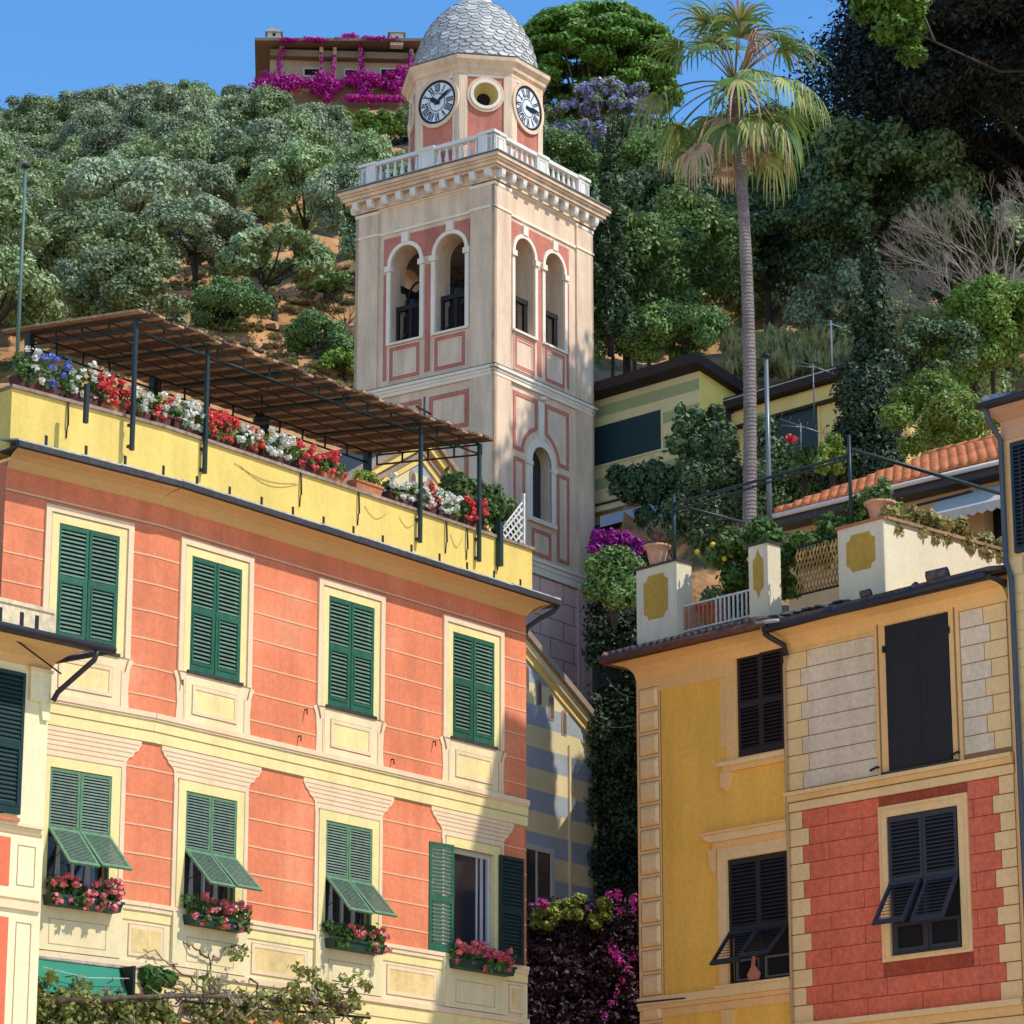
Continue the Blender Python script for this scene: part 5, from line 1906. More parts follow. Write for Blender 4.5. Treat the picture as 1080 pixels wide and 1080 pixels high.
for (ox, oy), ang in FACES:
    for i in range(12):
        half = i // 6
        j = i % 6
        span = (L_ / 2 - 0.30) - 0.60
        x = (0.60 if half == 0 else L_ / 2 + 0.30) + span * (j + 0.5) / 6
        v = Matrix.Translation((ox, oy, BZ0 + 0.12)) @ Matrix.Rotation(R(ang), 4, 'Z') @ Vector((-BN + x, -BN + 0.10, 0))
        o = link(bpy.data.objects.new('baluster', bmesh_))
        o.parent = bal
        o.location = v

# drum: octagon
CX, CY = W_ / 2, W_ / 2
FL = 2.04                     # centre to flat
RC = FL / math.cos(math.pi / 8)
def octo(r, z):
    rc = r / math.cos(math.pi / 8)
    return [(CX + rc * math.cos(math.pi / 8 + k * math.pi / 4), CY + rc * math.sin(math.pi / 8 + k * math.pi / 4), z) for k in range(8)]
DZ0, DZ1 = 38.84, 42.42
mb = MB()
def oct_ring(mb, r0, z0, r1, z1, m, cap=False):
    a, b = octo(r0, z0), octo(r1, z1)
    mb.faces(a + b, [(i, (i + 1) % 8, 8 + (i + 1) % 8, 8 + i) for i in range(8)] + ([tuple(range(8, 16))] if cap else []), m)
for r0, z0, r1, z1 in ((FL + 0.02, 42.30, FL + 0.02, 42.42), (FL + 0.02, 42.42, FL + 0.10, 42.50), (FL + 0.10, 42.50, FL + 0.12, 42.60), (FL + 0.12, 42.60, FL + 0.24, 42.74), (FL + 0.24, 42.74, FL + 0.26, 42.86)):
    oct_ring(mb, r0, z0, r1, z1, t_pl)
oct_ring(mb, FL + 0.26, 42.86, FL + 0.28, 42.90, t_ln, True)
SIDE = 2 * FL * math.tan(math.pi / 8)
clock_faces = []
for k in range(8):
    a = k * 45.0              # outward normal angle in tower frame
    # frame with local x to the right seen from outside, y inwards
    nx, ny = math.cos(R(a)), math.sin(R(a))
    xa = a + 90
    ox, oy = CX + nx * FL, CY + ny * FL
    mb.frame(ox, oy, xa)
    h = SIDE / 2
    for a0, a1 in ((-h - 0.008, -h + 0.26), (h - 0.26, h + 0.008)):
        mb.box(a0, a1, -0.02, 0.03, DZ0, 42.32, t_pl)
        mb.rring(a0 + 0.05, a1 - 0.05, 39.7, 42.2, 0.015, 0.028, t_tr)
    mb.box(-h + 0.26, h - 0.26, -0.012, 0.03, 42.22, 42.32, t_tr)
    if a in (180.0, 270.0, 0.0, 90.0):
        clock_faces.append((ox, oy, xa))
        mb.face([(-h - 0.01, 0.02, DZ0), (h + 0.01, 0.02, DZ0), (h + 0.01, 0.02, DZ1), (-h - 0.01, 0.02, DZ1)], t_rd)
    else:
        # oculus: a round hole with a deep tapering reveal
        n = 28
        zc = 41.62
        hh_ = SIDE / 2 + 0.001
        cir = [(0.42 * math.cos(2 * math.pi * i / n), zc + 0.42 * math.sin(2 * math.pi * i / n)) for i in range(n)]
        sq = []
        for i in range(n):
            a_ = 2 * math.pi * i / n
            dx, dz = math.cos(a_), math.sin(a_)
            t_ = min(hh_ / max(abs(dx), 1e-6), (0.70 if dz > 0 else 1.0) / max(abs(dz), 1e-6))
            sq.append((dx * t_, zc + dz * t_))
        P_ = [(x, 0.02, z) for x, z in sq] + [(x, 0.02, z) for x, z in cir] + [(x * 0.52, 0.42, zc + (z - zc) * 0.52) for x, z in cir]
        mb.faces(P_, [(i, (i + 1) % n, n + (i + 1) % n, n + i) for i in range(n)], t_rd)
        mb.faces(P_, [(n + i, n + (i + 1) % n, 2 * n + (i + 1) % n, 2 * n + i) for i in range(n)], mat('oculus_reveal', (0.60, 0.47, 0.18)))
        mb.face([P_[2 * n + i] for i in range(n)], interior)
        mb.face([(-hh_, 0.021, DZ0), (hh_, 0.021, DZ0), (hh_, 0.021, zc - 0.6), (-hh_, 0.021, zc - 0.6)], t_rd)
        mb.face([(-hh_, 0.022, zc - 0.9), (-0.45, 0.022, zc - 0.9), (-0.45, 0.022, 42.42), (-hh_, 0.022, 42.42)], t_rd)
        mb.face([(0.45, 0.022, zc - 0.9), (hh_, 0.022, zc - 0.9), (hh_, 0.022, 42.42), (0.45, 0.022, 42.42)], t_rd)
        mb.face([(-0.46, 0.023, zc + 0.45), (0.46, 0.023, zc + 0.45), (0.46, 0.023, 42.42), (-0.46, 0.023, 42.42)], t_rd)
        def circ(r, dx=0):
            return [(r * math.cos(2 * math.pi * i / n), zc + r * math.sin(2 * math.pi * i / n)) for i in range(n)]
        mb.ring(circ(0.60), circ(0.50), -0.05, 0.01, t_pl)
        mb.ring(circ(0.50), circ(0.40), -0.08, 0.01, t_tr)
mb.M = None
obj('drum', mb, T_root)

# clock
dial_w = mat('white_dial_enamel', (0.72, 0.74, 0.78), rough=0.4, bump=0, fine=0, big=0.03)
dial_b = mat('black_dial_paint', (0.012, 0.014, 0.02), rough=0.5, bump=0)
def clock(ox, oy, xa, hh, mm):
    n = 40
    zc = 0
    mb = MB()
    def circ(r):
        return [(r * math.cos(2 * math.pi * i / n), r * math.sin(2 * math.pi * i / n)) for i in range(n)]
    mb.ring(circ(0.86), circ(0.74), -0.07, 0.0, t_pl)
    mb.ring(circ(0.74), circ(0.655), -0.05, 0.0, dial_b)
    mb.prism(circ(0.655), -0.035, 0.0, dial_w)
    mb.ring(circ(0.315), circ(0.285), -0.040, -0.030, dial_b)
    root = obj('clock', mb, T_root, (ox, oy, 41.50), R(xa))
    # roman numerals
    mbn = MB()
    def stroke(c, p0, p1, wd):
        # p in numeral frame: u across, v radial
        ca, sa = math.cos(c), math.sin(c)
        def tr(u, v):
            return (v * ca + u * sa, v * sa - u * ca)
        (u0, v0), (u1, v1) = p0, p1
        d = Vector((u1 - u0, v1 - v0)).normalized()
        nn = Vector((-d.y, d.x)) * wd / 2
        q = [tr(u0 - nn.x, v0 - nn.y), tr(u1 - nn.x, v1 - nn.y), tr(u1 + nn.x, v1 + nn.y), tr(u0 + nn.x, v0 + nn.y)]
        mbn.face([(x, -0.0375, z) for x, z in q][::-1], dial_b)
        mbn.face([(x, -0.0380, z) for x, z in q], dial_b)
    rom = ['XII', 'I', 'II', 'III', 'IIII', 'V', 'VI', 'VII', 'VIII', 'IX', 'X', 'XI']
    wd = {'I': 0.058, 'V': 0.10, 'X': 0.105}
    for i, s in enumerate(rom):
        c = R(90 - 30 * i)
        tot = sum(wd[ch] for ch in s)
        u = -tot / 2
        v0, v1 = 0.35, 0.63
        for ch in s:
            w0 = wd[ch]
            if ch == 'I':
                stroke(c, (u + w0 / 2, v0), (u + w0 / 2, v1), 0.042)
            elif ch == 'V':
                stroke(c, (u + 0.01, v1), (u + w0 / 2, v0), 0.040)
                stroke(c, (u + w0 - 0.01, v1), (u + w0 / 2, v0), 0.028)
            else:
                stroke(c, (u + 0.01, v1), (u + w0 - 0.01, v0), 0.040)
                stroke(c, (u + w0 - 0.01, v1), (u + 0.01, v0), 0.028)
            u += w0
    obj('numerals', mbn, root)
    for nm, ang, ln, w0, yy in (('hour_hand', 30 * (hh + mm / 60), 0.38, 0.10, -0.050), ('minute_hand', 6 * mm, 0.58, 0.07, -0.058)):
        mh = MB()
        th = R(90 - ang)
        def tr(u, v):
            return (v * math.cos(th) + u * math.sin(th), v * math.sin(th) - u * math.cos(th))
        pts = [tr(-w0 / 2, -0.12), tr(w0 / 2, -0.12), tr(w0 * 0.9, ln * 0.55), tr(0, ln), tr(-w0 * 0.9, ln * 0.55)]
        if True:
            mh.prism(pts, yy - 0.004, yy + 0.002, dial_b)
        mh.lathe([(0.07, -0.003), (0.07, 0.003)], (0, yy, 0), 10, dial_b) if False else None
        obj(nm, mh, root)
    return root
for (ox, oy, xa) in clock_faces:
    if xa == 270.0:
        clock(ox, oy, xa, 10, 9)
    elif xa == 360.0:
        clock(ox, oy, xa, 3, 14)
    else:
        clock(ox, oy, xa, 10, 9)

# dome with fish-scale slates
dome_m = mat('dome_slate', tint=(0.26, 0.25, 0.22), col=(0.42, 0.42, 0.41), rough=0.6, fine=0.15, big=0.15)
dome_lt = mat('dome_slate_light', (0.56, 0.55, 0.52), rough=0.6, fine=0.15, big=0.15)
mb = MB()
DR, DH, DB = 2.03, 2.80, 42.92
def dome_r(t):
    # t 0..1 height fraction
    return DR * max(0.0, (1 - t ** 1.95)) ** 0.54
prof = [(dome_r(t / 20.0) - 0.03, DH * t / 20.0) for t in range(19)]
mb.lathe(prof, (CX, CY, DB), 48, dome_m, capt=False)
rnd = random.Random(2)
rows = 19
for r_ in range(rows):
    t0 = r_ / rows * 0.93
    t1 = (r_ + 1.55) / rows * 0.93
    ra, rb = dome_r(t0), dome_r(min(t1, 0.97))
    cnt = max(12, int(2 * math.pi * ra / 0.36))
    z0, z1 = DB + DH * t0, DB + DH * min(t1, 0.97)
    for k in range(cnt):
        a = 2 * math.pi * (k + 0.5 * (r_ % 2)) / cnt
        da = math.pi / cnt * 0.97
        P = []
        lift = 0.040 + rnd.uniform(-0.008, 0.008)
        # top edge then rounded lower edge
        for s in (-1, 1):
            P.append((CX + (rb) * math.cos(a + s * da), CY + (rb) * math.sin(a + s * da), z1))
        P = [P[0], P[1]]
        low = []
        for j in range(7):
            u = 1 - 2 * j / 6.0
            v = math.sqrt(max(0, 1 - u * u))
            zz = z0 + (z1 - z0) * 0.42 * (1 - v)
            rr3 = dome_r(max(0, (zz - DB) / DH)) + lift
            low.append((CX + rr3 * math.cos(a + u * da), CY + rr3 * math.sin(a + u * da), zz - 0.015))
        allp = P + low
        n = len(allp)
        under = [(x + (CX - x) * 0.018, y + (CY - y) * 0.018, z) for x, y, z in allp]
        m_ = dome_lt if rnd.random() < 0.35 else dome_m
        fs = [tuple(range(n))[::-1]]
        for j in range(2, n - 1):
            fs.append((j, j + 1, n + j + 1, n + j))
        mb.faces(allp + under, fs + [tuple(reversed(f)) for f in fs[1:]], m_)
obj('dome', mb, T_root)
mb = MB()
mb.lathe([(0.62, 0), (0.60, 0.12), (0.42, 0.2), (0.40, 0.9), (0.5, 0.95), (0.5, 1.05), (0.3, 1.2), (0.1, 1.5), (0.02, 1.9)], (CX, CY, DB + DH * 0.93), 12, t_tr)
obj('lantern', mb, T_root)

# bell, headstock, wheel
bronze = mat('bell_bronze', (0.085, 0.11, 0.12), rough=0.45, metal=0.5, fine=0.3)
wood_dk = mat('dark_timber', (0.02, 0.017, 0.018), fine=0.3)
def bell(x, y, z, s):
    mb = MB()
    mb.lathe([(0.02, 0.0), (0.20, -0.02), (0.27, -0.10), (0.30, -0.35), (0.36, -0.60), (0.48, -0.80), (0.50, -0.84), (0.44, -0.83)], (0, 0, 0), 24, bronze)
    o = obj('bell', mb, T_root, (x, y, z))
    o.scale = (s, s, s)
    mh = MB()
    mh.box(-0.7, 0.7, -0.10, 0.10, 0.02, 0.26, wood_dk)
    obj('headstock', mh, o)
    mw = MB()
    ring_ = [(0.75, 0.62 * math.cos(2 * math.pi * k / 20), 0.62 * math.sin(2 * math.pi * k / 20)) for k in range(21)]
    mw.tube(ring_, 0.035, 0.035, 5, wood_dk)
    for k in range(6):
        a = math.pi * k / 3
        mw.tube([(0.75, 0, 0), (0.75, 0.62 * math.cos(a), 0.62 * math.sin(a))], 0.02, 0.02, 4, wood_dk)
    obj('wheel', mw, o)
bell(1.15, 4.05, 35.3, 0.95)
bell(1.25, 2.35, 35.35, 1.05)
bell(3.4, 1.2, 35.0, 0.8)
mb = MB()
for ((ox, oy), ang), cxs in zip(FACES[:2], ((1.60, 3.24), (1.89, 3.64))):
    mb.frame(ox, oy, ang)
    for cx in cxs:
        r_ = 0.53
        mb.box(cx - r_, cx + r_, 0.22, 0.36, 34.58, 34.74, wood_dk)
        mb.box(cx - r_, cx - r_ + 0.08, 0.24, 0.34, 33.48, 34.58, wood_dk)
        mb.box(cx + r_ - 0.16, cx + r_, 0.24, 0.34, 33.48, 34.58, wood_dk)
        mb.box(cx - 0.05, cx + 0.06, 0.26, 0.34, 33.48, 34.58, wood_dk)
        mb.tube([(cx - r_ + 0.05, 0.30, 33.5), (cx, 0.30, 34.0), (cx + 0.1, 0.30, 34.6)], 0.04, 0.04, 4, wood_dk)
        if ang == -90:
            mb.tube([(cx + 0.45 * math.cos(R(a)), 0.30 + 0.35, 34.75 + 0.85 * math.sin(R(a))) for a in range(20, 200, 15)], 0.04, 0.04, 5, wood_dk)
            mb.box(cx - 0.48, cx + 0.1, 0.55, 0.70, 33.48, 34.5, wood_dk)
mb.M = None
for y in (0.95,):
    mb.box(0.9, 4.4, y - 0.06, y + 0.06, 34.55, 34.75, wood_dk)
for x, y in ((1.05, 1.0), (2.1, 1.0), (2.75, 1.0), (3.7, 1.0), (1.05, 4.2), (1.05, 2.6), (4.3, 1.0)):
    mb.box(x - 0.06, x + 0.06, y - 0.06, y + 0.06, 33.35, 34.6, wood_dk)
mb.tube([(1.1, 1.0, 33.4), (1.7, 1.0, 34.6)], 0.05, 0.05, 4, wood_dk)
mb.tube([(2.8, 1.0, 33.4), (3.6, 1.0, 34.6)], 0.05, 0.05, 4, wood_dk)
obj('bell_frame', mb, T_root)

# ------------------------------------------------------------ church
CH = Fac(628, 765, 90, 35.34)
S_root = CH.empty('church')
tag(S_root, 'church with yellow and grey striped facade and arcaded gable, in front of the bell tower', 'church')
ch_y = mat('church_yellow_band', (0.70, 0.57, 0.30), streak=0.12, big=0.15)
ch_g = mat('church_grey_band', (0.33, 0.36, 0.38), streak=0.12, big=0.15)
ch_t = mat('church_yellow_trim', (0.74, 0.52, 0.17), streak=0.12)
ch_s = mat('church_coping', (0.30, 0.22, 0.16), fine=0.2, big=0.3)
AX, AZ = -8.45, 27.05          # gable apex
def ztop(x):
    if x > -5.2:
        return 20.35 + (-x) * 0.53
    return AZ - abs(x - AX) * 0.60
mb = MB()
xs = [-13.5 + i * 0.25 for i in range(int(13.5 / 0.25) + 1)]
z = 12.0
k = 0
bands = []
z = 21.09 + 0.605 * 10
zz_list = []
zb = 8.0
# bands: boundary at 21.09 - yellow above? alternate every 0.61 m
zcur = 21.09 - 0.605 * 22
kk = 0
while zcur < 27:
    m_ = ch_g if kk % 2 == 0 else ch_y
    for a, b in [(-13.5, -5.2), (-5.2, 0.0)]:
        # clip band to roof line piecewise
        segs = [a + (b - a) * i / 30 for i in range(31)]
        for i in range(30):
            x0, x1 = segs[i], segs[i + 1]
            e = 1e-4
            t0, t1 = ztop(x0 + e) , ztop(x1 - e)
            if a > -6 and i == 0:
                t0 = 20.35 + 5.2 * 0.53
            lo, hi = zcur, zcur + 0.605
            if lo >= max(t0, t1):
                continue
            mb.face([(x0, 0, min(lo, t0)), (x1, 0, min(lo, t1)), (x1, 0, min(hi, t1)), (x0, 0, min(hi, t0))], m_)
    zcur += 0.605
    kk += 1
mb.face([(0, 0, 8), (0, 14, 8), (0, 14, 20.3), (0, 0, 20.3)], ch_y)
mb.face([(-5.2, 0, 20), (-5.2, 14, 20), (-5.2, 14, 24.8), (-5.2, 0, 24.8)], ch_y)
obj('wall', mb, S_root)
# plain field behind the little arches in the gable
mb = MB()
def rake(mb, x0, x1, off0, off1, n, m, flip=False):
    pts = [(x0, ztop(x0 + (1e-4 if x1 > x0 else -1e-4)) - off0), (x1, ztop(x1 - 1e-4) - off0), (x1, ztop(x1 - 1e-4) - off1), (x0, ztop(x0 + 1e-4) - off1)]
    mb.prism(pts, -n, 0.02, m)
for (a, b) in ((-13.5, AX), (AX, -5.2)):
    rake(mb, a, b, 0.75, 0.0, 0.05, ch_t)
    rake(mb, a, b, 0.55, 0.40, 0.10, ch_s)
    rake(mb, a, b, 0.32, 0.0, 0.20, ch_t)
    rake(mb, a, b, 0.05, -0.12, 0.32, ch_s)
rake(mb, -5.2, 0.0, 0.50, 0.0, 0.06, ch_t)
rake(mb, -5.2, 0.0, 0.28, 0.02, 0.16, ch_y)
rake(mb, -5.2, 0.02, 0.06, -0.14, 0.30, ch_s)
mb.prism([(-0.10, 20.05), (0.15, 20.15), (0.36, 20.30), (0.36, 20.42), (-0.1, 20.42)], -0.30, 0.3, ch_s)
obj('gable_cornice', mb, S_root)
# blind arches hanging from the rake
mb = MB()
rec = mat('church_arch_recess', (0.16, 0.10, 0.06))
def blind(x, zt, w, h):
    a = arc_pts(x, w / 2, zt - w / 2, 8)
    poly = [(x - w / 2, zt - h), (x + w / 2, zt - h)] + a[::-1]
    mb.prism(poly, -0.012, 0.02, ch_s)
    a2 = [(x + dx * 0.6 + w * 0.14, z_) for dx, z_ in [(p[0] - x, p[1]) for p in a]]
    poly2 = [(x - w * 0.18, zt - h + 0.06), (x + w * 0.44, zt - h + 0.06)] + [(min(p[0], x + w * 0.44), p[1] - 0.07) for p in a2[::-1]]
    mb.prism(poly2, -0.016, 0.0, rec)
for i in range(-4, 4):
    x = AX + 0.40 + i * 0.80
    mb = MB()
    blind(x, ztop(x) - 0.85, 0.30, 0.95 if i % 2 else 1.15)
    obj('blind_arch', mb, S_root)
for i in range(5):
    x = -4.1 + i * 0.62
    mb = MB()
    blind(x, ztop(x) - 0.62, 0.26, 0.75)
    obj('blind_arch', mb, S_root)
mb = MB()
mb.box(-1.42, -1.34, -0.06, 0.0, 8, 19.6, ch_y)
mb.box(-0.06, 0.02, -0.05, 0.3, 8, 20.2, ch_y)
obj('lesene', mb, S_root)
wn = MB()
wn.rring(-3.9, -2.18, 13.2, 16.50, 0.16, 0.06, mat('church_window_stone', (0.50, 0.47, 0.42)))
wn.box(-3.74, -2.34, -0.01, 0.02, 13.36, 16.34, glass)
wn.box(-3.05, -2.98, -0.03, 0.0, 13.36, 16.34, MATS['church_window_stone'])
obj('window', wn, S_root)
mb = MB()
mb.hexa([(-5.3, -0.05, 23.15), (0.2, -0.05, 20.32), (0.2, 14, 20.32), (-5.3, 14, 23.15), (-5.3, -0.05, 23.25), (0.2, -0.05, 20.42), (0.2, 14, 20.42), (-5.3, 14, 23.25)], slate)
mb.hexa([(AX, -0.05, AZ), (-5.1, -0.05, 24.8), (-5.1, 14, 24.8), (AX, 14, AZ), (AX, -0.05, AZ + .1), (-5.1, -0.05, 24.9), (-5.1, 14, 24.9), (AX, 14, AZ + .1)], slate)
mb.hexa([(-13.5, -0.05, 23.66), (AX, -0.05, AZ), (AX, 14, AZ), (-13.5, 14, 23.66), (-13.5, -0.05, 23.76), (AX, -0.05, AZ + .1), (AX, 14, AZ + .1), (-13.5, 14, 23.76)], slate)
obj('roof', mb, S_root)
mb = MB()
mb.tube([(0, 0, 0), (0, 0, 1.05)], 0.035, 0.03, 5, iron)
mb.tube([(-0.38, 0, 0.68), (0.30, 0, 0.62)], 0.03, 0.03, 5, iron)
obj('gable_cross', mb, S_root, (AX, -0.1, AZ + 0.05))
# ------------------------------------------------------------ ground and hill
def smooth(a, b, x):
    t = min(1, max(0, (x - a) / (b - a)))
    return t * t * (3 - 2 * t)
def interp(tab, y):
    for i in range(len(tab) - 1):
        if y <= tab[i + 1][0]:
            (a, va), (b, vb) = tab[i], tab[i + 1]
            return va + (vb - va) * max(0, (y - a)) / (b - a)
    return tab[-1][1]
T_LEFT = [(-400, 0), (58, 0), (76, 9), (84, 11.5), (97, 14), (106, 33), (110, 37.4), (150, 57.5), (200, 82.5), (245, 104), (258, 107), (300, 100), (700, 70)]
T_RIGHT = [(-400, 0), (58, 0), (76, 9), (82.2, 11.5), (82.6, 21.5), (88, 22.5), (97, 30), (106, 34.5), (110, 36.4), (150, 56), (200, 79), (232, 91.5), (250, 93), (300, 85), (700, 60)]
T_MID = [(-400, 0), (58, 0), (76, 9), (90.5, 11.5), (90.9, 23.2), (97, 30), (106, 34.5), (110, 36.4), (150, 56), (200, 79), (232, 91.5), (250, 93), (300, 85), (700, 60)]
def terr(x, y):
    k = smooth(2.0, 3.4, x) if y < 130 else smooth(540, 600, 540 + x / y * 3300 * 0.97)
    if y < 130:
        k2 = smooth(540, 600, 540 + x / max(y, 1) * 3300 * 0.97)
        k = max(k, 0) if y < 110 else k + (k2 - k) * (y - 110) / 20
    z = interp(T_LEFT, y) * (1 - k) + interp(T_RIGHT if x > 4.6 else T_MID, y) * k
    if y > 110:
        z += 0.5 * math.sin(x * 0.35 + y * 0.12) + 0.35 * math.sin(x * 0.9 - y * 0.31)
        z -= 2.6 * smooth(150, 235, y) * (1 - smooth(-20, 190, 540 + x / y * 3250))
        # terraces
        z += 0.45 * math.sin(z * 2.6)
    return z
xs = [-300, -200, -140, -100, -80] + [-64 + i * 0.9 for i in range(143)] + [80, 100, 140, 200, 300]
ys = [-120, -40, 0, 30, 50, 58] + [60 + i * 1.1 for i in range(44)] + [108.5 + i * 1.3 for i in range(125)] + [280, 300, 350, 450, 700]
ys = sorted(set(ys + [82.2, 82.6, 90.5, 90.9]))
V, Fc = [], []
for y in ys:
    for x in xs:
        V.append((x, y, terr(x, y)))
nx_ = len(xs)
for j in range(len(ys) - 1):
    for i in range(nx_ - 1):
        Fc.append((j * nx_ + i, j * nx_ + i + 1, (j + 1) * nx_ + i + 1, (j + 1) * nx_ + i))
def ground_mat():
    m = bpy.data.materials.new('hillside_earth')
    m.use_nodes = True
    n = m.node_tree
    L = n.links
    p = n.nodes['Principled BSDF']
    p.inputs['Roughness'].default_value = 0.95
    tc = n.nodes.new('ShaderNodeTexCoord')
    a = n.nodes.new('ShaderNodeTexNoise')
    a.inputs['Scale'].default_value = 0.35
    a.inputs['Detail'].default_value = 8
    a.inputs['Roughness'].default_value = 0.7
    L.new(tc.outputs['Object'], a.inputs['Vector'])
    r = n.nodes.new('ShaderNodeValToRGB')
    e = r.color_ramp.elements
    e[0].position, e[0].color = 0.36, (0.10, 0.105, 0.03, 1)
    e[1].position, e[1].color = 0.47, (0.42, 0.20, 0.075, 1)
    e2 = r.color_ramp.elements.new(0.60)
    e2.color = (0.55, 0.30, 0.12, 1)
    e3 = r.color_ramp.elements.new(0.70)
    e3.color = (0.22, 0.12, 0.06, 1)
    L.new(a.outputs[0], r.inputs[0])
    # flat stone paving near the harbour (low ground)
    sp = n.nodes.new('ShaderNodeSeparateXYZ')
    L.new(tc.outputs['Object'], sp.inputs[0])
    mr = n.nodes.new('ShaderNodeMapRange')
    mr.inputs[1].default_value = 0.1
    mr.inputs[2].default_value = 1.0
    L.new(sp.outputs[2], mr.inputs[0])
    mx = n.nodes.new('ShaderNodeMix')
    mx.data_type = 'RGBA'
    mx.inputs[6].default_value = (0.62, 0.52, 0.39, 1)
    L.new(r.outputs[0], mx.inputs[7])
    L.new(mr.outputs[0], mx.inputs[0])
    L.new(mx.outputs[2], p.inputs['Base Color'])
    b = n.nodes.new('ShaderNodeBump')
    b.inputs['Strength'].default_value = 0.8
    b.inputs['Distance'].default_value = 0.3
    nb = n.nodes.new('ShaderNodeTexNoise')
    nb.inputs['Scale'].default_value = 1.5
    nb.inputs['Detail'].default_value = 8
    L.new(tc.outputs['Object'], nb.inputs['Vector'])
    L.new(nb.outputs[0], b.inputs['Height'])
    L.new(b.outputs[0], p.inputs['Normal'])
    return m
me = bpy.data.meshes.new('hillside')
me.from_pydata(V, [], Fc)
me.materials.append(ground_mat())
me.polygons.foreach_set('use_smooth', [True] * len(Fc))
gr = link(bpy.data.objects.new('hillside', me))
gr['kind'] = 'structure'

# ------------------------------------------------------------ trees
L_olive = leafmat('olive_leaf', (0.15, 0.21, 0.07), (0.38, 0.48, 0.23), clump=1.1, objvar=0.30, trans=0.15)
L_olive_g = leafmat('greyer_olive_leaf', (0.15, 0.20, 0.10), (0.40, 0.47, 0.29), clump=1.1, objvar=0.30, trans=0.15)
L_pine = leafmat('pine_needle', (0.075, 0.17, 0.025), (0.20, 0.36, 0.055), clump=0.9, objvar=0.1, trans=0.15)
L_pine_dk = leafmat('backlit_pine_needle', (0.014, 0.021, 0.020), (0.030, 0.040, 0.030), clump=0.8, objvar=0.05, trans=0.03)  # near-black needles put the pine's backlit shade into the colour
L_cyp = leafmat('cypress_leaf', (0.030, 0.065, 0.022), (0.07, 0.12, 0.04), clump=1.2, trans=0.08)
L_cyp_dk = leafmat('dark_cypress_leaf', (0.018, 0.034, 0.016), (0.045, 0.080, 0.03), clump=1.2, trans=0.05)
L_dark = leafmat('dark_evergreen_leaf', (0.060, 0.105, 0.038), (0.15, 0.22, 0.085), clump=1.2, trans=0.12)
L_mid = leafmat('mid_green_leaf', (0.085, 0.165, 0.035), (0.23, 0.35, 0.10), clump=1.4, trans=0.2)
L_light = leafmat('fresh_green_leaf', (0.10, 0.20, 0.03), (0.26, 0.38, 0.07), clump=1.6, trans=0.3)
L_jac = leafmat('violet_blossom', (0.26, 0.18, 0.46), (0.40, 0.30, 0.62), clump=1.0, trans=0.2)
bark_dk = mat('dark_bark', (0.045, 0.035, 0.028), fine=0.4, big=0.3, bump=0.8, bscale=6)

def limbs(mb, blobs, base_r, h0, m, seed, k=7, base=(0, 0, 0), lean=0.0):
    rnd = random.Random(seed)
    bx, by, bz = base
    fork = Vector((bx + lean, by, bz + h0))
    mb.tube([(bx, by, bz - 2.6), (bx + lean * 0.3 + 0.05, by, bz + h0 * 0.5), fork], base_r, base_r * 0.75, 8, m)
    pick = rnd.sample(blobs, min(k, len(blobs)))
    for b in pick:
        e = Vector(b[:3])
        mid = fork.lerp(e, 0.5) + Vector((rnd.uniform(-.2, .2), rnd.uniform(-.2, .2), rnd.uniform(-.25, .1)))
        mb.tube([fork, mid, e], base_r * 0.5, base_r * 0.12, 5, m)

def make_tree(name, leaf_m, rx, ry, rz, h0, k, r0, r1, n, size, seed, base_r=0.16, bark_m=bark_dk, flat=0.0, lean=0.0, up=0.35, shell=0.55, cz=None, aspect=1.8):
    zc = h0 + rz * 0.75 if cz is None else cz
    bl = crown_blobs(rx, ry, rz, zc, k, r0, r1, flat, seed)
    lm = leaf_mesh('crown', [(leaf_arrays(bl, n, size, up=up, shell=shell, aspect=aspect), leaf_m)])
    mb = MB()
    limbs(mb, bl, base_r, h0, bark_m, seed, lean=lean)
    tm = mb.mesh('trunk')
    return (name, lm, tm)
def put_tree(proto, p, rz, sc_, label, cat, group=None, sz=None):
    name, lm, tm = proto
    root = empty(name, p, rz)
    root.scale = (sc_, sc_, sz or sc_)
    tag(root, label, cat, group)
    for nm, me_ in (('crown', lm), ('trunk', tm)):
        o = link(bpy.data.objects.new(nm, me_))
        o.parent = root
    return root

OL = [make_tree('olive_tree', L_olive if i % 2 == 0 else L_olive_g, 2.6, 2.4, 1.7 + 0.15 * i, 1.7, 30, 0.45, 0.90, 15000, 0.115, 100 + i, 0.17, lean=0.3 * (i - 2), up=0.55) for i in range(5)]

def in_px(x, y, z):
    d = y * math.cos(PITCH) + (z - CAMZ) * math.sin(PITCH)
    u = -y * math.sin(PITCH) + (z - CAMZ) * math.cos(PITCH)
    return 540 + FPX * x / d, 540 - FPX * u / d

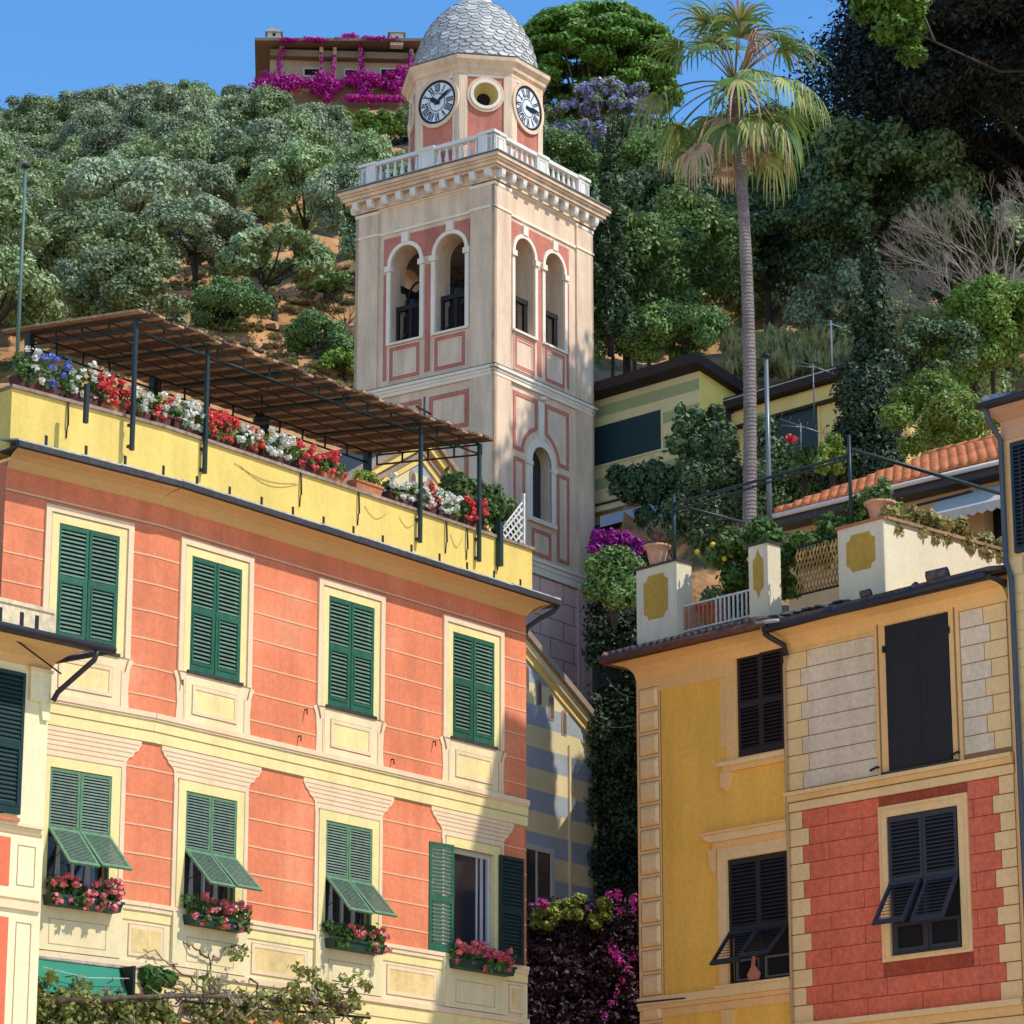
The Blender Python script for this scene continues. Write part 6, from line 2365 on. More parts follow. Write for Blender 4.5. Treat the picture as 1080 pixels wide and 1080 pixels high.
rnd = random.Random(77)
placed = []
SKY = [(-100, 126), (0, 126), (40, 124), (90, 117), (130, 106), (190, 106), (225, 96), (258, 100), (270, 112), (350, 113), (352, 165), (440, 165), (455, 150)]
def skyline(u):
    return interp(SKY, u)
def try_olives(px0, px1, y0, y1, step, pred, proto, lab, grp, smin=0.68, smax=1.02):
    cnt = 0
    Y = y0
    while Y < y1:
        s = step * (0.9 + 0.2 * rnd.random())
        pxstep = s * pxm(Y, terr(0, Y))
        px_ = px0 + rnd.uniform(0, pxstep)
        while px_ < px1:
            YY = Y + rnd.uniform(-s * 0.4, s * 0.4)
            x = (px_ - 540) / pxm(YY, terr(0, YY)) 
            z = terr(x, YY)
            u, v = in_px(x, YY, z)
            sc_ = rnd.uniform(smin, smax)
            tu, tv = in_px(x, YY, z + 3.9 * sc_)
            if pred(u, v, YY) and (u > 455 or tv > skyline(u)) and all((x - q[0]) ** 2 + (YY - q[1]) ** 2 > (s * 0.62) ** 2 for q in placed):
                placed.append((x, YY))
                put_tree(proto[rnd.randrange(len(proto))], (x, YY, z - 0.15), rnd.uniform(0, 6.28), sc_, lab(u, v), 'tree', grp, sz=sc_ * rnd.uniform(0.85, 1.2))
                cnt += 1
            px_ += pxstep * rnd.uniform(0.85, 1.15)
        Y += s * 0.92
    return cnt
def clearing(u, v):
    # the open orange earth between the lower olives
    return (150 < u < 400 and 284 < v < 440)
def left_pred(u, v, Y):
    if clearing(u, v):
        return False
    return True
def lab_left(u, v):
    if v < 165:
        return 'grey-green olive tree on the skyline of the left hill'
    if v < 260:
        return 'grey-green olive tree halfway up the terraced left hill'
    return 'pale grey-green olive tree low on the left hill above the pergola'
n1 = try_olives(-60, 400, 112, 244, 4.4, left_pred, OL, lab_left, 'olive trees on the left hillside')
def mid_pred(u, v, Y):
    return True
n2 = try_olives(400, 620, 125, 240, 5.0, lambda u, v, Y: True, OL, lambda u, v: 'olive tree on the slope behind the bell tower', 'olive trees behind the bell tower')
n3 = try_olives(620, 1120, 100, 215, 4.8, lambda u, v, Y: not (u > 935 and v < 335 and Y < 125) and v > 205 and not (745 < u < 890 and v > 360) and not (622 < u < 668 and Y < 126), OL, lambda u, v: 'dark olive tree on the right slope behind the palm' if u < 900 else 'olive tree on the slope below the big dark pine', 'olive trees on the right hillside')
print('OLIVES', n1, n2, n3)

def ground_at_px(px_, py_, y0=100, y1=260):
    Y = y0
    while Y < y1:
        p = at(px_, py_, Y)
        if p.z <= terr(p.x, Y):
            return Vector((p.x, Y, terr(p.x, Y)))
        Y += 0.4
    p = at(px_, py_, y1)
    return Vector((p.x, y1, terr(p.x, y1)))
# the leaning olive above the bare earth, a second trunk, two round bushes, a bare fruit tree
p = ground_at_px(292, 338)
m1 = make_tree('olive_tree', L_olive, 2.1, 1.6, 1.15, 1.5, 40, 0.35, 0.65, 9000, 0.13, 301, 0.16, lean=-0.55, cz=2.75)
put_tree(m1, p, 0.0, 1.0, 'olive with a dark leaning trunk standing alone on the orange earth', 'tree')
p = ground_at_px(206, 305)
put_tree(OL[1], p, 1.0, 0.85, 'olive with a straight grey trunk at the left edge of the bare earth', 'tree')
p = ground_at_px(245, 318)
put_tree(OL[3], p, 2.0, 0.7, 'small olive behind the leaning one at the top of the bare earth', 'tree')
L_bushy = leafmat('bush_leaf', (0.07, 0.15, 0.04), (0.18, 0.30, 0.10), clump=1.6, trans=0.2)
def round_bush(label, px_, py_, rx, rz, m, n=3500, size=0.12, cat='shrub', group=None, Y=None, name='round_shrub', k=22, ry=None, seed=None, br=0.3):
    p = ground_at_px(px_, py_) if Y is None else at(px_, py_, Y)
    bl = crown_blobs(rx, ry or rx, rz, rz * 0.85, k, br * rx, br * 1.5 * rx, 0, seed or int(px_))
    mb = MB()
    limbs(mb, bl, 0.07, rz * 0.4, bark_dk, int(px_), k=5)
    root = empty(name, p)
    tag(root, label, cat, group)
    obj('foliage', leaf_mesh('foliage', [(leaf_arrays(bl, int(n * 2.2), size * 0.66, up=0.35), m)]), root)
    obj('trunk', mb, root)
    return root
round_bush('rounded grey-green bush on the bare earth just above the pergola', 240, 352, 1.55, 1.1, L_bushy, 6500)
round_bush('bright green bush above the right part of the pergola', 335, 388, 1.1, 0.9, L_bushy, 4500)
round_bush('low yellow green bush left of the tower above the pergola', 362, 405, 0.9, 0.6, L_light, 2600)
round_bush('small dark bush on the orange earth beside the bell tower', 350, 322, 0.9, 0.8, L_mid, 2600)

def twig_tree(name, label, p, h, spread, seed, m, r=0.06, depth=4, n0=6, cat='tree', flat=0.6):
    rr = random.Random(seed)
    mb = MB()
    def grow(o, d, l, r_, lv):
        e = o + d * l
        mid = o.lerp(e, 0.5) + Vector((rr.uniform(-1, 1), rr.uniform(-1, 1), rr.uniform(-1, 1))) * l * 0.08
        mb.tube([o, mid, e], r_, r_ * 0.6, 4 if lv < 3 else 3, m, cap=False)
        if lv <= 0:
            return
        for i in range(rr.choice((2, 3, 3))):
            nd = (d + Vector((rr.uniform(-1, 1), rr.uniform(-0.6, 0.6), rr.uniform(-0.5, 0.8))) * 0.55).normalized()
            grow(e, nd, l * rr.uniform(0.62, 0.85), r_ * 0.6, lv - 1)
    for i in range(n0):
        a = math.pi * (i + 0.5) / n0
        d = Vector((math.cos(a) * spread, rr.uniform(-0.4, 0.4), math.sin(a) * flat + 0.35)).normalized()
        grow(Vector((0, 0, 0)), d, h * rr.uniform(0.28, 0.38), r, depth)
    o = obj(name, mb, None, p)
    return tag(o, label, cat)
twig_tree('bare_sapling', 'small bare fruit tree on the orange earth left of the bell tower', ground_at_px(366, 345), 1.7, 0.9, 5, bark_dk, r=0.035)
# dry stone terrace ledges on the bare earth
stone_m = mat('terrace_stone', (0.20, 0.12, 0.075), fine=0.4, big=0.3, bump=0.8)
for i, (a, b) in enumerate((((178, 318), (250, 312)), ((262, 330), (345, 322)), ((300, 352), (385, 346)), ((318, 372), (385, 366)))):
    pa, pb = ground_at_px(*a), ground_at_px(*b)
    mb = MB()
    rr = random.Random(i)
    n = int((pb - pa).length / 0.35)
    for k in range(n):
        q = pa.lerp(pb, k / n)
        for j in range(2):
            s = rr.uniform(0.14, 0.22)
            x, y, z = q.x - pa.x + rr.uniform(-.05, .05), q.y - pa.y, terr(q.x, q.y) - pa.z + j * 0.22 - 0.05
            P = [(x + dx * s + rr.uniform(-.03, .03), y + dy * s, z + dz * 0.13 + rr.uniform(-.02, .02)) for dz in (-1, 1) for dx, dy in ((-1, -1), (1, -1), (1, 1), (-1, 1))]
            mb.hexa(P, stone_m)
    o = obj('dry_stone_ledge', mb, None, pa)
    tag(o, ('dark stone ledge across the orange earth, ' + ('highest and leftmost', 'second from the top', 'third from the top', 'lowest, nearest the pergola')[i]), 'wall', 'dry stone ledges on the bare earth')

# straw, tufts and loose stones on the bare earth
rr = random.Random(91)
bl, st = [], []
for i in range(240):
    q = ground_at_px(rr.uniform(160, 395), rr.uniform(285, 415))
    bl.append((q.x, q.y, q.z + 0.08, 0.35, 0.3, 0.10))
o = obj('dry_grass', leaf_mesh('dry_grass', [(leaf_arrays(bl, 13000, 0.10, up=-0.2, shell=0.1, aspect=2.6), leafmat('straw_blade', (0.34, 0.24, 0.10), (0.26, 0.27, 0.09), clump=1))]))
tag(o, 'straw and scrubby tufts over the orange earth', None, kind='stuff')
mb = MB()
for i in range(420):
    q = ground_at_px(rr.uniform(160, 395), rr.uniform(285, 415))
    s_ = rr.uniform(0.04, 0.16)
    P = [(q.x + dx * s_ * rr.uniform(.6, 1.2), q.y + dy * s_ * rr.uniform(.6, 1.2), q.z + dz * s_ * rr.uniform(.3, .8)) for dz in (-1, 1) for dx, dy in ((-1, -1), (1, -1), (1, 1), (-1, 1))]
    mb.hexa(P, stone_m)
tag(obj('loose_stones', mb), 'loose brown stones scattered on the orange earth', None, kind='stuff')

# ------------------------------------------------------------ villa on the skyline
Vv = at(355, 112, 250)
HV = empty('hilltop_villa', (Vv.x, Vv.y, Vv.z), R(4))
tag(HV, 'tan villa with flat overhanging roof and bougainvillea columns on the hilltop', 'villa')
k_ = 1 / 12.4
def hx(px_):
    return (px_ - 355) * k_
def hz(py_):
    return (112 - py_) * k_ * 1.04
tanw = mat('villa_tan_plaster', (0.52, 0.40, 0.26), streak=0.1)
mb = MB()
mb.box(hx(284), hx(452), 0.6, 8, hz(92), hz(52), tanw)
mb.box(hx(300), hx(452), -0.2, 0.6, hz(125), hz(84), mat('villa_brown_terrace', (0.20, 0.12, 0.07), streak=0.1))
obj('wall', mb, HV)
mb = MB()
mb.hexa([(hx(268), -1.6, hz(51)), (hx(455), -1.6, hz(46)), (hx(455), 9, hz(46)), (hx(268), 9, hz(51)), (hx(268), -1.6, hz(48)), (hx(455), -1.6, hz(43)), (hx(455), 9, hz(43)), (hx(268), 9, hz(48))], mat('villa_roof_edge', (0.17, 0.13, 0.10), fine=0.2))
mb.box(hx(284), hx(452), -0.3, 0.62, hz(60), hz(53), mat('loggia_beam', (0.24, 0.18, 0.13)))
obj('roof', mb, HV)
mb = MB()
for x in (hx(296), hx(338), hx(352), hx(379), hx(433)):
    mb = MB()
    mb.box(x - 0.16, x + 0.16, -0.5, -0.18, hz(86), hz(50), tanw)
    obj('column', mb, HV)
wht = mat('villa_white_trim', (0.62, 0.58, 0.50))
for a, b, c_, d in ((319, 342, 78, 68), (362, 376, 80, 68), (400, 423, 78, 66)):
    mb = MB()
    mb.rring(hx(a), hx(b), hz(c_), hz(d), 0.14, -0.50, wht, 0.62)
    mb.box(hx(a) + 0.1, hx(b) - 0.1, 0.57, 0.61, hz(c_) + 0.1, hz(d) - 0.1, interior)
    obj('window', mb, HV)
for x, h in ((288, 0), (417, 1)):
    mb = MB()
    mb.box(hx(x) - 0.55, hx(x) + 0.55, -1.3, -0.5, hz(50), hz(40 if h == 0 else 37), wht)
    mb.box(hx(x) - 0.12, hx(x) + 0.12, -1.33, -1.25, hz(44), hz(41), interior)
    mb.prism([(hx(x) - 0.75, hz(40 if h == 0 else 37)), (hx(x) + 0.75, hz(40 if h == 0 else 37)), (hx(x) + (0.75 if h else 0.1), hz(36)), (hx(x) - (0.75 if h else 0.1), hz(36 - (0 if h else 1)))], -1.5, -0.3, slate_light)
    obj('chimney', mb, HV)
def hv_bush(label, blobs, n, m=L_mag, size=0.16, name='bougainvillea', cat='bougainvillea', group='bougainvilleas at the hilltop villa'):
    bb = [(hx(a), y, hz(b), rx * k_, 0.6, rz * k_) for a, b, rx, rz, y in blobs]
    o = obj(name, leaf_mesh(name, [(leaf_arrays(bb, n, size, up=0.2, shell=0.4, aspect=1.2), m)]), None, HV.location, R(4))
    tag(o, label, cat, group)
hv_bush('leftmost magenta bougainvillea mound below the hilltop villa', [(290, 92, 20, 12, -1.0), (278, 96, 13, 8, -1.0), (304, 94, 12, 10, -1.0), (295, 104, 8, 8, -1), (294, 70, 3, 16, -0.6), (297, 60, 3, 10, -0.6)], 2600)
hv_bush('second magenta bougainvillea mound below the hilltop villa', [(342, 90, 14, 11, -1.0), (335, 98, 9, 8, -1.0), (350, 96, 10, 10, -1.0), (345, 108, 6, 6, -1), (351, 68, 2.5, 16, -0.6), (338, 66, 2, 10, -0.6)], 2200)
hv_bush('bougainvillea climbing the middle column to an arch at the villa roof', [(380, 84, 16, 8, -1.0), (394, 86, 14, 6, -1.0), (384, 98, 8, 12, -1.0), (380, 66, 3.5, 18, -0.7), (378, 46, 4, 5, -0.9), (368, 42, 10, 3, -1.2), (356, 46, 6, 2, -1.2), (386, 44, 6, 3, -1.2), (302, 50, 10, 1.5, -1.6), (330, 49, 16, 1.2, -1.6), (400, 46, 20, 1.2, -1.6)], 3400)
hv_bush('bougainvillea on the right column of the villa beside the dome', [(424, 78, 10, 8, -1.0), (418, 90, 6, 14, -1.0), (432, 66, 3, 14, -0.7), (412, 82, 8, 4, -1)], 1500)
hv_bush('low magenta bougainvillea hedge under the villa terrace', [(368 + i * 7, 111, 6, 3.5, -1.6) for i in range(10)], 1800)
hv_bush('magenta bougainvillea spilling along the villa balcony between the mounds', [(312 + i * 9, 88 + (i % 3) * 3, 7, 5, -0.9) for i in range(14)], 2200)
hv_bush('solitary magenta bougainvillea among the olives below the villa', [(300, 152, 8, 8, -3.5), (296, 158, 5, 5, -3.5)], 700)
# ------------------------------------------------------------ umbrella pine, jacaranda, dark trees on the right skyline
def pine(name, label, p, rx, rz, h, nb, n, size, m, seed, br=(0.5, 0.9), lean=0, sz_=0.55, bk=None):
    bk = bk or bark
    rr = random.Random(seed)
    bl = []
    for i in range(nb):
        a = rr.uniform(0, 6.28)
        q = math.sqrt(rr.random())
        x, y = rx * q * math.cos(a), rx * q * math.sin(a)
        dome = rz * math.sqrt(max(0, 1 - q * q * 0.92))
        z = h - rz + dome * (1.0 if rr.random() < 0.6 else rr.uniform(-0.15, 0.9))
        r = rr.uniform(*br)
        bl.append((x + lean, y, z, r * 1.25, r * 1.25, r * sz_))
    root = empty(name, p)
    tag(root, label, 'tree')
    obj('crown', leaf_mesh('crown', [(leaf_arrays(bl, n, size, up=0.6, shell=0.5, aspect=2.4), m)]), root)
    mb = MB()
    fork = Vector((0, 0, h - rz * 1.7))
    mb.tube([(0, 0, -1), (0.2, 0, (h - rz * 1.7) * 0.5), fork], 0.45, 0.3, 8, bk)
    for b in rr.sample(bl, min(22, len(bl))):
        e = Vector(b[:3]) - Vector((0, 0, 0.3))
        mid = fork.lerp(e, 0.55) + Vector((0, 0, -0.4))
        mb.tube([fork, mid, e], 0.16, 0.05, 5, bk)
    obj('trunk', mb, root)
    return root
px0 = at(626, 215, 215)
pine('umbrella_pine', 'big round umbrella pine against the sky right of the dome', px0, 6.0, 6.4, 14.8, 210, 110000, 0.17, L_pine, 41, br=(0.6, 1.05), sz_=0.42)
px1 = at(866, 175, 200)
pine('umbrella_pine', 'small dark pine top on the skyline between the palm and the big dark pine', px1, 2.2, 1.8, 3.5, 30, 7000, 0.3, L_pine, 42)
# jacaranda
p = at(640, 196, 176)
bl = crown_blobs(3.2, 2.6, 2.5, 4.2, 46, 0.3, 0.6, 0, 5)
root = empty('jacaranda', p)
tag(root, 'violet flowering jacaranda below the umbrella pine, beside the right clock', 'tree')
obj('blossom', leaf_mesh('blossom', [(leaf_arrays(bl, 5200, 0.19, shell=0.2, aspect=1.2), L_jac), (leaf_arrays(bl, 2600, 0.2, shell=0.2), L_mid)]), root)
mb = MB()
limbs(mb, bl, 0.15, 0.8, bark_dk, 3, k=14)
obj('trunk', mb, root)
DK = [make_tree('broadleaf_tree', L_dark if i < 2 else L_mid, 2.6, 2.4, 2.4, 1.2, 44, 0.45, 0.9, 20000, 0.115, 500 + i, 0.16) for i in range(4)]
def dk(px_, py_, Y, s, i, label, grp=None, name=None, sz=None):
    p = at(px_, py_, Y)
    p.z = min(p.z, p.z)
    r = put_tree(DK[i], p, px_ * 0.1, s, label, 'tree', grp, sz)
    if name:
        r.name = name
    return r
for (a, b, Y, s, i, lab) in (
    (585, 215, 205, 1.0, 0, 'dark evergreen tree just right of the clock drum on the skyline'),
    (622, 225, 190, 1.15, 1, 'dark evergreen tree below the jacaranda'),
    (668, 225, 185, 1.2, 0, 'dark tree between the jacaranda and the palm fronds'),
    (700, 240, 175, 1.1, 2, 'green tree behind the left hanging palm leaves'),
    (740, 225, 180, 1.0, 0, 'dark tree behind the left side of the palm trunk'),
    (770, 215, 190, 1.1, 1, 'dark tree on the skyline directly behind the palm trunk'),
    (812, 215, 185, 1.15, 0, 'dark tree on the skyline right of the palm trunk'),
    (850, 230, 170, 1.2, 2, 'green tree under the right hanging palm leaves'),
    (585, 240, 150, 0.9, 3, 'mid green tree seen just above the tower balustrade corner'),
    (705, 300, 130, 1.0, 1, 'dark tree left of the palm trunk on the middle slope'),
    (850, 330, 118, 1.25, 0, 'dark spreading tree with crooked limbs right of the palm trunk'),
    (810, 335, 112, 0.9, 1, 'dark tree just right of the palm trunk above the villa roofs'),
    (725, 345, 108, 0.9, 3, 'green tree just left of the palm trunk above the villa roofs'),
    (662, 378, 104, 0.95, 3, 'grey-green tree standing right behind the striped villa roof'),
    (1050, 215, 130, 1.5, 0, 'dark tree behind the bare shrub at the right edge'),
    (935, 300, 112, 1.2, 1, 'dark tree behind the tall dark cypress'),
):
    dk(a, b, Y, s, i, lab)

# cypresses
def cypress(label, p, h, r, m, n, seed, size=0.13):
    rr = random.Random(seed)
    bl = []
    k = int(h * 9)
    for i in range(k):
        t = rr.random()
        w_ = r * (math.sin(math.pi * min(1, t * 0.9 + 0.12)) ** 0.6) * (1 - t * 0.72)
        a = rr.uniform(0, 6.28)
        q = rr.uniform(0.2, 0.85) * w_
        bl.append((q * math.cos(a), q * math.sin(a), h * t, w_ * 0.45 + 0.05, w_ * 0.45 + 0.05, 0.35 + 0.3 * rr.random()))
    root = empty('cypress', p)
    tag(root, label, 'tree')
    obj('crown', leaf_mesh('crown', [(leaf_arrays(bl, n, size, up=0.1, aspect=2.2), m)]), root)
    mb = MB()
    mb.tube([(0, 0, -1), (0, 0, h * 0.7)], 0.12, 0.03, 6, bark_dk)
    obj('trunk', mb, root)
    return root
cypress('slender cypress standing right beside the bell tower balustrade', at(644, 345, 98), 6.8, 0.80, L_cyp, 16000, 1, 0.09)
cypress('narrow cypress behind the villa, partly hidden by the tower edge', at(652, 330, 118), 5.0, 0.6, L_cyp, 6000, 2)
cypress('tall dark cypress between the small villa and the green bushes', at(924, 505, 84), 7.5, 1.05, L_cyp_dk, 30000, 3, 0.075)
bl = [(rx_, ry_, rz_, 0.5, 0.5, 0.55) for rx_, ry_, rz_ in [(random.Random(i).uniform(-0.7, 0.5), random.Random(i + 50).uniform(-0.5, 0.5), random.Random(i + 99).uniform(0, 2.6)) for i in range(30)]]
bush('dark_evergreen', 'nearly black bushy evergreen at the foot of the tall cypress', at(918, 505, 82), bl, 26000, 0.075, L_cyp_dk, 'tree', trunk=stem(-1, 2, 0.08))

# large dark pine that fills the upper right corner and an added unseen pine that shades the tower
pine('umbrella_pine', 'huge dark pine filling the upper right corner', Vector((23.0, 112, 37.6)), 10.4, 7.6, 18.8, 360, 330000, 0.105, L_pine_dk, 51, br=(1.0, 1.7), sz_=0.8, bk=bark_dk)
pine('umbrella_pine', 'unseen tall umbrella pine added past the right edge to shade the bell tower', Vector((20.6, 89.5, 22.0)), 5.8, 3.2, 29.6, 110, 30000, 0.20, L_pine, 52, br=(0.8, 1.3))
o_ = at(930, 30, 101)  # sunlit top of the dark pine, put into brighter needles
rr = random.Random(6)
bl = [(rr.uniform(-0.7, 1.6), rr.uniform(-1, 1), rr.uniform(-0.6, 1.3), 0.5, 0.5, 0.32) for _ in range(22)]
bush('pine_bough', 'pine bough at the top of the dark pine, its sunlight put into bright green needles', o_, bl, 7500, 0.15, L_pine, 'pine bough', up=0.6, aspect=2.2, trunk=lambda mb: [mb.tube([(11, 9, 2.5), (4.5, 3, -0.3), (1.8, 0, -0.5), (0, 0, 0.4)], 0.07, 0.02, 6, bark_dk), mb.tube([(1.8, 0, -0.5), (1.3, 0, 1.0)], 0.06, 0.02, 5, bark)])

# bare grey shrub, light green shrubs at right
twig_tree('bare_shrub', 'large leafless grey shrub with fanned branches under the dark pine', at(1062, 320, 100), 3.9, 1.0, 8, mat('silvery_twig', (0.32, 0.26, 0.21), fine=0.2), r=0.06, depth=5, n0=13, cat='shrub', flat=0.5)
twig_tree('bare_shrub', 'lower tangle of dry branches left of the leafless grey shrub', at(1022, 345, 98), 2.6, 1.2, 12, MATS['silvery_twig'], r=0.055, depth=5, n0=12, cat='shrub', flat=0.3)
round_bush('rounded light green shrub at the right edge below the bare branches', 1045, 372, 1.7, 1.15, L_light, 9000, 0.12, Y=90)
round_bush('large rounded light green shrub left of the pink chimney', 1028, 428, 1.5, 1.45, L_light, 10000, 0.11, Y=90.5)
round_bush('yellow green shrub above the orange tiled roof', 978, 470, 1.1, 1.0, L_light, 6500, 0.10, Y=78)
round_bush('small yellow green shrub left of the grey eave at the right', 1015, 475, 0.9, 0.7, L_lime, 4500, 0.09, Y=74)
round_bush('dark rounded shrub between the cypress and the light green shrubs', 985, 400, 1.1, 0.9, L_dark, 5000, 0.11, Y=86)
for (u_, v_, s_, m_, lb) in ((645, 372, 1.3, L_bushy, 'grey-green bush just above the left end of the striped villa roof'), (683, 362, 1.3, L_mid, 'rounded bush above the middle of the striped villa roof'), (722, 366, 1.3, L_bushy, 'bush between the striped villa roof and the palm trunk'), (668, 345, 1.2, L_olive, 'silvery bush behind the leaning white post'), (706, 345, 1.2, L_dark, 'dark bush left of the palm trunk above the villa')):
    round_bush(lb, u_, v_ + 10, s_, 0.95, m_, 5200, 0.12, group='shrubs above the striped villa', Y=103 if v_ > 350 else 108)
# grassy bank
rr = random.Random(13)
bl = []
for i in range(60):
    u, v = rr.uniform(770, 905), rr.uniform(352, 392)
    Y = 100 - (v - 350) * 0.12
    q = at(u, v, Y)
    bl.append((q.x, q.y, q.z, 0.35, 0.35, 0.25))
L_grass = leafmat('dry_grass_blade', (0.22, 0.22, 0.07), (0.38, 0.34, 0.14), clump=2, trans=0.3)
o = obj('grass', leaf_mesh('grass', [(leaf_arrays(bl, 9000, 0.16, up=-0.3, shell=0.1, aspect=3.2, droop=0.9), L_grass)]))
tag(o, 'tall dry grass bank above the small yellow villa', None, kind='stuff')
bl = []
for i in range(30):
    u, v = rr.uniform(930, 1010), rr.uniform(335, 375)
    q = at(u, v, 93)
    bl.append((q.x, q.y, q.z, 0.4, 0.4, 0.25))
o = obj('grass', leaf_mesh('grass', [(leaf_arrays(bl, 4500, 0.16, up=-0.3, shell=0.1, aspect=3.0, droop=0.9), L_grass)]))
tag(o, 'dry grass patch left of the light green shrubs', None, kind='stuff')

# ------------------------------------------------------------ palm
P0 = at(790, 590, 72)
Pc = at(775, 92, 73.5)
PR = empty('fan_palm', P0)
tag(PR, 'tall fan palm with hanging leaves rising in front of the hillside', 'palm tree')
trunk_m = mat('palm_trunk', (0.21, 0.17, 0.155), fine=0.25, big=0.25, bump=0.9, bscale=5)
mb = MB()
pts = []
d_ = Pc - P0
for i in range(25):
    t = i / 24
    q = d_ * t
    q.x += 0.16 * math.sin(t * math.pi)
    pts.append(q)
mb.tube(pts, 0.165, 0.125, 14, trunk_m, smooth=True)
rr = random.Random(31)
for i in range(130):
    t = i / 130
    q = d_ * t
    q.x += 0.16 * math.sin(t * math.pi)
    r_ = 0.168 - 0.042 * t
    n = 12
    a0 = rr.random()
    P = []
    for z_, rq in ((-0.022, r_), (0.0, r_ + 0.012 + rr.uniform(0, 0.010)), (0.022, r_)):
        for j in range(n):
            a = a0 + 2 * math.pi * j / n
            P.append((q.x + rq * math.cos(a), q.y + rq * math.sin(a), q.z + z_ + rr.uniform(-0.01, 0.01)))
    mb.faces(P, [(i2 * n + j, i2 * n + (j + 1) % n, (i2 + 1) * n + (j + 1) % n, (i2 + 1) * n + j) for i2 in range(2) for j in range(n)], trunk_m)
obj('trunk', mb, PR)
mb = MB()
boot = mat('leaf_base_fibre', (0.24, 0.13, 0.075), fine=0.4, big=0.3, bump=0.8)
for i in range(80):
    a = rr.uniform(0, 6.28)
    z = -2.1 * rr.random() ** 1.2
    b = Vector((0.14 * math.cos(a), 0.14 * math.sin(a), z)) + d_
    e = b + Vector((math.cos(a) * 0.22, math.sin(a) * 0.22, 0.28))
    mb.tube([b, b.lerp(e, .5) + Vector((0, 0, -0.03)), e], 0.035, 0.018, 4, boot)
obj('leaf_base', mb, PR)
P_green = leafmat('palm_leaf_green', (0.075, 0.15, 0.03), (0.17, 0.26, 0.06), clump=1.5, trans=0.3, objvar=0.05)
P_yel = leafmat('palm_leaf_yellow', (0.42, 0.44, 0.12), (0.26, 0.34, 0.09), clump=1.5, trans=0.3, objvar=0.05)
P_dry = leafmat('palm_leaf_dry', (0.56, 0.38, 0.24), (0.40, 0.26, 0.14), clump=1.5, trans=0.25, objvar=0.05)
stalk = mat('palm_stalk', (0.16, 0.13, 0.05), bump=0)
stalk_dry = mat('dry_palm_stalk', (0.40, 0.28, 0.17), bump=0)
def frond(az, el, L, blade, m, seed, dry=False):
    """petiole leaves the crown at azimuth az, elevation el; blade: fan of drooping segments"""
    r2 = random.Random(seed)
    mb = MB()
    o = d_ + Vector((0, 0, 0.05))
    dirh = Vector((math.cos(az), math.sin(az), 0))
    pts = []
    v = dirh * math.cos(el) + Vector((0, 0, math.sin(el)))
    p = o.copy()
    for i in range(8):
        pts.append(p.copy())
        p = p + v * (L / 7)
        v = (v + Vector((0, 0, -0.13 - 0.05 * (1 if dry else 0)))).normalized()
    L = L
    mb.tube(pts, 0.026, 0.014, 5, stalk_dry if dry else stalk)
    tip = pts[-1]
    v = v.normalized()
    side = v.cross(Vector((0, 0, 1)))
    side = side.normalized() if side.length > 0.1 else Vector((1, 0, 0))
    upv = side.cross(v).normalized()
    n = 17
    seg = 7
    bm = MB()
    for i in range(n):
        a = R(-90 + 180 * i / (n - 1))
        dd = (v * math.cos(a) + side * math.sin(a)).normalized()
        l = blade * (0.75 + 0.25 * math.cos(a)) * r2.uniform(0.85, 1.12)
        q = tip.copy()
        w0 = 0.034
        prev = None
        vs = []
        g = r2.uniform(0.7, 1.7) * (1.3 if dry else 1) * (0.28 if el > 0.7 else 0.8)
        for s_ in range(seg + 1):
            t = s_ / seg
            wd = w0 * (1 - t) ** 0.6 * (0.5 + min(1, t * 3) * 0.7) + 0.003
            nrm = dd.cross(upv)
            nrm = nrm.normalized() if nrm.length > 1e-3 else side
            vs.append((q - nrm * wd, q + nrm * wd))
            q = q + dd * (l / seg)
            dd = (dd + Vector((r2.uniform(-.04, .04), r2.uniform(-.04, .04), -g * (0.15 + t * 1.5)))).normalized()
        mm = m
        if not dry and r2.random() < 0.18:
            mm = P_yel
        if not dry and r2.random() < 0.07:
            mm = P_dry
        P = []
        for a_, b_ in vs:
            P += [a_, b_]
        bm.faces(P, [(2 * k, 2 * k + 1, 2 * k + 3, 2 * k + 2) for k in range(seg)], mm)
    fo = obj('frond', bm, PR)
    obj('petiole', mb, fo)
rr = random.Random(17)
specs = []
for i in range(14):   # upright young leaves
    specs.append((rr.uniform(0, 6.28), rr.uniform(0.75, 1.45), rr.uniform(1.2, 1.8), rr.uniform(1.1, 1.5), P_green, False))
for i in range(14):   # mid leaves
    specs.append((i * 0.45 + rr.uniform(-.2, .2), rr.uniform(0.0, 0.6), rr.uniform(1.5, 2.2), rr.uniform(1.2, 1.6), P_green if i % 6 else P_yel, False))
for i in range(12):   # hanging leaves
    specs.append((i * 0.53 + 0.2, rr.uniform(-0.9, -0.2), rr.uniform(1.6, 2.5), rr.uniform(0.9, 1.4), (P_green, P_yel, P_green, P_dry)[i % 4], i % 4 == 3))
for i in range(4):
    specs.append((i * 1.6, -1.2, rr.uniform(0.9, 1.3), 1.3, P_dry, True))
for i, s in enumerate(specs):
    frond(*s[:4], s[4], 900 + i, s[5])
mb = MB()
for i in range(46):
    a = rr.uniform(-0.7, 0.9)
    o = d_ + Vector((0.1, -0.1, 0.2))
    q = o + Vector((0.35 * math.cos(a) + 0.1, -0.35, 0.9 + rr.uniform(-0.3, 0.35)))
    e = q + Vector((rr.uniform(-0.25, 0.55), rr.uniform(-0.3, 0.3), rr.uniform(-0.7, 0.1)))
    mb.tube([o, q, e], 0.014, 0.010, 4, mat('flower_stalk', (0.55, 0.33, 0.20), bump=0))
obj('flower_cluster', mb, PR)

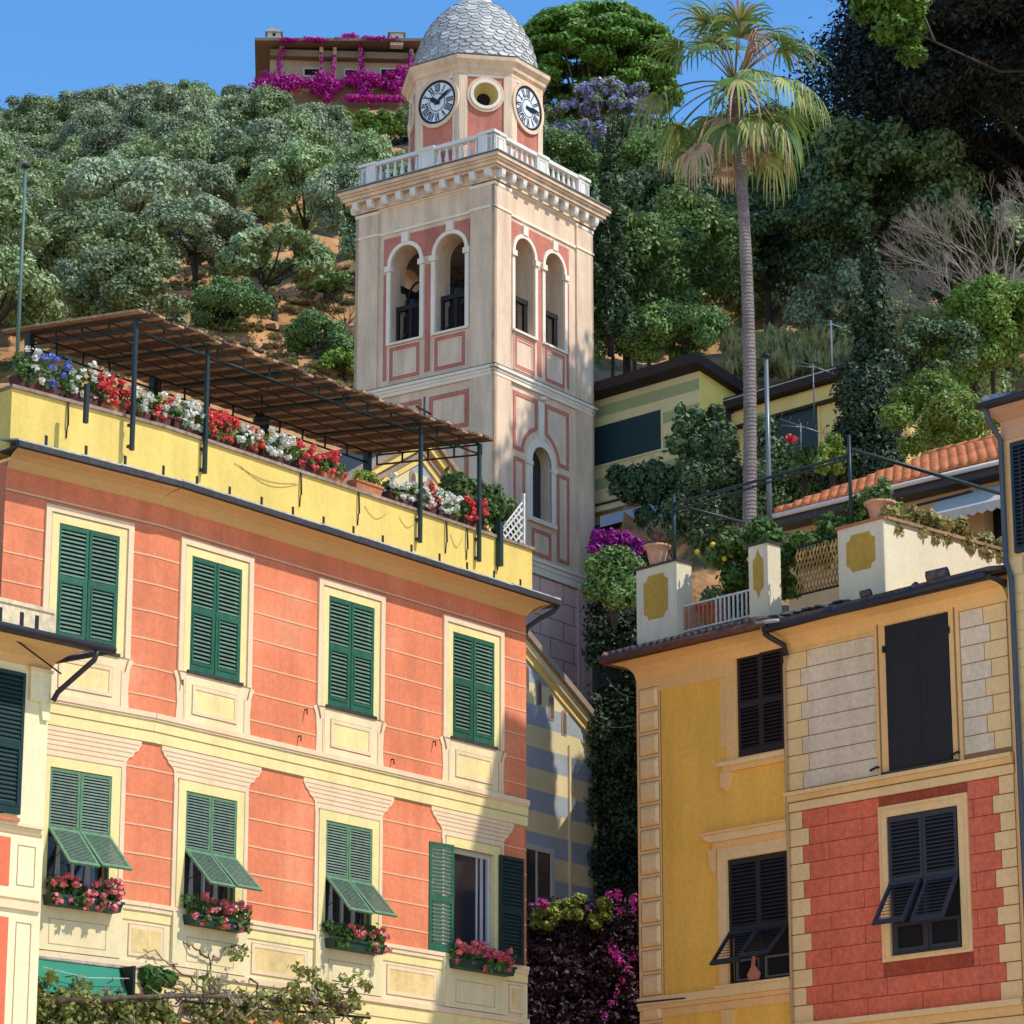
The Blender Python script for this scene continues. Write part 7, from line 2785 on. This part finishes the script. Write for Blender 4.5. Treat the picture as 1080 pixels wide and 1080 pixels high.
# ------------------------------------------------------------ mid-slope villas
def facade_from(px_, py_, Y, az):
    return Fac(px_, py_, Y, az)
V1 = Fac(738, 420, 94, -46)
v1 = V1.empty('striped_villa')
tag(v1, 'villa painted in green and cream stripes with dark teal shutters, right of the tower', 'villa')
g1 = mat('villa_sage_band', (0.36, 0.39, 0.19), streak=0.08)
c1_ = mat('villa_cream_band', (0.72, 0.60, 0.31), streak=0.08)
y1_ = mat('villa_yellow_side', (0.85, 0.66, 0.17), streak=0.08)
teal = mat('dark_teal_shutter', (0.012, 0.045, 0.055), rough=0.5, bump=0)
roofb = mat('dark_brown_roof', (0.035, 0.025, 0.022), fine=0.3)
def loc(F, px_, py_, n=0):
    return F.loc(px_, py_, n)
xl, _ = loc(V1, 560, 430)
mb = MB()
ztp = loc(V1, 738, 387)[1]
mb.box(xl, 0, 0, 8, 18, ztp - 0.05, c1_)
obj('wall', mb, v1)
mb = MB()
bands = [(400, 388, 1), (414, 401, 0), (428, 415, 1)]
zz = ztp - 0.36
for k in range(11):
    mb.strip(xl, -0.01, zz - 0.36, zz, g1 if k % 2 == 0 else c1_, 0.008)
    zz -= 0.40
obj('painted_stripe', mb, v1)
mb = MB()
mb.box(-0.006, 0.012, 0.01, 8, 18, ztp - 0.03, y1_)
mb.face([(0.012, 0.0, ztp), (0.012, 3.2, ztp), (0.012, 0, ztp + 0.02)], y1_)
obj('side_wall', mb, v1)
mb = MB()
mb.hexa([(xl, -0.5, ztp - 0.05), (0.35, -0.5, ztp - 0.02), (0.35, 7, ztp - 1.6), (xl, 7, ztp - 1.6), (xl, -0.5, ztp + 0.27), (0.35, -0.5, ztp + 0.30), (0.35, 7, ztp - 1.2), (xl, 7, ztp - 1.2)], roofb)
obj('roof', mb, v1)
xw0, zw0 = loc(V1, 700, 475)
xw1 = loc(V1, 560, 490)[0]
ztw = loc(V1, 690, 433)[1]
mb = MB()
mb.rring(xw1, xw0, zw0, ztw + 0.02, 0.06, 0.05, c1_)
mb.box(xw1 + 0.06, xw0 - 0.06, -0.04, 0.0, zw0 + 0.06, ztw - 0.04, teal)
for k in range(16):
    z = zw0 + 0.1 + k * (ztw - zw0 - 0.2) / 16
    mb.box(xw1 + 0.1, xw0 - 0.1, -0.05, -0.04, z, z + 0.03, teal)
obj('window', mb, v1)
a, b = loc(V1, 660, 528)
mb = MB()
mb.box(xl, a + 0.8, -0.30, 0, b - 0.25, b - 0.02, c1_)
mb.box(xl, a + 0.8, -0.35, -0.30, b - 0.06, b, roofb)
mb.box(xl, a + 0.8, -0.35, 0, b - 0.85, b - 0.70, roofb)
obj('balcony', mb, v1)
mb = MB()
a0, b0_ = loc(V1, 633, 556, 0.5)
a1, b1_ = loc(V1, 700, 536, 0.5)
mb.hexa([(a0, -0.5, b0_), (a1, -0.5, b0_), (a1, 0.2, b0_ + 0.2), (a0, 0.2, b0_ + 0.2), (a0, -0.5, b0_ + .35), (a1, -0.5, b0_ + .35), (a1, 0.2, b0_ + .6), (a0, 0.2, b0_ + .6)], mat('pale_blue_awning', (0.42, 0.50, 0.62), bump=0))
obj('awning', mb, v1)
mb = MB()
for a_, z_ in ((1.2, ztp - 1.3),):
    mb.rring(0, 1, 0, 1, .1, .1, c1_)
# side window
mb = MB()
mb.box(0.013, 0.06, 1.2, 2.3, ztp - 2.3, ztp - 0.9, teal)
obj('window', mb, v1)

V2 = Fac(885, 440, 92, -44)
v2 = V2.empty('yellow_villa')
tag(v2, 'small yellow villa with one dark shutter under the grass bank, behind the palm', 'villa')
yv = mat('villa_yellow_plaster', (0.78, 0.58, 0.22), streak=0.1)
xl2 = loc(V2, 745, 440)[0]
zt2 = loc(V2, 885, 402)[1]
mb = MB()
mb.box(xl2, 0.1, 0, 7, 20, zt2, yv)
obj('wall', mb, v2)
mb = MB()
mb.box(xl2, 0.15, -0.12, 0.02, zt2 - 0.5, zt2 - 0.1, yv)
mb.box(xl2, 0.18, -0.2, 0.02, zt2 - 0.62, zt2 - 0.56, roofb)
mb.hexa([(xl2, -0.45, zt2), (0.3, -0.45, zt2), (0.3, 5, zt2 + 0.3), (xl2, 5, zt2 + 0.3), (xl2, -0.45, zt2 + .34), (0.3, -0.45, zt2 + .34), (0.3, 5, zt2 + .9), (xl2, 5, zt2 + .9)], roofb)
mb.box(xl2, 0.31, -0.47, -0.45, zt2 + 0.24, zt2 + 0.28, slate_light)
obj('roof', mb, v2)
xa, za = loc(V2, 805, 480)
xb, zb_ = loc(V2, 863, 425)
mb = MB()
mb.box(xa, xb, -0.04, 0.02, za - 0.8, zb_, teal)
mb.rring(xa - 0.08, xb + 0.08, za - 0.9, zb_ + 0.08, 0.08, 0.055, yv)
obj('window', mb, v2)

# TV antennas
def antenna(label, p, h, seed, l=1.0):
    mb = MB()
    mb.tube([(0, 0, 0), (0, 0, h)], 0.022, 0.02, 5, alu)
    mb.tube([(-l * 0.5, 0, h + 0.12), (l * 0.7, 0, h - 0.35)], 0.016, 0.016, 4, alu)
    for k in range(6):
        t = -0.45 + k * 0.2
        mb.tube([(t * l, -0.25, h - t * 0.39), (t * l, 0.25, h - t * 0.39)], 0.01, 0.01, 4, alu)
    mb.tube([(-0.5, 0.0, h - 0.06), (0.1, 0, h - 0.12)], 0.014, 0.014, 4, alu)
    tag(obj('tv_antenna', mb, None, p), label, 'antenna')
antenna('television aerial standing in front of the yellow villa shutter', at(859, 445, 84), 1.7, 1)
antenna('lower television aerial beside the yellow green bush', at(845, 475, 80), 0.75, 2, 1.1)
mb = MB()
mb.tube([(0, 0, 0), (0, 0, 1.7)], 0.03, 0.03, 5, white_wood)
mb.tube([(0, 0, 1.6), (0.35, 0, 1.45)], 0.02, 0.02, 5, white_wood)
tag(obj('white_post', mb, None, at(878, 392, 95)), 'thin white post on the grass bank left of the tall cypress', 'post')
mb = MB()
mb.tube([(0, 0, 0), (-0.35, 0, 1.75)], 0.05, 0.05, 6, white_wood)
tag(obj('white_post', mb, None, at(661, 322, 101)), 'leaning white post just right of the slender cypress', 'post')

# shrubs in front of the villas
def px_blobs(pts, Y, r=None):
    out = []
    for (u, v, rp, *rest) in pts:
        q = at(u, v, Y + (rest[0] if rest else 0))
        m_ = rp / pxm(Y, q.z)
        out.append((q.x, q.y, q.z, m_, m_, m_))
    return out
def px_bush(name, label, pts, Y, n, size, m, cat='shrub', group=None, **kw):
    bl = px_blobs(pts, Y)
    c = Vector((sum(b[0] for b in bl) / len(bl), sum(b[1] for b in bl) / len(bl), min(b[2] for b in bl)))
    bl = [(b[0] - c.x, b[1] - c.y, b[2] - c.z, b[3], b[4], b[5]) for b in bl]
    h = max(b[2] for b in bl)
    rr = random.Random(len(label))
    def tr(mb):
        for b in rr.sample(bl, min(6, len(bl))):
            mb.tube([(0, 0.1, -0.8), (b[0] * 0.4, b[1] + 0.1, b[2] * 0.5), b[:3]], 0.05, 0.015, 5, bark_dk)
    return bush(name, label, c, bl, n, size, m, cat, group, trunk=tr, **kw)
px_bush('hedge', 'bright green hedge below the villa terrace beside the clock drum', [(362 + i * 7, 122 + (i % 3) * 4, 7) for i in range(12)] + [(366 + i * 8, 137, 6) for i in range(9)], 222, 9000, 0.16, L_light, 'hedge')
px_bush('dark_hedge', 'dark clipped hedge below the bright green one', [(356 + i * 7, 152, 7) for i in range(12)] + [(356 + i * 7, 163, 7) for i in range(12)], 203, 9000, 0.16, L_cyp_dk, 'hedge')
L_loq = leafmat('loquat_leaf', (0.03, 0.065, 0.025), (0.11, 0.17, 0.07), clump=3, trans=0.15)
px_bush('loquat_tree', 'loquat tree with upright leaves in front of the striped villa wall', [(650, 500, 10), (668, 505, 14), (690, 498, 14), (710, 505, 13), (665, 520, 12), (690, 520, 14), (715, 525, 14), (735, 515, 14), (705, 545, 14), (680, 545, 12), (650, 515, 8)], 92, 5500, 0.10, L_loq, 'tree')
px_bush('loquat_tree', 'taller leafy tree reaching over the corner of the striped villa', [(722, 450, 12), (735, 440, 10), (715, 468, 12), (735, 470, 13), (750, 455, 12), (745, 485, 14), (725, 490, 12), (760, 478, 13), (718, 432, 6), (755, 435, 9), (765, 455, 10)], 86, 6500, 0.095, L_loq, 'tree')
px_bush('dark_shrub', 'dark shrub mass between the palm trunk and the striped villa', [(740, 510, 20), (765, 500, 20), (720, 540, 20), (750, 540, 22), (775, 530, 20), (765, 470, 14), (700, 560, 16), (740, 560, 20)], 85, 18000, 0.08, L_dark)
px_bush('dark_shrub', 'dark shrub right of the palm trunk below the yellow villa', [(805, 450, 14), (812, 475, 16), (805, 500, 18), (830, 500, 20), (850, 510, 20), (820, 530, 20), (850, 535, 18), (875, 525, 18), (800, 540, 18), (880, 505, 12)], 84.5, 20000, 0.08, L_dark)
px_bush('spiky_shrub', 'shrub with red flowers on long stems below the yellow villa', [(845, 480, 10), (860, 485, 12), (840, 492, 9)], 83, 1800, 0.10, L_mid)
q = px_blobs([(832, 462, 4), (837, 464, 4)], 82.5)
tag(obj('red_flower', leaf_mesh('red_flower', [(leaf_arrays(q, 160, 0.08, aspect=1.0), L_red)])), 'small red blossom cluster right of the grey mast', 'flower')
px_bush('yellow_shrub', 'yellow lit shrub at the foot of the tall cypress', [(872, 475, 9), (880, 465, 9), (868, 490, 9), (888, 480, 9), (884, 492, 8)], 81.5, 3500, 0.075, L_lime)
px_bush('purple_bougainvillea', 'purple bougainvillea hanging left of the agave urn', [(632, 566, 8), (646, 568, 9), (660, 570, 9), (672, 575, 8), (640, 576, 7), (628, 578, 8), (668, 582, 8)], 78, 2600, 0.075, leafmat('deep_purple_bract', (0.30, 0.012, 0.22), (0.20, 0.01, 0.18), clump=3), 'bougainvillea')
px_bush('evergreen_bush', 'pale green shrub under the purple bougainvillea beside the tower', [(640, 590, 12), (655, 588, 12), (628, 598, 12), (668, 598, 12), (648, 604, 14), (634, 612, 14), (662, 615, 14), (626, 622, 12), (650, 628, 15), (670, 630, 12)], 77, 8000, 0.07, L_mid)

# ivy wall in the dark gap
mb = MB()
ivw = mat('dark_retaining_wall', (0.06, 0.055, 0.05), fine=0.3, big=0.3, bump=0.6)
mb.box(2.35, 4.6, 90.2, 90.95, 7, 23.6, ivw)
mb.box(4.6, 12, 81.6, 82.35, 7, 21.9, ivw)
obj_ = obj('retaining_wall', mb)
tag(obj_, 'tall dark retaining wall under the ivy between the church and the ochre house', 'wall')
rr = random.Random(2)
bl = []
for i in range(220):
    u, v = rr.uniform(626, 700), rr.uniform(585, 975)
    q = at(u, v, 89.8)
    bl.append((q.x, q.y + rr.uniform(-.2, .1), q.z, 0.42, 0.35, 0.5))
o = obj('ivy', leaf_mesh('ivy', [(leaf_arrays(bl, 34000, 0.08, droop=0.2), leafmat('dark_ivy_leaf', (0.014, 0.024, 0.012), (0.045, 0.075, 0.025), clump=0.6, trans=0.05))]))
tag(o, 'dark ivy curtain hanging in the gap between the church and the ochre house', 'ivy')
mb = MB()
a_, b_ = at(628, 760, 84), at(672, 764, 60)
mb.tube([a_.lerp(b_, t / 8) + Vector((0, 0, -0.12 * math.sin(math.pi * t / 8))) for t in range(9)], 0.008, 0.008, 4, iron)
a_, b_ = at(640, 715, 60), Cf.W(CL, 0, 12.6)
mb.tube([a_.lerp(b_, t / 8) + Vector((0, 0, -0.12 * math.sin(math.pi * t / 8))) for t in range(9)], 0.006, 0.006, 4, iron)
tag(obj('overhead_cable', mb), 'thin cables strung across the dark gap beside the ochre house', 'cable')

# bougainvillea wall in the alley
mb = MB()
Yb = 57.0
pl, pr = at(545, 948, Yb), at(700, 948, Yb)
mb.box(pl.x - 3, pr.x + 2, Yb, Yb + 0.6, 0, pl.z - 0.25, mat('shaded_brown_wall', (0.10, 0.065, 0.05), fine=0.3, big=0.3, bump=0.5))
tag(obj('garden_wall', mb), 'low wall closing the alley, buried under bougainvillea', 'wall')
rr = random.Random(12)
bl = []
for i in range(170):
    u, v = rr.uniform(550, 690), rr.uniform(958, 1120)
    q = at(u, v, Yb - 0.3)
    bl.append((q.x, q.y, q.z, 0.22, 0.22, 0.25))
root = empty('alley_bougainvillea', (0, Yb - 0.3, 0))
tag(root, 'dark bougainvillea covering the alley wall with pink and yellow green tips on top', 'bougainvillea')
bl2 = []
for i in range(34):
    u = rr.uniform(555, 640)
    q = at(u, 964 - (u - 555) * 0.12 + rr.uniform(-12, 20), Yb - 0.5)
    bl2.append((q.x, q.y, q.z, 0.10, 0.12, 0.08))
bl3 = []
for i in range(26):
    if i < 6:
        u, v = rr.uniform(562, 580), rr.uniform(945, 962)
    elif i < 14:
        u, v = rr.uniform(640, 672), rr.uniform(942, 962)
    elif i < 20:
        t = (i - 14) / 5
        u, v = 655 - 12 * t, 985 - 18 * t + 30
    else:
        t = (i - 20) / 5
        u, v = 668 - 30 * t, 1010 + 60 * t
    q = at(u, v, Yb - 0.65)
    bl3.append((q.x, q.y, q.z, 0.07, 0.07, 0.08))
def shift(b):
    return [(x, y - (Yb - 0.3), z, *r) for x, y, z, *r in b]
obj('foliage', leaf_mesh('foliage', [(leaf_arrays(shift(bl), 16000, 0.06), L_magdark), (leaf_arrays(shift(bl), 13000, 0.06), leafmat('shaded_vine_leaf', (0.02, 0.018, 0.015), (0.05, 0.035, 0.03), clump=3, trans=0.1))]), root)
obj('leafy_top', leaf_mesh('leafy_top', [(leaf_arrays(shift(bl2), 2600, 0.07), L_lime)]), root)
obj('blossom', leaf_mesh('blossom', [(leaf_arrays(shift(bl3), 480, 0.05, aspect=1.0), leafmat('pink_bract', (0.65, 0.06, 0.32), (0.50, 0.03, 0.28), clump=4))]), root)

# ------------------------------------------------------------ orange roofed house
H3 = Fac(1000, 540, 60, -46)
h3 = H3.empty('orange_roofed_house')
tag(h3, 'house with a bright orange tiled roof and white scalloped awning behind the terrace', 'house')
tan3 = mat('tan_plaster', (0.50, 0.33, 0.17), streak=0.1)
xL, zE = loc(H3, 838, 548)
xR = loc(H3, 1075, 500)[0] + 0.4
zE = loc(H3, 1000, 513)[1]
mb = MB()
mb.wall(xL - 0.2, xR, 10, zE, [(loc(H3, 1038, 550)[0], xR - 0.1, loc(H3, 1040, 566)[1] - 1.5, loc(H3, 1045, 533)[1])], tan3, depth=0.3)
mb.box(xL, xR, 0.32, 0.4, 10, zE, interior)
obj('wall', mb, h3)
mb = MB()
zr = loc(H3, 1060, 464, -3.0)[1]
zr0 = zE + 0.12
# pantile roof plane
n = int((xR - xL + 0.6) / 0.23)
for i in range(n):
    x = xL - 0.3 + i * 0.23
    dx = 0.0
    rows_ = 11
    for j in range(rows_):
        t0, t1 = j / rows_, (j + 1.15) / rows_
        y0_, y1_2 = -0.45 + 3.45 * t0, -0.45 + 3.45 * min(1, t1)
        z0_, z1_ = zr0 + (zr - zr0) * t0 + 0.05, zr0 + (zr - zr0) * min(1, t1) + 0.015
        # the left hip cuts the roof back as it rises
        if x < xL + 1.6 * t0 - 0.2:
            continue
        mb.tube([(x, y0_, z0_), (x, y1_2, z1_)], 0.098, 0.085, 8, roof_tile)
mb.hexa([(xL - 0.3, -0.40, zr0 - .02), (xR, -0.40, zr0 - .02), (xR, 3, zr - .02), (xL + 1.2, 3, zr - .02), (xL - 0.3, -0.40, zr0 + .03), (xR, -0.40, zr0 + .03), (xR, 3, zr + .03), (xL + 1.2, 3, zr + .03)], roof_tile)
for i in range(int((xR - xL - 1.0) / 0.36)):
    x = xL + 1.1 + i * 0.36
    mb.tube([(x, 3.0, zr + 0.06), (x + 0.40, 3.0, zr + 0.09)], 0.11, 0.10, 8, roof_tile)
obj('roof', mb, h3)
mb = MB()
mb.tube([(xL - 0.3, -0.52, zr0 - 0.06), (xR, -0.52, zr0 - 0.06)], 0.05, 0.05, 6, mat('white_gutter', (0.62, 0.60, 0.56), bump=0))
mb.box(xL - 0.3, xR, -0.44, 0, zr0 - 0.25, zr0 - 0.04, slate)
obj('gutter', mb, h3)
xa, za = loc(H3, 972, 540, 0.9)
mb = MB()
aw = mat('grey_white_canvas', (0.50, 0.46, 0.40), bump=0)
zt3 = loc(H3, 1000, 522, 0.2)[1]
za0 = loc(H3, 1000, 540, 0.9)[1]
mb.hexa([(xa, -0.9, za0), (xR, -0.9, za0), (xR, -0.1, zt3), (xa, -0.1, zt3), (xa, -0.9, za0 + .02), (xR, -0.9, za0 + .02), (xR, -0.1, zt3 + .02), (xa, -0.1, zt3 + .02)], aw)
x = xa
while x < xR:
    mb.prism([(x, za0 - 0.13), (x + 0.11, za0 - 0.19), (x + 0.22, za0 - 0.13), (x + 0.22, za0), (x, za0)], -0.91, -0.90, aw)
    x += 0.22
obj('awning', mb, h3)

# ------------------------------------------------------------ green awning and vine over the entrance, bottom left
AW = A.empty('green_awning')
tag(AW, 'green canvas awning above the entrance at the foot of the coral house', 'awning')
gcan = mat('green_canvas', (0.012, 0.20, 0.12), rough=0.7, bump=0.05, big=0.1)
mb = MB()
mb.frame(KX, 0, BEND)
mb.hexa([(-1.85, -0.32, 6.56), (-0.47, -0.32, 6.56), (-0.47, -0.32, 6.565), (-1.85, -0.32, 6.565), (-1.85, -0.05, 7.0), (-0.47, -0.05, 7.0), (-0.47, -0.03, 7.0), (-1.85, -0.03, 7.0)], gcan)
mb.box(-1.85, -0.47, -0.33, -0.315, 6.36, 6.56, gcan)
mb.tube([(-1.85, -0.04, 7.03), (-0.45, -0.04, 7.03)], 0.025, 0.025, 6, slate_light)
mb.tube([(-1.85, -0.33, 6.56), (-0.45, -0.33, 6.56)], 0.012, 0.02, 6, iron)
mb.M = None
obj('canvas', mb, AW)
mb = MB()
mb.frame(KX, 0, BEND)
mb.box(-0.46, -0.42, -0.34, -0.02, 6.2, 7.02, iron)
mb.tube([(-1.85, -0.28, 6.88), (-1.2, -0.32, 6.80), (-0.47, -0.28, 6.86)], 0.006, 0.006, 4, white_wood)
mb.tube([(-0.7, -0.36, 6.60), (-0.47, -0.36, 6.61)], 0.018, 0.018, 5, white_wood)
mb.M = None
obj('bracket', mb, AW)
# vine pergola
def AW_(x, y, z):
    p, _ = A_world(x, y, z)
    return p
VN = empty('grape_vine')
tag(VN, 'half dry climbing vine on wires along the foot of the coral house', 'vine')
rr = random.Random(44)
mb = MB()
mb.tube([AW_(-10.2, -0.9, 6.38), AW_(-8.2, -0.9, 6.62), AW_(-6.5, -0.5, 6.80), AW_(-4.4, -0.5, 6.85)], 0.035, 0.03, 6, bark)
mb.tube([AW_(-8.0, -0.6, 6.60), AW_(-4.3, -0.6, 6.72)], 0.02, 0.02, 6, iron)
def wig(a, b, r, n=8, amp=0.08, seed=0):
    r2 = random.Random(seed)
    pts = [a.lerp(b, i / n) + Vector((r2.uniform(-amp, amp), r2.uniform(-amp, amp), r2.uniform(-amp, amp))) for i in range(n + 1)]
    mb.tube(pts, r, r * 0.6, 5, bark_pale if seed % 2 else bark)
wig(AW_(-8.1, -0.4, 5.9), AW_(-7.2, -0.12, 7.2), 0.025, seed=1)
wig(AW_(-8.0, -0.3, 6.9), AW_(-7.4, -0.15, 6.85), 0.02, seed=3)
for i, (x0, z0, x1, z1) in enumerate(((-7.0, 6.6, -7.05, 7.35), (-7.0, 6.9, -6.3, 7.1), (-7.0, 6.8, -7.7, 7.15), (-6.9, 7.0, -6.2, 6.75), (-6.2, 6.75, -5.5, 7.05), (-7.0, 7.25, -6.6, 7.5), (-7.1, 7.3, -7.5, 7.45), (-7.6, 7.15, -8.2, 7.3), (-6.2, 7.15, -5.9, 6.7), (-7.1, 6.55, -7.6, 6.9), (-5.6, 6.9, -5.2, 7.25), (-6.9, 6.5, -6.3, 6.9), (-6.6, 7.5, -6.25, 7.55))):
    wig(AW_(x0, -0.11, z0), AW_(x1, -0.11, z1), 0.016, amp=0.04, seed=i)
for i in range(46):
    x = rr.uniform(-10.1, -4.6)
    a = AW_(x, -rr.uniform(0.3, 0.9), 6.15 + (x + 10) * 0.11 + rr.uniform(-0.1, 0.4))
    b = a + Vector((rr.uniform(-0.6, 0.6), rr.uniform(-0.3, 0.3), rr.uniform(-0.25, 0.35)))
    wig(a, b, 0.014, seed=100 + i)
obj('stem', mb, VN)
bl, bl2 = [], []
for i in range(170):
    x = rr.uniform(-10.3, -8.3)
    q = AW_(x, -rr.uniform(0.4, 0.9), rr.uniform(5.95, 6.50))
    (bl if rr.random() < 0.7 else bl2).append((q.x, q.y, q.z, 0.14, 0.14, 0.12))
for i in range(80):
    x = rr.uniform(-7.7, -4.4)
    q = AW_(x, -rr.uniform(0.3, 0.7), 6.40 + (x + 7.7) * 0.10 + rr.uniform(-0.1, 0.30) + (rr.uniform(0, 0.35) if x > -5.6 else 0))
    (bl if rr.random() < 0.5 else bl2).append((q.x, q.y, q.z, 0.12, 0.12, 0.10))
for x, z, r_ in ((-9.9, 6.75, .15), (-9.7, 6.6, .14), (-9.4, 6.72, .13), (-10.1, 6.5, .15), (-7.35, 7.0, .10), (-7.2, 6.92, .08), (-5.4, 7.25, .13), (-5.15, 7.15, .14), (-4.95, 7.0, .12), (-5.6, 7.3, .10), (-4.7, 6.9, .12), (-6.9, 7.38, .10), (-6.6, 7.40, .12), (-6.75, 7.34, .10)):
    q = AW_(x, -0.35, z)
    bl2.append((q.x, q.y, q.z, r_, r_, r_ * 0.8))
obj('dry_leaves', leaf_mesh('dry_leaves', [(leaf_arrays(bl, 9500, 0.055, shell=0.2, aspect=1.3), L_dry)]), VN)
obj('green_leaves', leaf_mesh('green_leaves', [(leaf_arrays(bl2, 4500, 0.055, shell=0.2, aspect=1.3), leafmat('vine_leaf', (0.16, 0.20, 0.045), (0.34, 0.36, 0.09), clump=4))]), VN)
q = AW_(-8.15, -0.25, 6.85)
px_bush('wall_shrub', 'dense green climber hanging right of the green awning', [(135, 1025, 9), (150, 1028, 10), (165, 1030, 10), (178, 1033, 8), (142, 1038, 8), (160, 1042, 9)], 41.6, 2600, 0.055, L_ger)
mb = MB()
mb.box(-0.16, 0.16, -0.25, 0.0, 3.5, 6.3, coral2)
o = obj('coral_pillar', mb, None, AW_(-8.15, -0.15, 0), A.rot + R(BEND))
tag(o, 'coral painted pillar stump between the awning and the small lower window', 'pillar')
